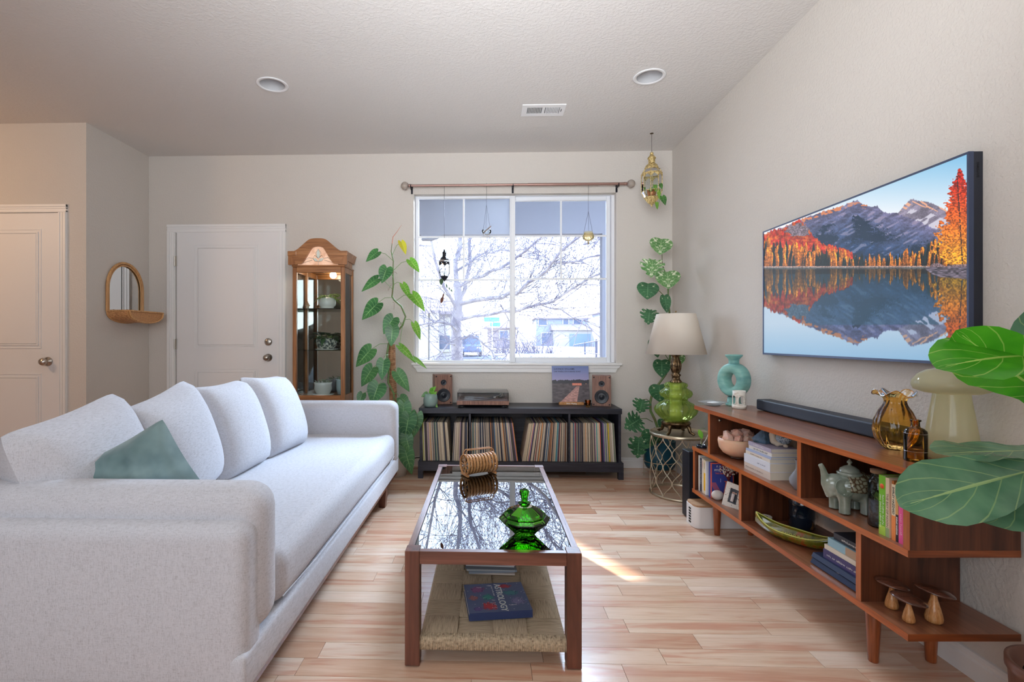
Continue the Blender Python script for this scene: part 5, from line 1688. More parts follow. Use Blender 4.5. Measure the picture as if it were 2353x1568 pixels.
MB().tube([(0, 0, .22), (pb_.x - po.x - .01, 0, pb_.z - .0), (pt_.x, 0, pt_.z)], [.032, .031, .030], 16).build('coir_pole', mat('coir', (140, 96, 68), .95, bump=(90, 1.0, .006), var=(40, (176, 130, 96), .4, .6)), ph)
b = MB()
for i in range(12):
    z = .9 + i * .022 + .0
    zz = at(900, 900 - i * 9.5, YPh).z
    f = (900 - i * 9.5 - 792) / 113
    cxp = pt_.x * (1 - f) + (pb_.x - po.x - .01) * f
    b.tube([(cxp + .0325 * math.cos(2 * PI * k_ / 14), .0325 * math.sin(2 * PI * k_ / 14), zz + .006 * math.cos(2 * PI * k_ / 14)) for k_ in range(14)], .0014, 4, closed=True)
b.build('twine', mat('twine', (190, 156, 120), .9), ph)
stempts = [(905, 905), (892, 880), (893, 850), (889, 815), (893, 790), (908, 768), (925, 748), (932, 728), (922, 704), (906, 690), (901, 682), (904, 655), (903, 632), (904, 600), (899, 578), (901, 560)]
sp3 = [at(a, c_, YPh - .05) - po for a, c_ in stempts]
MB().tube([Vector((0, -.03, .22))] + sp3, [.008] * 4 + [.0075] * 4 + [.007] * 5 + [.0055, .005, .004, .003], 8).build('vine_stem', m_stem, ph)
MB().tube([sp3[-1], at(903, 545, YPh - .05) - po, at(913, 532, YPh - .05) - po, at(923, 517, YPh - .05) - po], [.003, .0028, .002, .0008], 6).build('new_shoot', mat('red_shoot', (196, 120, 90), .5), ph)
b = MB()
for (a, c_) in (((904, 625), (912, 630)), ((900, 655), (892, 668)), ((903, 695), (905, 712)), ((925, 740), (918, 748)), ((890, 815), (882, 822))):
    b.tube([at(a[0], a[1], YPh - .05) - po, at((a[0] + c_[0]) / 2 + 2, a[1] + 1, YPh - .06) - po, at(c_[0], c_[1], YPh - .06) - po], .0016, 4)
b.build('aerial_root', mat('root_brown', (130, 100, 80), .8), ph)
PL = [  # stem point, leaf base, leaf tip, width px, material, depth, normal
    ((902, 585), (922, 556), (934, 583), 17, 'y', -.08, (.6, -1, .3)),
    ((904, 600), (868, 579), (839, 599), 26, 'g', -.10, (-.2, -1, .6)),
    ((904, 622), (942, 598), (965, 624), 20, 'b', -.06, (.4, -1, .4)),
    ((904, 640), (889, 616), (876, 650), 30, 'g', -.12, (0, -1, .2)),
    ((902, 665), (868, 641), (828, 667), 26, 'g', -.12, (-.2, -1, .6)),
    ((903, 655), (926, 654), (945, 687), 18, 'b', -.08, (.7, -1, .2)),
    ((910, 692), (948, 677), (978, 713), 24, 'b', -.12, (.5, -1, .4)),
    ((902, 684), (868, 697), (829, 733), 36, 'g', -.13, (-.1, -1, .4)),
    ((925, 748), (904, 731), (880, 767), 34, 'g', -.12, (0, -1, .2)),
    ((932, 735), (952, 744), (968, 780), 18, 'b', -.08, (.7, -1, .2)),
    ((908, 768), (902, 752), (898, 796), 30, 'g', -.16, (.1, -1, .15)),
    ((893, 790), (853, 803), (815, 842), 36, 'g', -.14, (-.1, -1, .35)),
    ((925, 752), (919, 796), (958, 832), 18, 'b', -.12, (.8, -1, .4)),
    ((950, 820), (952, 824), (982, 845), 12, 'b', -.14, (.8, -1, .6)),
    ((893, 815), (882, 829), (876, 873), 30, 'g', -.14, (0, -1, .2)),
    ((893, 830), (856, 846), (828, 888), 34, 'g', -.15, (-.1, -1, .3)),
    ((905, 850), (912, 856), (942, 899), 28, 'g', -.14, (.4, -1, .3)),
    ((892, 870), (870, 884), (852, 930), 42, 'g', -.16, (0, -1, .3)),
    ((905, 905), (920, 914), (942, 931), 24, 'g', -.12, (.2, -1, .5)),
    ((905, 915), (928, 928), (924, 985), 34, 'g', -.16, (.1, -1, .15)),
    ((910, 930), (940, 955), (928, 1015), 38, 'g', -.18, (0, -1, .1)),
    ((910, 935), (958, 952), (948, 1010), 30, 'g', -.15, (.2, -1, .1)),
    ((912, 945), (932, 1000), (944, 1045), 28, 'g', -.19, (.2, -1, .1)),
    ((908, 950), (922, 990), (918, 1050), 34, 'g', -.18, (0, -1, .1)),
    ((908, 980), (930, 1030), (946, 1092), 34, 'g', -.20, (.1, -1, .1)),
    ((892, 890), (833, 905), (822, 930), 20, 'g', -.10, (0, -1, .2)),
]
pet = MB()
for (s_, b_, t__, wp, mm, dy, nn) in PL:
    Y = YPh + dy
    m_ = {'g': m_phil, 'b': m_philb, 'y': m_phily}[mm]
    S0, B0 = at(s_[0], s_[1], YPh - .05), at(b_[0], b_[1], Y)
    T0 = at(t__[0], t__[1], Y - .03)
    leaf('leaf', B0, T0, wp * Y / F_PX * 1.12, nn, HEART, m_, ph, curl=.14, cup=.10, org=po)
    md = (S0 + B0) / 2 + Vector((0, -.01, .02))
    MB().tube([S0 - po, md - po, B0 - po], .0022, 5).build('petiole', m_stemp, ph)

# ================================================================= ROUND SIDE TABLE, LAMP, MONSTERA
tc_ = at(1564, 1000, 3.69); tx_, ty_ = tc_.x, 3.69
st_ = thing('side_table', 'round champagne metal side table with wavy wire lattice base', 'side table', (tx_, ty_, 0))
rt, ht = .215, .447
MB().lathe([(.0001, ht - .006), (rt - .008, ht - .006), (rt - .006, ht), (rt, ht), (rt, ht - .022), (rt - .006, ht - .022), (rt - .006, ht - .012), (.0001, ht - .012)], 64).build('top', m_champ, st_)
MB().lathe([(rt - .010, 0), (rt, 0), (rt, .014), (rt - .010, .014), (rt - .010, 0)], 64).build('base_ring', m_champ, st_)
nw = 20
for k_ in range(nw):
    for s_ in (-1,):
        pts = []
        for i in range(41):
            f = i / 40
            z = .012 + (ht - .034) * f
            amp = (PI / nw) * .97
            th = 2 * PI * (k_ + .5) / nw + (1 if k_ % 2 else -1) * amp * math.cos(2 * PI * 2.0 * f) * .98
            pts.append(((rt - .006) * math.cos(th), (rt - .006) * math.sin(th), z))
        MB().tube(pts, .0035, 6).build('lattice_wire', m_champ, st_)

# lamp
LY = 3.66
lc = at(1553, 990, LY)
lp = thing('table_lamp', 'vintage green glass table lamp with a cream drum shade on the round side table', 'lamp', (lc.x, LY, ht))
def LZ(py): return at(1553, py, LY).z - ht
pxm = LY / F_PX
b = MB()
b.lathe([(.0001, LZ(975)), (30 * pxm, LZ(975)), (32 * pxm, LZ(971)), (26 * pxm, LZ(966)), (.0001, LZ(966))], 24)
for k_ in range(4):
    th = PI / 4 + k_ * PI / 2
    d_ = Vector((math.cos(th), math.sin(th), 0))
    b.tube([d_ * 22 * pxm + Vector((0, 0, LZ(972))), d_ * 30 * pxm + Vector((0, 0, LZ(980))), d_ * 33 * pxm + Vector((0, 0, LZ(990))), d_ * 40 * pxm + Vector((0, 0, .004)), d_ * 44 * pxm + Vector((0, 0, .005))], [.016, .015, .011, .010, .004], 8)
b.lathe([(18 * pxm, LZ(984)), (26 * pxm, LZ(980)), (30 * pxm, LZ(974))], 24, rf=lambda th, z, r: 1 + .08 * math.cos(8 * th))
b.build('ornate_foot', m_bronze, lp)
m_lgreen = thin_glass('lamp_green_glass', (.84, .93, .52), 1.5, .03, facing=1.3, haze=.22, hazecol=(.46, .62, .14, 1))
k_ = None
def scal(nn, amp):
    return lambda th, z, r: 1 + amp * abs(math.cos(nn * th / 2)) - amp / 2
gp = [(18, 973), (22, 969), (34, 960), (43, 950), (46, 942), (43, 934), (36, 927), (27, 922), (24, 919), (25, 915), (32, 911), (35, 905), (33, 899), (26, 894), (22, 891), (24, 888), (25, 885), (23, 881), (14, 878)]
MB().lathe([(p[0] * pxm, LZ(p[1])) for p in gp], 96, rf=scal(20, .06)).build('glass_body', m_lgreen, lp)
MB().lathe([(13 * pxm, LZ(p)) for p in (972, 940, 900, 880)], 24).build('inner_tube', mat('pale_inner_tube', (206, 214, 150), .5), lp)  # plain pale tube seen through the glass body
np_ = [(12, 880), (13, 877), (9, 872), (8, 866), (11, 862), (7, 858), (9, 855), (11, 848), (12, 838), (9, 828), (7, 822), (8, 819), (11, 817), (6, 814), (4, 806)]
MB().lathe([(p[0] * pxm, LZ(p[1])) for p in np_], 48, rf=lambda th, z, r: 1 + .07 * math.cos(10 * th)).build('bronze_neck', m_bronze, lp)
MB().tube([(0, 0, LZ(810)), (0, 0, LZ(722))], .003, 6).build('stem_rod', m_bronze, lp)
MB().lathe([(.0001, LZ(719)), (.006, LZ(717)), (.0001, LZ(714))], 12).build('finial', m_brass, lp)
k_ = NT('lamp_shade_linen'); k_.t.nodes.remove(k_.b)
df = k_.n('BsdfDiffuse'); tl_ = k_.n('BsdfTranslucent'); mxs = k_.n('MixShader')
df.inputs[0].default_value = lin((240, 232, 222)); tl_.inputs[0].default_value = lin((246, 236, 222)); mxs.inputs[0].default_value = .45
k_.l(df.outputs[0], mxs.inputs[1]); k_.l(tl_.outputs[0], mxs.inputs[2]); k_.l(mxs.outputs[0], k_.out.inputs[0])
m_shade = k_.m
rt_, rb_ = 42 * pxm, 65 * pxm
MB().lathe([(rt_, LZ(722)), (rb_, LZ(814)), (rb_ - .003, LZ(814)), (rt_ - .003, LZ(722)), (rt_, LZ(722))], 64).build('shade', m_shade, lp)
b = MB()
for k2 in range(3):
    th = 2 * PI * k2 / 3
    b.tube([(0, 0, LZ(724)), (math.cos(th) * rt_ * .98, math.sin(th) * rt_ * .98, LZ(724))], .0018, 5)
b.build('shade_spider', m_brass, lp)

# monstera
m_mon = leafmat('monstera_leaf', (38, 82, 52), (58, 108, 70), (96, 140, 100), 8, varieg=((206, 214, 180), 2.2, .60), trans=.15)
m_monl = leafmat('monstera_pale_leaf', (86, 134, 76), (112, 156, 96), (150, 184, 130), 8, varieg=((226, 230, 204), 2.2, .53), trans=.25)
YM = 4.12
qm = at(1516, 1040, YM)
mo = thing('monstera', 'tall variegated monstera in a dark teal pot on a wire stand in the corner', 'plant', (qm.x, YM, 0))
moo = Vector(mo.location)
pr = 34 * YM / F_PX
m_teal = mat('teal_pot', (16, 74, 92), .45)
MB().lathe([(.0001, .08), (pr * .85, .08), (pr * .98, .11), (pr, .30), (pr * .94, .30), (pr * .93, .27), (.0001, .265)], 40).build('pot', m_teal, mo)
MB().lathe([(.0001, .265), (pr * .93, .268), (.0001, .275)], 24).build('soil', m_soil, mo)
b = MB()
b.tube([(pr * 1.03 * math.cos(2 * PI * i / 32), pr * 1.03 * math.sin(2 * PI * i / 32), .135) for i in range(32)], .0035, 5, closed=True)
b.tube([(pr * .8 * math.cos(2 * PI * i / 32), pr * .8 * math.sin(2 * PI * i / 32), .078) for i in range(32)], .003, 5, closed=True)
for k2 in range(4):
    th = PI / 4 + .3 + k2 * PI / 2
    c2, s2 = math.cos(th) * pr * 1.03, math.sin(th) * pr * 1.03
    b.tube([(c2, s2, .16), (c2, s2, 0)], .0035, 5); b.tube([(c2, s2, .0785), (c2 * .78, s2 * .78, .078)], .003, 5)
b.build('wire_stand', m_champ, mo)
stp = [(1516, 1020), (1513, 990), (1505, 965), (1495, 945), (1494, 925), (1500, 900), (1512, 885), (1530, 860), (1538, 840), (1540, 810), (1541, 770), (1540, 735), (1536, 700), (1535, 660), (1528, 625), (1520, 605)]
spm = [at(a, c_, YM - .04) - moo for a, c_ in stp]
spm[0] = Vector((0, 0, .27))
MB().tube(spm, [.010] * 5 + [.009] * 4 + [.008] * 4 + [.006, .005, .004], 8).build('vine_stem', m_stem, mo)
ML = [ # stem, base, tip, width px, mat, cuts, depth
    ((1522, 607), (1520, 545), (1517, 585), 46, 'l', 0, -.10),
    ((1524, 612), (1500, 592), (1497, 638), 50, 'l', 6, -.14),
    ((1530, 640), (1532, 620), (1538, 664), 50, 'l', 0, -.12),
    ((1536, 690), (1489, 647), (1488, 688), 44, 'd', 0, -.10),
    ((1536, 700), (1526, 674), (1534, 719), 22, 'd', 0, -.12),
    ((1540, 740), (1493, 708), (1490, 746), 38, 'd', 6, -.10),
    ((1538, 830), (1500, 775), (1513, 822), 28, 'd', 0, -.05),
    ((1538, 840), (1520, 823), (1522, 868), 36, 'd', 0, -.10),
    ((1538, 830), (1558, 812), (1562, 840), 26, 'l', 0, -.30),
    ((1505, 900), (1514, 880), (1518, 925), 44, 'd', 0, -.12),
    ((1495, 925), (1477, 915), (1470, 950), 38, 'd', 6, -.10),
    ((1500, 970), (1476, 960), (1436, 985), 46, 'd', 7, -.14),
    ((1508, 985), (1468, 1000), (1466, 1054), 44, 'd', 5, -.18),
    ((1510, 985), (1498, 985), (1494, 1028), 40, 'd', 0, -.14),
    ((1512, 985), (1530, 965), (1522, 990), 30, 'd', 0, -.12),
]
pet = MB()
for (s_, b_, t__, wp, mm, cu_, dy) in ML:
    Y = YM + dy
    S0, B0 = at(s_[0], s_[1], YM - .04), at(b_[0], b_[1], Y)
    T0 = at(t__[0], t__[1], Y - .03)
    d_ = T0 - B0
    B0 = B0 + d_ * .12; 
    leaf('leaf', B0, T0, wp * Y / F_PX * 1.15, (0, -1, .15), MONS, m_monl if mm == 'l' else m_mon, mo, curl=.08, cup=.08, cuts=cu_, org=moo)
    MB().tube([S0 - moo, (S0 + B0) / 2 + Vector((0, .0, .015)) - moo, B0 - moo], .0030, 5).build('petiole', m_stem, mo)

# ================================================================= TELEVISION
TX = 1.562
tl_, bl_ = atx(1752.4, 532.8, TX), atx(1752.4, 814.8, TX)
tr_, br_ = atx(2226, 347.5, TX), atx(2226, 840.7, TX)
yF, yN = tl_.y, tr_.y          # far and near ends
zT, zB = tl_.z, bl_.z
tv = thing('television', 'large wall mounted flat television showing a mountain lake in autumn', 'television', (XR, (yF + yN) / 2, (zT + zB) / 2))
tvo = Vector(tv.location)
m_tvf = mat('tv_frame_metal', (74, 84, 110), .35, .4)
m_tvs = mat('tv_side', (34, 38, 50), .4)
hy, hz_ = (yF - yN) / 2, (zT - zB) / 2
fw = .007
b = MB()
dx0, dx1 = TX - XR, TX - XR + .016
b.box(dx0, dx1, -hy, -hy + fw, -hz_, hz_); b.box(dx0, dx1, hy - fw, hy, -hz_, hz_); b.box(dx0, dx1, -hy + fw, hy - fw, hz_ - fw, hz_); b.box(dx0, dx1, -hy + fw, hy - fw, -hz_, -hz_ + fw + .003)
b.build('bezel', m_tvf, tv)
MB().box(dx1 - .001, -.001, -hy + .0005, hy - .0005, -hz_ + .0005, hz_ - .0005).build('housing', m_tvs, tv)
text('SAMSUNG', .011, mat('tv_logo', (20, 22, 28), .4), tv, (-.020, -hy - .0001, hz_ - .035), (R(90), R(90), 0), bold=.0002)
# the picture, painted over the screen's own plane
Wt, Ht = 960, 540
s_ = (np.arange(Wt) + .5) / Wt
Yd = yF - (yF - yN) * s_
# horizontal and vertical picture coordinates follow the scene as it is displayed
Dd = Yd * CS - TX * SN
px_s = PX + F_PX * (TX * CS + Yd * SN) / Dd
top_s = 780 - (zT - CAM_H) * F_PX / Dd; bot_s = 780 - (zB - CAM_H) * F_PX / Dd
tt_ = (np.arange(Ht)[:, None] + .5) / Ht
Xc = np.broadcast_to(((px_s - 1730) * 2.904)[None], (Ht, Wt))
Yc = ((top_s[None] * (1 - tt_) + bot_s[None] * tt_) - 320) * 2.904
CW, CH = 1500, 1520
def cn(c): return np.array(c) / 255.0
gy_, gx_ = np.mgrid[0:CH, 0:CW].astype(float)
SH = 855.0
def interp(pts):
    p = np.array(pts, float); return np.interp(np.arange(CW), p[:, 0], p[:, 1])
def above(seed0=0):
    im = np.zeros((CH, CW, 3))
    t_ = np.clip((gy_ - 110) / 420, 0, 1)[..., None]
    im[:] = cn((146, 196, 226)) * (1 - t_) + cn((238, 238, 240)) * t_
    n1 = vnoise(CH, CW, 9, 22, 1); n2 = vnoise(CH, CW, 26, 60, 2); n3 = vnoise(CH, CW, 5, 5, 3); n4 = vnoise(CH, CW, 60, 120, 4)
    # diagonal streaks for the rock faces
    dg = vnoise(CH + CW, CW, 14, 60, 7)
    ii = (gy_ + gx_ * .55).astype(int) % (CH + CW); st = dg[ii, gx_.astype(int)]
    ii2 = (gy_ - gx_ * .5 + CW).astype(int) % (CH + CW); st2 = dg[ii2, gx_.astype(int)]
    r2 = interp([(0, 900), (930, 520), (975, 475), (1010, 430), (1058, 384), (1100, 400), (1140, 404), (1180, 410), (1225, 430), (1290, 462), (1340, 480), (1500, 540)]) + (n3[0] - .5) * 10
    mk = (gy_ > r2[None]) & (gy_ < SH)
    c = cn((150, 142, 160)) * (.62 + .7 * (st * .5 + n3 * .3 + n2 * .2))[..., None]
    lit = (gy_ < r2[None] + 40) & (st2 > .55)
    c[lit] = cn((232, 178, 150))
    snow = (gy_ > r2[None] + 70) & (gy_ < r2[None] + 170) & (st > .5)
    c[snow] = cn((206, 202, 214))
    im[mk] = c[mk]
    r1 = interp([(0, 660), (70, 625), (200, 575), (330, 520), (480, 465), (600, 432), (660, 402), (690, 396), (715, 420), (760, 432), (800, 442), (825, 432), (850, 468), (900, 482), (960, 488), (1030, 512), (1100, 540), (1180, 575), (1240, 610), (1300, 700), (1500, 850)]) + (vnoise(1, CW, 1, 9, 12)[0] - .5) * 12
    mk = (gy_ > r1[None]) & (gy_ < SH)
    dpt = np.clip((gy_ - r1[None]) / 330, 0, 1)[..., None]
    c = (cn((128, 124, 156)) * (1 - dpt) + cn((44, 78, 116)) * dpt) * (.55 + .85 * (st * .45 + n1 * .25 + n3 * .3))[..., None]
    rim = (gy_ < r1[None] + 26) & (gx_ < 760) & (n1 > .45)
    c[rim] = cn((214, 140, 100))
    sc_ = (st > .72) & (n2 > .45); c[sc_] = c[sc_] * .5 + cn((176, 160, 176)) * .5
    wd = (n4 + (n1 - .5) * .5 + (n3 - .5) * .4 > .68) & (dpt[..., 0] > .3); c[wd] = cn((34, 60, 84))
    im[mk] = c[mk]
    # cliff and red slope at the left
    rr = interp([(0, 640), (70, 628), (120, 600), (210, 580), (300, 535), (340, 560), (400, 640), (460, 690), (560, 720), (650, 745), (700, 860), (1500, 860)]) + (vnoise(1, CW, 1, 8, 15)[0] - .5) * 26
    mk = (gy_ > rr[None]) & (gy_ < SH) & (gx_ < 700)
    f = vnoise(CH, CW, 10, 7, 16) * .5 + vnoise(CH, CW, 24, 16, 17) * .5
    c = cn((196, 58, 36)) * (.5 + .9 * f)[..., None]
    orr = n1 * .6 + n3 * .4 > .60; c[orr] = cn((226, 118, 50)) * (.6 + .6 * f[orr])[..., None]
    cl = ((gx_ - 300) / 85) ** 2 + ((gy_ - 598) / 48) ** 2 + (n1 - .5) * 1.1 + (n3 - .5) * .5 < .9; c[cl] = cn((140, 126, 136)) * (.6 + .7 * n3[cl])[..., None]
    im[mk] = c[mk]
    # larch belt: single conifers, back rows first
    tb = interp([(0, 640), (70, 652), (160, 672), (280, 690), (400, 706), (520, 726), (640, 752), (760, 768), (870, 770), (980, 752), (1080, 722), (1160, 700), (1230, 670), (1300, 660), (1500, 650)])
    rt_ = np.random.default_rng(77)
    fz = vnoise(CH, CW, 5, 5, 23) * .6 + vnoise(CH, CW, 11, 9, 25) * .4
    base_ = (gy_ > tb[None] + 45) & (gy_ < SH); im[base_] = (cn((60, 62, 40)) * (.5 + .8 * fz)[..., None])[base_]
    for row in range(3):
        xs_ = np.sort(rt_.uniform(50, 1480, 85))
        for x0t in xs_:
            t0 = tb[int(min(x0t, CW - 1))]
            span = SH - t0
            h_ = span * (1.0 - .20 * row) * rt_.uniform(.82, 1.12); bt = SH - 2 - row * 1
            w_t = h_ * rt_.uniform(.13, .20)
            orange = rt_.random() < (.72 if .1 < ((x0t * .0041) % 1) < .62 else .35)
            colr = cn((236, 142, 44)) if orange else cn((26, 52, 50))
            colr = colr * rt_.uniform(.75, 1.1)
            y0i, y1i = int(max(0, bt - h_)), int(bt); xa, xb = int(max(0, x0t - w_t)), int(min(CW, x0t + w_t + 1))
            if xb <= xa: continue
            gy2, gx2 = gy_[y0i:y1i, xa:xb], gx_[y0i:y1i, xa:xb]
            fr_ = (gy2 - (bt - h_)) / h_
            inside = np.abs(gx2 - x0t) / w_t < fr_ ** (.55 if orange else .8) * (.75 + .5 * (fz[y0i:y1i, xa:xb] - .3)) + .04
            sub_ = im[y0i:y1i, xa:xb]
            shade = (.45 + .95 * fz[y0i:y1i, xa:xb]) * (1.12 - .35 * fr_) * (1 + .18 * np.sign(gx2 - x0t))
            sub_[inside] = (colr * shade[..., None])[inside]
    sh_ = (gy_ > SH - 9) & (gy_ < SH + 1) & (gx_ < 1180); im[sh_] = cn((190, 160, 150)) * (.6 + .6 * n3[sh_])[..., None]
    # big red larch on the right
    hwid = np.interp(np.arange(CH), [170, 220, 300, 420, 520, 620, 720, 830, 845], [4, 26, 62, 84, 116, 150, 150, 130, 0])
    f = vnoise(CH, CW, 9, 13, 31); g = vnoise(CH, CW, 22, 40, 32)
    d_ = np.abs(gx_ - 1385) / np.maximum(1, hwid[:, None])
    mk = (gy_ > 178) & (gy_ < 845) & (d_ + (f - .5) * .9 + (g - .5) * .5 < .92)
    q_ = np.clip((gy_ - 250) / 520, 0, 1)[..., None]
    c = (cn((204, 52, 34)) * (1 - q_) + cn((244, 168, 46)) * q_) * (.5 + .85 * vnoise(CH, CW, 6, 8, 33))[..., None]
    im[mk] = c[mk]
    tk = (np.abs(gx_ - 1384 - (gy_ - 500) * .06) < 4) & (gy_ > 230) & (gy_ < 840) & (n1 > .3); im[tk] = cn((60, 44, 50))
    rk = interp([(0, 900), (1150, 900), (1170, 862), (1200, 832), (1240, 826), (1290, 850), (1350, 838), (1500, 834)])
    mk = (gy_ > rk[None]) & (gx_ > 1155)
    im[mk] = (cn((140, 118, 122)) * (.5 + .9 * n3)[..., None])[mk]
    return im
A_ = above()
sky_im = np.zeros_like(A_)
src = np.clip(SH - (gy_ - SH) * .862, 0, CH - 1)
wob = (vnoise(CH, CW, 6, 120, 41) - .5) * 6
ref = A_[np.clip(src + wob, 0, CH - 1).astype(int), gx_.astype(int)]
bl = ref.copy()
for k2 in (1, 2, 3): bl += np.roll(ref, k2 * 2, 0)
ref = bl / 4
dk = np.clip((gy_ - SH) / 260, 0, 1)[..., None]
ref = ref * (cn((130, 156, 164)) * (1 - dk) + cn((196, 214, 228)) * dk)
tealm = (gy_ > 900) & (gy_ < 1250) & (ref.mean(-1) < .55) & (ref[..., 2] > ref[..., 0])
ref[tealm] = ref[tealm] * .5 + cn((38, 92, 116)) * .5
full = np.where((gy_ < SH + 1)[..., None], A_, ref)
rkm = (gx_ > 1155) & (gy_ > SH - 30) & (gy_ < interp([(0, 860), (1150, 870), (1200, 905), (1260, 925), (1340, 930), (1500, 945)])[None])
full[rkm & (gy_ >= SH)] = (cn((120, 110, 122)) * (.4 + .9 * vnoise(CH, CW, 5, 18, 44))[..., None])[rkm & (gy_ >= SH)]
xi = np.clip(Xc, 0, CW - 1).astype(int); yi = np.clip(Yc, 0, CH - 1).astype(int)
pic = np.clip(full[yi, xi], 0, 1) ** 1.18
m_screen = imgmat('screen_picture', print_img('screen', Wt, Ht, pic), .5, .70)
b = MB()
b.grid(lambda u, v: (dx0 + .0035, hy - fw - (2 * hy - 2 * fw) * u, -hz_ + fw + .003 + (2 * hz_ - 2 * fw - .003) * v), 1, 1, False, True)
b.build('screen', m_screen, tv)

# ================================================================= CONSOLE
U0, U1, V0, V1 = 1.305, 1.643, 1.504, 2.982
con = thing('media_console', 'long walnut teak media console with stepped open shelves on tapered legs', 'console', uv(U0, V0), PHI)
def K(b, name, m, par=None):
    return b.build(name, m, par or con, loc=(-U0, -V0, 0) if par is None else None)
th = .021
zt, zm, zb = .731, .487, .236
def shelf_board(z, v0, v1, u1=U1):
    s_ = K(MB().box(U0 + .0016, u1, v0 + .0016, v1, z - th, z), 'shelf', m_teak_top)
    MB().box(U0, U0 + .0015, v0, v1, z - th, z).build('front_edge', m_teak_edge, s_)
    MB().box(U0, u1, v0, v0 + .0015, z - th, z).build('end_edge', m_teak_e2, s_)
    return s_
m_teak_e2 = wood('teak_edge_across', (110, 54, 26), (142, 74, 38), (160, 90, 50), 'x', 1.2, 0.35, 0.05, 0.2)
m_teak_up = wood('teak_upright_edge', (160, 80, 36), (190, 104, 52), (206, 122, 68), 'z', 1.2, 0.35, 0.05, 0.2)
shelf_board(zt, V0, 2.955); shelf_board(zm, V0, V1); shelf_board(zb, V0, V1)
def upright(v, z0, z1, depth=U1, sub=True):
    s_ = K(MB().box(U0 + .0056, depth, v, v + .022, z0, z1), 'upright', m_teak_dark)
    MB().box(U0 + .004, U0 + .0055, v, v + .022, z0, z1).build('front_edge', m_teak_up, s_)
    return s_
upright(V0 + .001, zm, zt - th); upright(2.003, zm, zt - th); upright(2.768, zm, zt - th)
upright(2.957, zb, zm - th); upright(2.446, zb, zm - th, U0 + .25); upright(1.693, zb, zm - th)
K(MB().box(U1 - .012, U1 - .004, V0 + .023, 2.003, zm, zt - th), 'back_panel', m_teak_dark)
K(MB().box(U1 - .012, U1 - .004, 2.46, 2.957, zb, zm - th), 'back_panel', m_teak_dark)
for (u, v) in ((1.395, 1.748), (1.595, 1.748), (1.402, 2.878), (1.595, 2.878)):
    K(MB().lathe([(.0001, 0), (.0145, 0), (.0155, .004), (.0255, .21), (.0255, zb - th), (.0001, zb - th)], 28, center=(u, v, 0)), 'leg', m_teak_leg)
kb_ = at(1654, 963, 2.70)
mx = Matrix.Translation((1.36, 2.768, .675)) @ Matrix.Rotation(R(90), 4, 'X')
K(MB().lathe([(.0001, .012), (.007, .011), (.009, .004), (.005, 0)], 14, mx=mx), 'magnet_catch', m_nickel)

CG = 'on the console'
def cz(px, py, z):
    p = atz(px, py, z); return p
def on(px, py, z, dv=0.0, du=0.0):
    """point on a console shelf seen at this pixel, pushed back by dv along the console"""
    p = atz(px, py, z)
    return Vector((p.x - SN * dv + CS * du, p.y + CS * dv + SN * du, z + .0004))

# soundbar
sbv = thing('soundbar', 'long black perforated soundbar on the console below the television', 'soundbar', uv(1.565, 2.35, zt + .0004), PHI)
k_ = NT('speaker_mesh')
wv = k_.noise(k_.coords(scale=(900, 900, 900)), 1, 1)
k_.base(k_.ramp(wv, [(.4, lin((14, 20, 32))), (.6, lin((40, 48, 66)))])); k_.set(Roughness=.5)
MB().rbox(0, .082, -.545, .42, .004, .060, .007, 3).build('body', k_.m, sbv)
MB().box(.02, .07, -.5, .38, 0, .005).build('rubber_foot', m_black, sbv)
b = MB()
for i in range(5): b.box(.03 + .0, .036, -.10 + i * .022, -.09 + i * .022, .060, .0612)
b.build('buttons', m_black, sbv)

# square dish on the console's far corner
q = on(1645, 934, zt, .035)
t_ = thing('square_dish', 'small square pale glass dish at the far corner of the console top', 'dish', q, R(30))
def sqr(th, z, r): return 1 / max(abs(math.cos(th)), abs(math.sin(th))) ** .85
MB().lathe([(.0001, .002), (.028, 0), (.030, .004), (.048, .016), (.062, .020), (.062, .022), (.046, .0185), (.028, .006), (.0001, .005)], 48, rf=sqr).build('dish', thin_glass('pearl_glass', (.9, .93, .93), 1.6, .1, haze=.45, hazecol=(.86, .86, .84, 1)), t_)
MB().rbox(-.03, .03, -.02, .02, .012, .020, .003, 1).build('folded_card', m_white, t_)

# ring vase
q = on(1702, 936, zt, .075)
rvs = thing('ring_vase', 'turquoise ceramic ring shaped vase with a hole through the middle', 'vase', q, R(-66))
k_ = NT('turquoise_glaze')
k_.base(k_.ramp(k_.noise(k_.coords(scale=(1, 1, 3)), 9, 4), [(.3, lin((96, 150, 146))), (.55, lin((132, 184, 172))), (.75, lin((160, 200, 184)))])); k_.set(Roughness=.45)
b = MB()
ro, N1, N2 = .066, 44, 24
vs, fs = [], []
zc_ = .150
for i in range(N1):
    a = 2 * PI * i / N1
    for j in range(N2):
        c2 = 2 * PI * j / N2
        rr = ro + .029 * math.copysign(abs(math.cos(c2)) ** .7, math.cos(c2)); yy_ = .042 * math.copysign(abs(math.sin(c2)) ** .7, math.sin(c2))
        rr *= 1.0
        vs.append((rr * math.cos(a), yy_, zc_ + 1.05 * rr * math.sin(a)))
for i in range(N1):
    for j in range(N2):
        fs.append((i * N2 + j, i * N2 + (j + 1) % N2, ((i + 1) % N1) * N2 + (j + 1) % N2, ((i + 1) % N1) * N2 + j))
b.add(vs, fs, True)
b.lathe([(.0001, .0), (.044, 0), (.046, .006), (.036, .018), (.034, .05)], 28)
b.lathe([(.030, .235), (.028, .258), (.030, .272), (.046, .290), (.048, .297), (.044, .298), (.026, .272), (.022, .255)], 28)
b.build('body', k_.m, rvs)

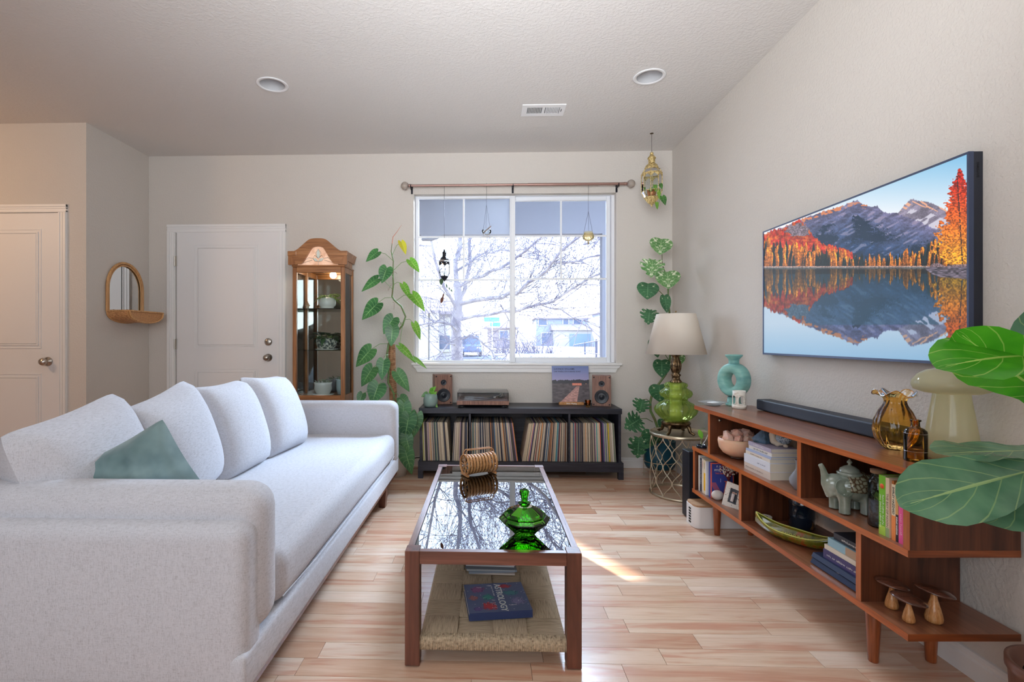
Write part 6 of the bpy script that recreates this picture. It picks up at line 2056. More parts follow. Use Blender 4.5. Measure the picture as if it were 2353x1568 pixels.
# white pierced holder
q = on(1705, 941, zt, .030)
t_ = thing('candle_holder', 'small cream and white ceramic holder with arched cutouts in front of the ring vase', 'candle holder', q, R(15))
m_cer = mat('speckled_cream', (232, 226, 214), .4, var=(30, (196, 172, 148), .55, .75, (1, 1, 3)))
b = MB()
H1, rC = .100, .036
b.lathe([(.0001, 0), (rC, 0), (rC * 1.02, .022), (rC * .93, .022), (rC * .92, .006), (.0001, .006)], 36)
b.lathe([(rC * .92, .074), (rC * .94, H1), (rC * .86, H1), (rC * .84, .074), (rC * .92, .074)], 36)
for k2 in range(5):
    th0 = 2 * PI * k2 / 5
    ns = 8
    rows_ = []
    for z_, hw_a in ((.020, .34), (.028, .20), (.045, .15), (.060, .20), (.068, .32), (.0745, .60)):
        rows_.append((z_, hw_a))
    vs, fs = [], []
    for (z_, ha) in rows_:
        for i in range(ns + 1):
            a = th0 - ha + 2 * ha * i / ns
            vs.append((rC * .98 * math.cos(a), rC * .98 * math.sin(a), z_))
        for i in range(ns + 1):
            a = th0 - ha + 2 * ha * i / ns
            vs.append((rC * .86 * math.cos(a), rC * .86 * math.sin(a), z_))
    w2 = ns + 1
    for r_ in range(len(rows_) - 1):
        o1, o2 = r_ * 2 * w2, (r_ + 1) * 2 * w2
        for i in range(ns):
            fs.append((o1 + i, o1 + i + 1, o2 + i + 1, o2 + i)); fs.append((o1 + w2 + i, o2 + w2 + i, o2 + w2 + i + 1, o1 + w2 + i + 1))
        fs.append((o1, o2, o2 + w2, o1 + w2)); fs.append((o1 + ns, o1 + w2 + ns, o2 + w2 + ns, o2 + ns))
    b.add(vs, fs, True)
b.build('body', m_cer, t_)

# ruffled amber vase
m_amb = thin_glass('amber_swirl', (.97, .72, .30), 1.5, .02, facing=1.3)
q = uv(1.494, 1.775, zt + .0004)
va_ = thing('ruffled_vase', 'amber swirled glass vase with a ruffled rim on the console', 'vase', q)
pm = 1.62 / F_PX
def sw(th, z, r):
    return 1 + .035 * math.cos(14 * th + z * 38)
pf = [(.0001, 0), (.026, 0), (.040, .010), (.058, .038), (.064, .070), (.060, .102), (.047, .135), (.034, .158), (.031, .170), (.034, .180)]
b = MB()
b.lathe([(r_ * 1.0, z) for r_, z in pf], 112, rf=sw)
NN = 96
vs, fs = [], []
rws = [(.034, .180, 0), (.042, .188, .3), (.052, .196, .7), (.060, .200, 1)]
for (r_, z, a_) in rws:
    for k2 in range(NN):
        th_ = 2 * PI * k2 / NN
        rr = r_ * (sw(th_, z, r_) if a_ < .5 else 1) * (1 + .10 * a_ * math.cos(5 * th_ + .4))
        vs.append((rr * math.cos(th_), rr * math.sin(th_), z + .010 * a_ * math.sin(5 * th_)))
for i in range(3):
    for k2 in range(NN):
        fs.append((i * NN + k2, i * NN + (k2 + 1) % NN, (i + 1) * NN + (k2 + 1) % NN, (i + 1) * NN + k2))
b.add(vs, fs, True)
b.tube([Vector(v) for v in vs[-NN:]], .0022, 6, closed=True)
b.build('glass_body', m_amb, va_)
# amber bottle
m_amb2 = thin_glass('amber_bottle_glass', (.96, .70, .24), 1.5, .03, facing=1.0)
q = uv(1.414, 1.603, zt + .0004)
bo = thing('amber_bottle', 'small embossed amber glass bottle at the near front corner of the console', 'bottle', q)
bo.scale = (.80, .80, .97)
def emb(th, z, r):
    e = 0
    if .006 < z < .03: e = .03 * abs(math.cos(12 * th))
    if .035 < z < .085: e = .03 * math.cos(5 * th + math.sin(z * 200)) * math.sin((z - .035) * 126)
    return 1 + e
MB().lathe([(.0001, .002), (.036, 0), (.038, .006), (.037, .03), (.0375, .034), (.0375, .092), (.036, .100), (.026, .108), (.015, .112), (.0135, .120), (.0135, .130), (.018, .131), (.018, .136), (.013, .137), (.012, .128), (.012, .116)], 72, rf=emb).build('glass_body', m_amb2, bo)
for i in range(2): MB().tube([(.0378 * math.cos(2 * PI * k2 / 40), .0378 * math.sin(2 * PI * k2 / 40), (.034, .092)[i]) for k2 in range(40)], .001, 4, closed=True).build('raised_band', m_amb2, bo)
# mushroom lamp
q = on(2200, 1052, zt, .05)
q = Vector((uv(1.537, 1.612).x, uv(1.537, 1.612).y, zt + .0004))
ml = thing('mushroom_lamp', 'large pale yellow glass mushroom lamp at the near end of the console', 'lamp', q)
ysc = 1.66 / F_PX
m_ylw = thin_glass('pale_yellow_glass', (.96, .93, .74), 1.5, .06, facing=.6, haze=.50, hazecol=(.90, .87, .64, 1))
MB().lathe([(.0001, .002), (.046, 0), (.058, .006), (.068, .03), (.069, .05), (.062, .10), (.055, .15), (.048, .195), (.046, .214)], 64).build('stem', m_ylw, ml)
MB().lathe([(.046, .214), (.070, .217), (.094, .226), (.100, .241), (.097, .256), (.083, .276), (.062, .289), (.035, .296), (.0001, .297)], 64).build('cap', m_ylw, ml)
MB().lathe([(.0001, .297), (.012, .297), (.012, .304), (.0001, .305)], 20).build('cap_button', m_champ, ml)

# ---- middle shelf, far part
q = on(1616, 1031, zm, .02)
pb = thing('propagation_dish', 'tiny dark glass dish with a single green sprout on the exposed shelf end', 'plant', q)
MB().lathe([(.0001, 0), (.026, 0), (.030, .006), (.028, .016), (.020, .018), (.018, .010), (.0001, .008)], 24).build('dish', mat('dark_blue_glass', (24, 34, 48), .15), pb)
MB().tube([(0, 0, .01), (.02, -.01, .05), (.035, -.012, .085)], .002, 6).build('glass_straw', m_white, pb)
MB().tube([(0, 0, .01), (-.006, -.0, .06), (-.012, 0, .09), (0, 0, .115), (.02, 0, .11)], .0014, 6).build('stem', m_stemp, pb)
leaf('leaf', (-.016, 0, .105), (-.004, -.02, .055), .028, (0, -1, .2), OVAL, m_leafb, pb, org=Vector((0, 0, 0)))

# salt bowl with crystals
k_ = NT('pink_salt')
k_.base(k_.ramp(k_.noise(k_.coords(), 22, 4), [(.3, lin((214, 150, 128))), (.5, lin((230, 184, 164))), (.7, lin((238, 212, 200)))])); k_.set(Roughness=.45, Subsurface_Weight=.2, Subsurface_Scale=.02)
m_salt = k_.m
m_saltb = mat('salt_bowl', (238, 196, 164), .4, var=(9, (220, 166, 136), .35, .7), Subsurface_Weight=.3, Subsurface_Scale=.03)
q = uv(1.412, 2.668, zm + .0004)
sbw = thing('salt_bowl', 'carved pink salt bowl on the console shelf, heaped with crystals', 'bowl', q)
sbw.scale = (1.16,) * 3
MB().lathe([(.0001, .0), (.030, .0), (.034, .006), (.030, .010), (.0001, .010)], 28).build('foot', mat('dark_wood_foot', (70, 36, 26), .4), sbw)
MB().lathe([(.0001, .010), (.040, .012), (.062, .025), (.078, .048), (.084, .078), (.082, .092), (.074, .092), (.070, .06), (.0001, .055)], 36, rf=lambda th, z, r: 1 + .015 * math.sin(5 * th) + .01 * math.sin(9 * th + z * 40)).build('bowl', m_saltb, sbw)
rs = random.Random(9)
spots = [(-.055, -.02, .098, .030), (-.022, -.045, .097, .024), (.012, -.050, .096, .022), (.042, -.040, .096, .024), (-.038, .022, .104, .026), (-.010, -.008, .112, .030), (.028, -.006, .116, .031), (.058, .008, .102, .026), (.010, .034, .110, .028), (.045, .038, .100, .024), (-.020, .050, .100, .022), (.030, -.028, .104, .018), (-.04, -.004, .106, .02)]
for i, (x, y, z, r_) in enumerate(spots):
    bm = bmesh.new()
    bmesh.ops.create_icosphere(bm, subdivisions=1, radius=r_)
    for v in bm.verts: v.co *= rs.uniform(.72, 1.15)
    b = MB(); bm.verts.index_update()
    b.add([tuple(v.co) for v in bm.verts], [[v.index for v in f.verts] for f in bm.faces]); bm.free()
    o = b.build('salt_crystal', m_salt, None, loc=q + Vector((x, y, z)) * 1.16)
    o.scale = (1.16,) * 3
    o.rotation_euler = (rs.random() * 3, rs.random() * 3, rs.random() * 3)
    tag(o, 'rough pale pink salt crystal heaped in the carved salt bowl', 'crystal', 'salt crystals in the bowl')

# horizontal book stack (spines to the room, aligned with the console front)
def cbook(label, u, v0, v1, z, d, t, col, txt=None, tcol=None, size=.010, titl=0.0, group=None, lean_u=0.0, soft=False, cat='book', cover_only_paper=False, rz=0.0, pagecol=None):
    """book lying on a shelf, spine along the console (facing the room)"""
    w_ = v1 - v0
    c = uv(u + d / 2, (v0 + v1) / 2, z)
    t_ = thing('book', label, cat, c, PHI + R(-90) + rz, group)   # local x runs towards the viewer end, -y side is the spine
    # local frame: x -> -v, y -> +u
    cc = .0018
    b = MB()
    b.box(-w_ / 2, w_ / 2, -d / 2, d / 2, 0, cc); b.box(-w_ / 2, w_ / 2, -d / 2, d / 2, t - cc, t); b.box(-w_ / 2, w_ / 2, -d / 2, -d / 2 + cc, cc, t - cc)
    cv = b.build('cover', m_obj, t_); cv.color = lin(col)
    pg = MB().box(-w_ / 2 + .001, w_ / 2 - .001, -d / 2 + cc, d / 2 - .002, cc, t - cc).build('pages', m_paper, t_)
    if txt:
        text(txt, size, tcol or m_dtext, t_, (-w_ / 2 + .012 + titl, -d / 2 - .0003, t / 2 - size * .35), (R(90), 0, 0), bold=.0001)
    return t_
z = zm + .0004
vF, vN = 2.42, 2.20       # far and near ends of the pile
cbook('thick cream paperback at the bottom of the shelf stack', 1.334, 2.250, 2.465, z, .165, .034, (222, 206, 192), '~6 8 2 10', mat('faint_print', (160, 140, 130), .6), .010, .0); z += .0344
cbook('thick white paperback second from the bottom of the shelf stack', 1.334, 2.252, 2.466, z, .165, .040, (226, 230, 240), '~4 2 5', mat('grey_print', (130, 136, 156), .6), .010, .10); z += .0404
cbook('thin cream paperback in the middle of the shelf stack', 1.340, 2.262, 2.462, z, .15, .016, (232, 220, 206), '~8 2 6 4', mat('brown_print', (120, 90, 80), .6), .008, .03); z += .0164
cbook('slim pale blue paperback with a blue end in the shelf stack', 1.342, 2.258, 2.464, z, .15, .010, (176, 190, 222), None); z += .0104
cbook('white paperback with black title in the shelf stack', 1.348, 2.262, 2.45, z, .12, .017, (234, 230, 224), '~3 2 1 5 4', m_dtext, .012, .03); z += .0174
cbook('lilac grey paperback on top of the shelf stack, under the figurines', 1.346, 2.264, 2.45, z, .12, .019, (186, 180, 204), '~9 7', m_ltext, .010, .03); z += .0194
zst = z
# blue pyramid stone
cst = uv(1.395, 2.405, zst + .0004)
o = MB().add([(-.03, -.03, 0), (.03, -.03, 0), (.03, .03, 0), (-.03, .03, 0), (-.036, -.036, .018), (.036, -.036, .018), (.036, .036, .018), (-.036, .036, .018), (0, 0, .068)],
             [(0, 3, 2, 1), (0, 1, 5, 4), (1, 2, 6, 5), (2, 3, 7, 6), (3, 0, 4, 7), (4, 5, 8), (5, 6, 8), (6, 7, 8), (7, 4, 8)]).build('stone_pyramid', mat('blue_stone', (96, 122, 146), .4, var=(30, (54, 76, 86), .4, .65)), None, loc=cst, rot=(0, 0, R(25)))
tag(o, 'small blue grey stone pyramid on top of the book stack', 'stone')
# dog figurine
cst = uv(1.418, 2.325, zst + .0004)
dgf = thing('dog_figurine', 'cream and speckled blue ceramic sheep figurine on top of the book stack', 'figurine', cst, R(-60))
b = MB()
b.ball((-.028, 0, .046), .016, 16, 10, sc3=(1.0, .9, 1.25)); b.tube([(-.028, 0, .04), (-.022, 0, .018)], [.015, .017], 12); b.ball((-.005, 0, .014), .018, 14, 8, sc3=(1.9, 1.1, .75))
o = b.build('head', m_cream, dgf)
fuse(o, .003, 4)
b = MB().ball((.022, 0, .038), .030, 20, 12, sc3=(1.15, .85, .85))
b.build('fleece', mat('speckled_blue_glaze', (176, 192, 204), .3, var=(160, (70, 84, 104), .50, .60)), dgf)
for x in (0.0, .038): 
    MB().ball((x, -.012, .008), .009, 10, 6, sc3=(1.2, 1, .9)).build('foot', m_cream, dgf)
# small iridescent vase behind the upright
q = uv(1.375, 2.115, zm + .0004)
t_ = thing('bud_vase', 'small pearly bud vase half hidden behind the middle upright', 'vase', q)
MB().lathe([(.0001, 0), (.018, 0), (.034, .025), (.036, .045), (.022, .070), (.012, .085), (.012, .112), (.017, .125), (.015, .126), (.010, .110)], 28).build('body', thin_glass('pearl_vase', (.8, .85, .9), 1.7, .1, haze=.5, hazecol=(.74, .76, .82, 1)), t_)

# ---- elephant teapot
k_ = NT('celadon_glaze')
gz_ = k_.noise(k_.coords(), 14, 4)
k_.base(k_.ramp(gz_, [(.3, lin((112, 122, 108))), (.55, lin((146, 156, 144))), (.75, lin((166, 176, 172)))])); k_.set(Roughness=.12, Coat_Weight=.6)
m_cel = k_.m
k_ = NT('carved_glaze')
wvn = k_.n('TexVoronoi'); wvn.feature = 'DISTANCE_TO_EDGE'; wvn.inputs['Scale'].default_value = 70; k_.l(k_.coords(), wvn.inputs['Vector'])
k_.base(k_.ramp(wvn.outputs['Distance'], [(.05, lin((78, 60, 44))), (.16, lin((140, 138, 116))), (.4, lin((164, 166, 146)))])); k_.set(Roughness=.2, Coat_Weight=.5); k_.bump(wvn.outputs['Distance'], .6, .003)
m_carv = k_.m
q = on(1945, 1181, zm, .055)
el = thing('elephant_teapot', 'celadon glazed elephant shaped teapot with raised trunk spout on the console shelf', 'teapot', uv(1.385, 1.845, zm + .0004), PHI + R(-6))
def EP(px, py): # helper: teapot plane points
    return None
b = MB()
S_ = .00155
def E_(px, py): return ((px - 1948) * S_, (1193 - py) * S_)    # x, z from the picture's proportions
x, z = E_(1955, 1133); b.ball((x, 0, z), .066, 28, 18, sc3=(1.12, .80, .82))
x, z = E_(1915, 1128); b.ball((x, 0, z), .040, 24, 14, sc3=(1.05, .82, .95))
tp = [E_(1905, 1150), E_(1896, 1128), E_(1893, 1108), E_(1889, 1094), E_(1883, 1082)]
b.tube([(x, 0, z) for x, z in [E_(1915, 1140)] + tp], [.026, .022, .017, .013, .010, .009], 16)
for (px_, sy) in ((1926, -.030), (1926, .030), (1972, -.032), (1972, .032)):
    x, _ = E_(px_, 0)
    b.tube([(x, sy * .8, .075), (x, sy, .045), (x + .0, sy, .010), (x, sy, .002)], [.026, .019, .018, .020], 16)
o = b.build('body', m_cel, el)
fuse(o, .0035, 6)
for sy in (-1, 1):
    x, z = E_(1921, 1131)
    mx = Matrix.Translation((x, sy * .036, z)) @ Matrix.Rotation(R(90 + sy * 14), 4, 'X') @ Matrix.Rotation(R(0), 4, 'Z')
    MB().lathe([(.0001, .004), (.012, .003), (.024, .004), (.030, .010), (.031, .008), (.026, -.002), (.0001, -.004)], 44, rf=lambda th, z, r: 1 + (.06 * abs(math.cos(5 * th)) if r > .02 else 0), mx=mx).build('ear', m_cel, el)
# blanket
b = MB()
x0_, z0_ = E_(1958, 1133)
def bl_f(u, v):
    a = -1.75 + 3.5 * u; l_ = -.040 + .095 * v
    ra = .0685 * .82 * math.sqrt(max(0, 1 - (l_ / (.066 * 1.12 + .006)) ** 2)) + .0015
    return (x0_ + l_, math.sin(a) * ra * .985, z0_ + math.cos(a) * ra * 1.02)
b.grid(bl_f, 20, 12)
o = b.build('saddle_blanket', m_carv, el)
sm_ = o.modifiers.new('s', 'SOLIDIFY'); sm_.thickness = .004; sm_.offset = 1
x, z = E_(1948, 1100)
MB().lathe([(.036, z - .012), (.040, z - .006), (.040, z), (.034, z + .003), (.030, z + .002)], 40, center=(x, 0, 0)).build('collar', m_cel, el)
MB().lathe([(.033, z + .003), (.029, z + .014), (.016, z + .023), (.006, z + .026), (.004, z + .031), (.009, z + .036), (.008, z + .040), (.0001, z + .050)], 36, center=(x, 0, 0)).build('lid', m_cel, el)
x, z = E_(1990, 1120)
MB().tube([(x + .0, 0, z + .012), (x + .018, 0, z + .022), (x + .03, 0, z + .01), (x + .028, 0, z - .02), (x + .006, 0, z - .036)], .0075, 10).build('tail_handle', m_cel, el)

# jar terrarium
q = uv(1.374, 1.700, zm + .0004)
tj = thing('terrarium_jar', 'glass jar terrarium with soil and moss beside the green book', 'jar', q)
MB().lathe([(.0001, .001), (.026, 0), (.029, .005), (.029, .145), (.024, .158), (.018, .163), (.018, .182), (.020, .184)], 32).build('glass_jar', m_glass, tj)
MB().lathe([(.0001, .003), (.027, .004), (.0275, .085), (.0001, .09)], 24).build('soil', mat('jar_soil', (92, 86, 88), .9, bump=(90, 1, .006), var=(50, (120, 124, 140), .45, .6)), tj)
rosette(tj, .085, 12, .022, .012, m_leafg, OVAL, .5, .3, r0=.008, zlo=1.2, zhi=3)
MB().lathe([(.0001, .180), (.022, .180), (.023, .192), (.0001, .194)], 24).build('cork_lid', mat('cork', (150, 120, 96), .9), tj)

# upright books on the middle shelf: spines facing the room
def ubook(label, v0, t, z, h, d, col, txt=None, tm=None, size=.012, off=.02, lean=0.0, u=1.325, blocks=()):
    c = uv(u, v0 + t / 2, z + .0004)
    t_ = thing('book', label, 'book', c, PHI + R(-90))     # local x -> -v (thickness), local y -> +u (depth)
    t_.rotation_euler = (0, lean, PHI + R(-90)) if lean else t_.rotation_euler
    cc = .0014
    b = MB(); b.box(-t / 2, -t / 2 + cc, 0, d, 0, h); b.box(t / 2 - cc, t / 2, 0, d, 0, h); b.box(-t / 2 + cc, t / 2 - cc, 0, cc, 0, h)
    cv = b.build('cover', m_obj, t_); cv.color = lin(col)
    MB().box(-t / 2 + cc, t / 2 - cc, cc, d - .003, .001, h - .002).build('pages', m_paper, t_)
    for (za, zb_, c2) in blocks:
        o = MB().box(-t / 2 + .0002, t / 2 - .0002, -.0004, .0, za, zb_).build('spine_band', m_obj, t_); o.color = lin(c2)
    if txt:
        lines = txt if isinstance(txt, list) else [txt]
        for i, ln_ in enumerate(lines):
            xo = (i - (len(lines) - 1) / 2) * size * 1.1
            text(ln_, size, tm or m_ltext, t_, (-size * .36 - xo + .0, -.0007, h - off), (R(90), R(90), 0), bold=.0002)
    return t_
v = 1.541
ubook('hot pink paperback at the near end of the upper row of books', v, .021, zm, .186, .13, (236, 92, 156), '~5 6', mat('pink_print', (250, 190, 214), .5), .010, .095, blocks=[(.115, .155, (238, 150, 196)), (.155, .186, (236, 214, 226))]); v += .0215
ubook('slim black and tan spine between the orange and pink books', v, .010, zm, .183, .13, (30, 30, 36), 'SHIRLEY HAZZARD', m_ltext, .0065, .105, blocks=[(.085, .183, (214, 164, 96))]); v += .0105
ubook('cream and orange spine between the black and floral books', v, .015, zm, .176, .13, (240, 142, 76), 'SHIRLEY HAZZARD', m_dtext, .010, .008, blocks=[(.078, .176, (236, 222, 190))]); v += .0155
ubook('brown orange spine set back beside the cream orange book', v, .008, zm, .184, .12, (196, 124, 66), None, u=1.333); v += .0085
ubook('pale floral cream spine right of the green book', v, .014, zm, .190, .13, (224, 204, 176), 'THE BAY OF NOON', mat('noon_print', (150, 130, 110), .6), .012, .05, blocks=[(0, .03, (150, 170, 120))]); v += .0145
ubook('bright green spine with white lettering next to the jar', v, .026, zm, .192, .13, (120, 190, 46), ['~6 5 6', '~4 7 5 3'], m_ltext, .0095, .062, blocks=[(0, .030, (176, 214, 80))])
gb = bpy.context.scene.objects[-1]
# orange badge on the green spine
mx = Matrix.Translation(uv(1.3242, v + .013, zm + .158)) @ Matrix.Rotation(PHI - R(90), 4, 'Z') @ Matrix.Rotation(R(90), 4, 'X')
pbk = [o for o in sc.objects if o.get('label', '').startswith('bright green spine')][0]
MB().lathe([(.0001, .0012), (.008, .0012), (.008, .0004)], 20).build('orange_badge', mat('badge', (236, 100, 50), .5), pbk, loc=(0, -.0002, .158), rot=(R(90), 0, 0))

# ---- lower left cell: upright books, framed photo, flowers, shell
v = 2.944
def lb(t, h, col, label, txt=None, tm=None, size=.010, u=1.325, blocks=(), off=.015):
    global v
    v -= t
    ubook(label, v, t, zb, h, .13, col, txt, tm, size, off, u=u, blocks=blocks)
    v -= .0006
lb(.020, .205, (232, 232, 228), 'white spine at the far end of the lower row of books')
lb(.024, .198, (230, 228, 220), 'cream spine with a dark blue band in the lower row of books', '~3 2 1 5 3 4 7', m_ltext, .009, blocks=[(.002, .196, (52, 60, 80))])
lb(.022, .196, (234, 226, 212), 'cream spine with red letters in the lower row of books', '~7', mat('red_print', (200, 70, 60), .5), .011)
lb(.020, .194, (240, 226, 190), 'cream and yellow spine in the lower row of books', '~6', m_dtext, .011, blocks=[(.02, .12, (244, 190, 40))])
lb(.010, .190, (232, 234, 240), 'narrow white spine beside the blue novel')
v0_ = v
# fitzgerald novel turned to show its cover
nb = thing('book', 'dark blue novel with coral border, cover turned outwards on the lower shelf', 'book', uv(1.335, v - .036, zb + .0004), R(-2) + PHI)
cvx = MB().box(-.008, .120, -.011, .011, 0, .196); o = cvx.build('cover', m_obj, nb); o.color = lin((58, 72, 150))
Hh, Ww = 180, 120
yy, xx = np.mgrid[0:Hh, 0:Ww]
img = np.zeros((Hh, Ww, 3)); img[:] = cn((60, 74, 156))
img[(xx < 7) | (yy < 6) | (xx > Ww - 7)] = cn((236, 110, 90))
for k2 in range(6):
    img[(np.abs(xx - 10 - k2 * 5 - (yy - 120) * .55) < 1.2) & (yy > 100)] = cn((236, 110, 90))
img[(yy > 170)] = cn((236, 120, 100))
img[(yy > 92) & (yy < 97) & (xx > 70) & (xx < 84)] = cn((236, 90, 80)); img[(yy > 80) & (yy < 100) & (xx > 50) & (xx < 53)] = cn((200, 220, 250))
quad((-.008, -.0114, 0), (.128, 0, 0), (0, 0, .196)).build('cover_print', imgmat('novel_cover', print_img('novel', Ww, Hh, img), .4), nb)
for (ty, tz__, col_, s2) in (('F. SCOTT', .170, m_ltext, .015), ('FITZGERALD', .150, m_ltext, .015), ('THE CRACK-UP', .133, mat('coral_print', (236, 110, 90), .5), .011)):
    text(ty, s2, col_, nb, (.056, -.0118, tz__), (R(90), 0, 0), align='CENTER', bold=.0002)
# dark cloth bundle and dried flowers
fv = thing('dried_flowers', 'bunch of small red and white dried berries in a coral vase on the lower shelf', 'flowers', uv(1.410, 2.765, zb + .0004))
MB().lathe([(.0001, 0), (.022, 0), (.026, .03), (.018, .07), (.014, .10), (.012, .10), (.0001, .03)], 20).build('vase', mat('coral_vase', (220, 130, 110), .4), fv)
b = MB(); b2 = MB()
rf_ = random.Random(4)
for i in range(150):
    d_ = Vector((rf_.gauss(0, 1), rf_.gauss(0, 1), rf_.gauss(0, 1))).normalized() * .042 * rf_.random() ** .4
    p = Vector((0, 0, .165)) + Vector((d_.x * 1.1, d_.y, d_.z * .9))
    (b if i % 3 else b2).ball(p, .0046, 6, 4)
    if i % 5 == 0: b2.tube([(0, 0, .10), p], .0008, 3, caps=False)
stuff(b.build('white_berries', mat('berry_white', (232, 220, 208), .6), fv)); stuff(b2.build('red_berries', mat('berry_red', (130, 44, 44), .6), fv))
pf_ = thing('picture_frame', 'small white patterned picture frame with a wedding snapshot leaning on the lower shelf', 'picture frame', uv(1.338, 2.690, zb + .0004), PHI + R(-60))
mx = Matrix.Rotation(R(-12), 4, 'X') @ Matrix.Rotation(R(7), 4, 'Y')
m_frm = mat('mosaic_frame', (226, 222, 214), .5, var=(150, (110, 110, 116), .60, .66))
b = MB(); fwid, fh_, fb = .100, .128, .026
b.box(0, fb, -.006, .006, 0, fh_, mx=mx); b.box(fwid - fb, fwid, -.006, .006, 0, fh_, mx=mx); b.box(fb, fwid - fb, -.006, .006, 0, fb, mx=mx); b.box(fb, fwid - fb, -.006, .006, fh_ - fb, fh_, mx=mx)
b.build('frame', m_frm, pf_)
Hh, Ww = 90, 60
yy, xx = np.mgrid[0:Hh, 0:Ww]
img = np.zeros((Hh, Ww, 3)); img[:] = cn((70, 76, 84)) * (.6 + .7 * vnoise(Hh, Ww, 9, 9, 3))[..., None]
for (c_, col_, w_) in ((20, (226, 220, 218), 6), (30, (200, 190, 190), 5), (42, (26, 26, 34), 6)):
    img[(np.abs(xx - c_) < w_) & (yy > 30) & (yy < 80)] = cn(col_); img[((xx - c_) ** 2 + (yy - 24) ** 2) < 26] = cn((206, 160, 140))
b = MB(); b.grid(lambda u, v_: tuple(mx @ Vector((fb + (fwid - 2 * fb) * u, -.002, fb + (fh_ - 2 * fb) * v_))), 1, 1, False, True)
b.build('snapshot', imgmat('snapshot_print', print_img('snap', Ww, Hh, img), .4), pf_)
MB().box(fb, fwid - fb, -.001, .005, fb, fh_ - fb, mx=mx).build('backing', m_black, pf_)
b = MB(); b.ball((0, 0, .022), .032, 20, 12, sc3=(1.0, .8, .85))
o = b.build('seashell', mat('chalk_shell', (216, 208, 202), .7, bump=(40, .6, .004)), None, loc=uv(1.352, 2.770, zb + .003)); tag(o, 'rounded white shell on the lower shelf in front of the blue novel', 'shell')
# ---- lower middle cell
q = on(1760, 1203, zb, .03)
sp_ = thing('footed_pot', 'tiny white footed pot with a dark pierced top at the leaf dish tip', 'pot', uv(1.388, 2.385, zb + .0004))
MB().lathe([(.0001, .012), (.022, .012), (.029, .02), (.031, .045), (.028, .045), (.0001, .040)], 28).build('pot', m_potw, sp_)
MB().lathe([(.0001, .0425), (.0275, .0425)], 24).build('pierced_top', mat('pierced_top', (90, 80, 72), .6, var=(200, (30, 28, 28), .45, .55)), sp_)
for k2 in range(3):
    MB().lathe([(.0001, 0), (.006, 0), (.007, .014), (.0001, .014)], 10, center=(.018 * math.cos(k2 * 2.1), .018 * math.sin(k2 * 2.1), 0)).build('foot', m_potw, sp_)
mg = thing('glazed_mug', 'dark blue and amber glazed stoneware vase at the back of the lower shelf', 'vase', uv(1.545, 2.355, zb + .0004))
MB().lathe([(.0001, 0), (.050, 0), (.055, .01), (.052, .05), (.0545, .055), (.0525, .060), (.053, .11), (.0555, .115), (.0535, .12), (.052, .16), (.047, .175), (.043, .175), (.045, .15), (.0001, .02)], 40).build('body', mat('dark_glaze', (26, 36, 50), .12, var=(14, (140, 96, 40), .60, .68, (1, 1, .8)), Coat_Weight=.6), mg)
# leaf shaped ashtray dish
k_ = NT('leaf_dish_glaze')
nn_ = k_.noise(k_.coords(), 26, 4, .6)
k_.base(k_.ramp(nn_, [(.3, lin((58, 66, 14))), (.48, lin((106, 110, 26))), (.58, lin((132, 118, 34))), (.66, lin((168, 72, 26)))])); k_.set(Roughness=.12, Coat_Weight=.7)
dL = thing('leaf_dish', 'long olive green leaf shaped ceramic ashtray with a notched rest on the lower shelf', 'dish', uv(1.400, 2.185, zb + .0004), PHI + R(-59))
def dishf(u, v_):
    a = 2 * u - 1      # along, -1 tip .. 1 tip
    hw_ = .052 * (1 - abs(a) ** 2.2) ** .85
    c_ = 2 * v_ - 1
    edge = abs(c_)
    z_ = .004 + .040 * edge ** 2.2 + .034 * abs(a) ** 3 + (.014 * max(0, -a - .5))
    return (a * .165, c_ * hw_, z_)
b = MB(); b.grid(dishf, 40, 14)
o = b.build('dish', k_.m, dL); sm_ = o.modifiers.new('s', 'SOLIDIFY'); sm_.thickness = .005; sm_.offset = -1
m_rim = mat('rim_glaze', (206, 206, 110), .2)
for s2 in (0, 1):
    MB().tube([Vector(dishf(i / 30, s2)) for i in range(31)], .0028, 6).build('rim', m_rim, dL)
pts = []
for i in range(25):
    pts.append((-.045 + .0045 * i * .9, -.012 + .004 * math.sin(i / 8), .030 + (.006 if i % 4 < 2 else 0)))
MB().tube(pts, .0025, 6).build('notched_rest', m_rim, dL)
# console game box: two slanted slabs, and books on it
gm = thing('game_console', 'slim dark blue black game console under the books on the lower shelf', 'game console', uv(1.335, 1.86, zb + .0004), PHI)
m_ps = mat('matte_navy_plastic', (40, 52, 82), .4)
MB().prism([(0, .004), (.262, .004), (.262, .022), (.008, .022)], -.14, .125).build('lower_slab', m_ps, gm)
MB().prism([(.004, .027), (.262, .027), (.262, .043), (.012, .043)], -.14, .125).build('upper_slab', m_ps, gm)
MB().box(.012, .258, -.138, .123, .0205, .0285).build('glossy_core', m_black, gm)
MB().box(.02, .24, -.12, .11, 0, .005).build('foot', m_black, gm)
MB().box(.0085, .0115, -.018, -.006, .0232, .0255).build('usb_port', m_nickel, gm)
z = zb + .0438
cbook('dark violet hardback with white lettering resting on the game console', 1.355, 1.722, 1.940, z, .20, .034, (66, 60, 112), '~4 3 8 5 2 3 4', m_ltext, .011, .008); z += .0344
cbook('white paperback between the violet and pale blue books', 1.358, 1.722, 1.938, z, .20, .018, (226, 216, 200), None); z += .0184
cbook('pale blue and tan hardback under the dark grey book', 1.362, 1.722, 1.925, z, .20, .030, (150, 192, 210), None); z += .0304
cbook('dark grey hardback on top of the lower shelf pile', 1.37, 1.722, 1.905, z, .19, .026, (52, 60, 72), '~11 2 8', m_ltext, .012, .03)
o = [o for o in sc.objects if o.get('label', '').startswith('pale blue and tan')][0]
b_ = MB().box(-.01, .0895, -.1008, -.0998, .0006, .0294).build('spine_band', m_obj, o); b_.color = lin((186, 158, 132))

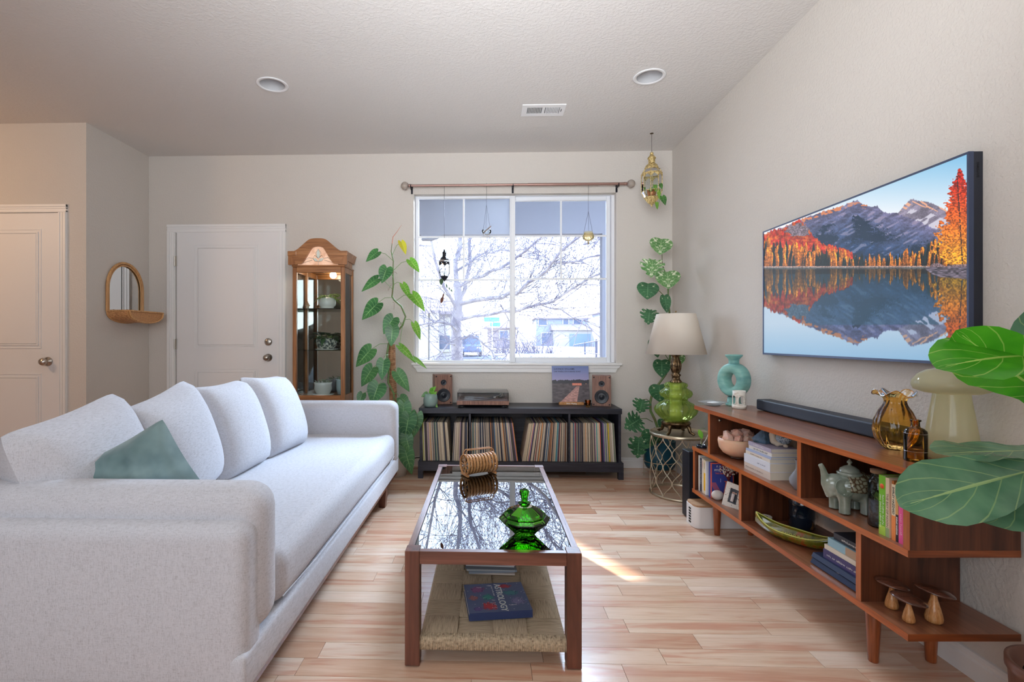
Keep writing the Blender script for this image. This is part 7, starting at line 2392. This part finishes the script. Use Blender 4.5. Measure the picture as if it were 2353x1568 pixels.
# wooden mushrooms on the open near end
def mush(label, px, py, hgt, capr, tilt, tz_):
    q = atz(px, py, zb); q.z += .0004
    t_ = thing('wooden_mushroom', label, 'figurine', q, tz_)
    m_a = mushw[0]; m_b = mushw[1]
    w_ = hgt * .22
    MB().lathe([(.0001, 0), (w_ * .8, 0), (w_, hgt * .06), (w_ * 1.02, hgt * .16), (w_ * .78, hgt * .40), (w_ * .42, hgt * .68), (w_ * .30, hgt * .86), (w_ * .36, hgt * .93), (.0001, hgt * .93)], 28).build('stem', m_a, t_)
    mx = Matrix.Translation((0, 0, hgt * .90)) @ Matrix.Rotation(tilt, 4, 'Y')
    MB().lathe([(.0001, -.001), (capr * .5, -.001), (capr * .92, .001), (capr, .003), (capr * .96, .0065), (capr * .7, .012), (capr * .35, .0155), (.0001, .017)], 36, mx=mx).build('cap', m_b, t_)
mushw = (wood('maple_stem', (176, 112, 60), (206, 148, 92), (222, 170, 116), 'z', 5, .25, .03, .5), wood('walnut_cap', (64, 36, 28), (96, 58, 44), (120, 76, 56), 'x', 5, .22, .03, .5))
mush('back left wooden mushroom, tallish, with a dark tilted cap', 2049, 1398, .085, .047, R(9), R(-5))
mush('smallest and frontmost wooden mushroom with a pale stem', 2088, 1430, .075, .047, R(10), R(-12))
mush('tallest wooden mushroom, on the right of the three', 2146, 1430, .105, .052, R(12), R(-5))

# outlet with cords behind the lower shelf
ol = thing('wall_outlet', 'white wall outlet plate seen through the open lower shelf', 'outlet', (XR - .0005, 2.16, .36))
MB().rbox(-.006, 0, -.038, .038, -.058, .058, .003, 1).build('plate', m_white, ol)
for z_ in (-.022, .022): MB().rbox(-.008, -.005, -.016, .016, z_ - .014, z_ + .014, .003, 1).build('socket', m_trim, ol)
MB().rbox(-.012, -.006, -.014, .014, -.036, -.008, .002, 1).build('plug', m_white, ol)
cd = MB().tube([(XR - .030, 2.16, .335), (XR - .022, 2.12, .28), (XR - .020, 2.02, .26), (XR - .018, 1.90, .25), (XR - .018, 1.86, .245)], .003, 6).build('power_cord', m_white, None)
tag(cd, 'white power cord running from the wall outlet behind the shelf', 'cord')

# white cable box and black subwoofer beside the console
q0 = atz(1573, 1196, 0); q1 = atz(1597, 1217, 0)
cb = thing('cable_box', 'white rounded cable management box with a wood grain lid under the console end', 'box', uv(1.318 + .20, 2.965 + .07, 0), PHI)
def rrect(hw, hd, r_, n=6):
    pts = []
    for (cx_, cy_, a0) in ((hw - r_, hd - r_, 0), (-hw + r_, hd - r_, 90), (-hw + r_, -hd + r_, 180), (hw - r_, -hd + r_, 270)):
        for i in range(n + 1): pts.append((cx_ + r_ * math.cos(R(a0 + 90 * i / n)), cy_ + r_ * math.sin(R(a0 + 90 * i / n))))
    return pts
def slab(b, pts, z0, z1, smooth=False):
    n = len(pts)
    vs = [(x, y, z0) for x, y in pts] + [(x, y, z1) for x, y in pts]
    fs = [tuple(reversed(range(n))), tuple(range(n, 2 * n))]
    b.add(vs, fs); b.add(vs, [(i, (i + 1) % n, (i + 1) % n + n, i + n) for i in range(n)], True)
    return b
slab(MB(), rrect(.205, .072, .035), .002, .126).build('body', m_white, cb)
slab(MB(), rrect(.201, .068, .033), .126, .136).build('lid', wood('cable_lid', (176, 130, 92), (206, 160, 120), (220, 180, 140), 'x', 2, .5, .05), cb)
b = MB()
for i in range(6): b.box(-.2062, -.2045, -.018, .010, .018 + i * .016, .028 + i * .016)
b.build('cable_slot', m_dark, cb)
sw_ = thing('subwoofer', 'tall black subwoofer box standing between side table and console', 'speaker', uv(1.342 + .125, 3.168, 0), PHI)
MB().rbox(-.125, .125, -.055, .045, .006, .422, .003, 1).build('cabinet', mat('subwoofer_black', (20, 26, 38), .45), sw_)
MB().box(-.115, .115, -.05, .04, 0, .007).build('foot', m_black, sw_)
cd = MB().tube([at(1500, 1150, 3.2) * 0 + Vector((1.02, 4.38, .20)), Vector((1.10, 4.37, .12)), Vector((1.12, 4.35, .02)), Vector((1.2, 4.33, .006))], .003, 6)
# cord by the philodendron
cd = MB().tube([at(915, 1062, 4.36), at(935, 1058, 4.38), at(958, 1052, 4.39), at(975, 1052, 4.395)], .004, 6).build('floor_cord', m_black, None)
tag(cd, 'black cord along the baseboard between the philodendron and the record cabinet', 'cord')

# ================================================================= FIDDLE LEAF FIG
fc = uv(1.53, 1.285)
fig = thing('fiddle_leaf_fig', 'fiddle leaf fig with large glossy leaves in a brown pot at the right edge', 'plant', (fc.x, fc.y, 0))
fo = Vector(fig.location)
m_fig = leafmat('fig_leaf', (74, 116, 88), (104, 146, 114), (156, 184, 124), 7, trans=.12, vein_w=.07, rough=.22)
m_figb = leafmat('sunlit_fig_leaf', (70, 160, 40), (96, 190, 50), (190, 226, 120), 7, trans=.45, vein_w=.07, rough=.2)  # copy of the fig leaf with sunlight painted into its greens
MB().lathe([(.0001, 0), (.085, 0), (.10, .02), (.112, .24), (.118, .245), (.118, .268), (.108, .268), (.104, .24), (.0001, .235)], 40).build('pot', mat('brown_pot', (110, 72, 58), .4), fig)
MB().lathe([(.0001, .236), (.104, .238), (.0001, .243)], 24).build('soil', m_soil, fig)
MB().tube([(0, 0, .22), (.005, -.01, .5), (-.008, -.02, .8), (.002, -.03, 1.1), (.0, -.03, 1.25)], [.014, .012, .010, .008, .005], 10).build('trunk', mat('fig_bark', (120, 98, 76), .8), fig)
def FL(b_, t__, w_, vb, vt, n, m, wave=.06, curl=.1, cup=.2):
    def cp(px, py, v_):
        return uv((px - PX) / F_PX * v_, v_, CAM_H + (PY - py) / F_PX * v_)
    B0, T0 = cp(b_[0], b_[1], vb), cp(t__[0], t__[1], vt)
    leaf('leaf', B0, T0, w_, n, FIG, m, fig, curl=curl, cup=cup, wave=wave, org=fo)
    MB().tube([(0, -.02, B0.z - .03), (B0 - fo) * .6 + Vector((0, 0, (B0.z - .03) * .4)), B0 - fo], [.004, .004, .0035], 6).build('petiole', m_stemp, fig)
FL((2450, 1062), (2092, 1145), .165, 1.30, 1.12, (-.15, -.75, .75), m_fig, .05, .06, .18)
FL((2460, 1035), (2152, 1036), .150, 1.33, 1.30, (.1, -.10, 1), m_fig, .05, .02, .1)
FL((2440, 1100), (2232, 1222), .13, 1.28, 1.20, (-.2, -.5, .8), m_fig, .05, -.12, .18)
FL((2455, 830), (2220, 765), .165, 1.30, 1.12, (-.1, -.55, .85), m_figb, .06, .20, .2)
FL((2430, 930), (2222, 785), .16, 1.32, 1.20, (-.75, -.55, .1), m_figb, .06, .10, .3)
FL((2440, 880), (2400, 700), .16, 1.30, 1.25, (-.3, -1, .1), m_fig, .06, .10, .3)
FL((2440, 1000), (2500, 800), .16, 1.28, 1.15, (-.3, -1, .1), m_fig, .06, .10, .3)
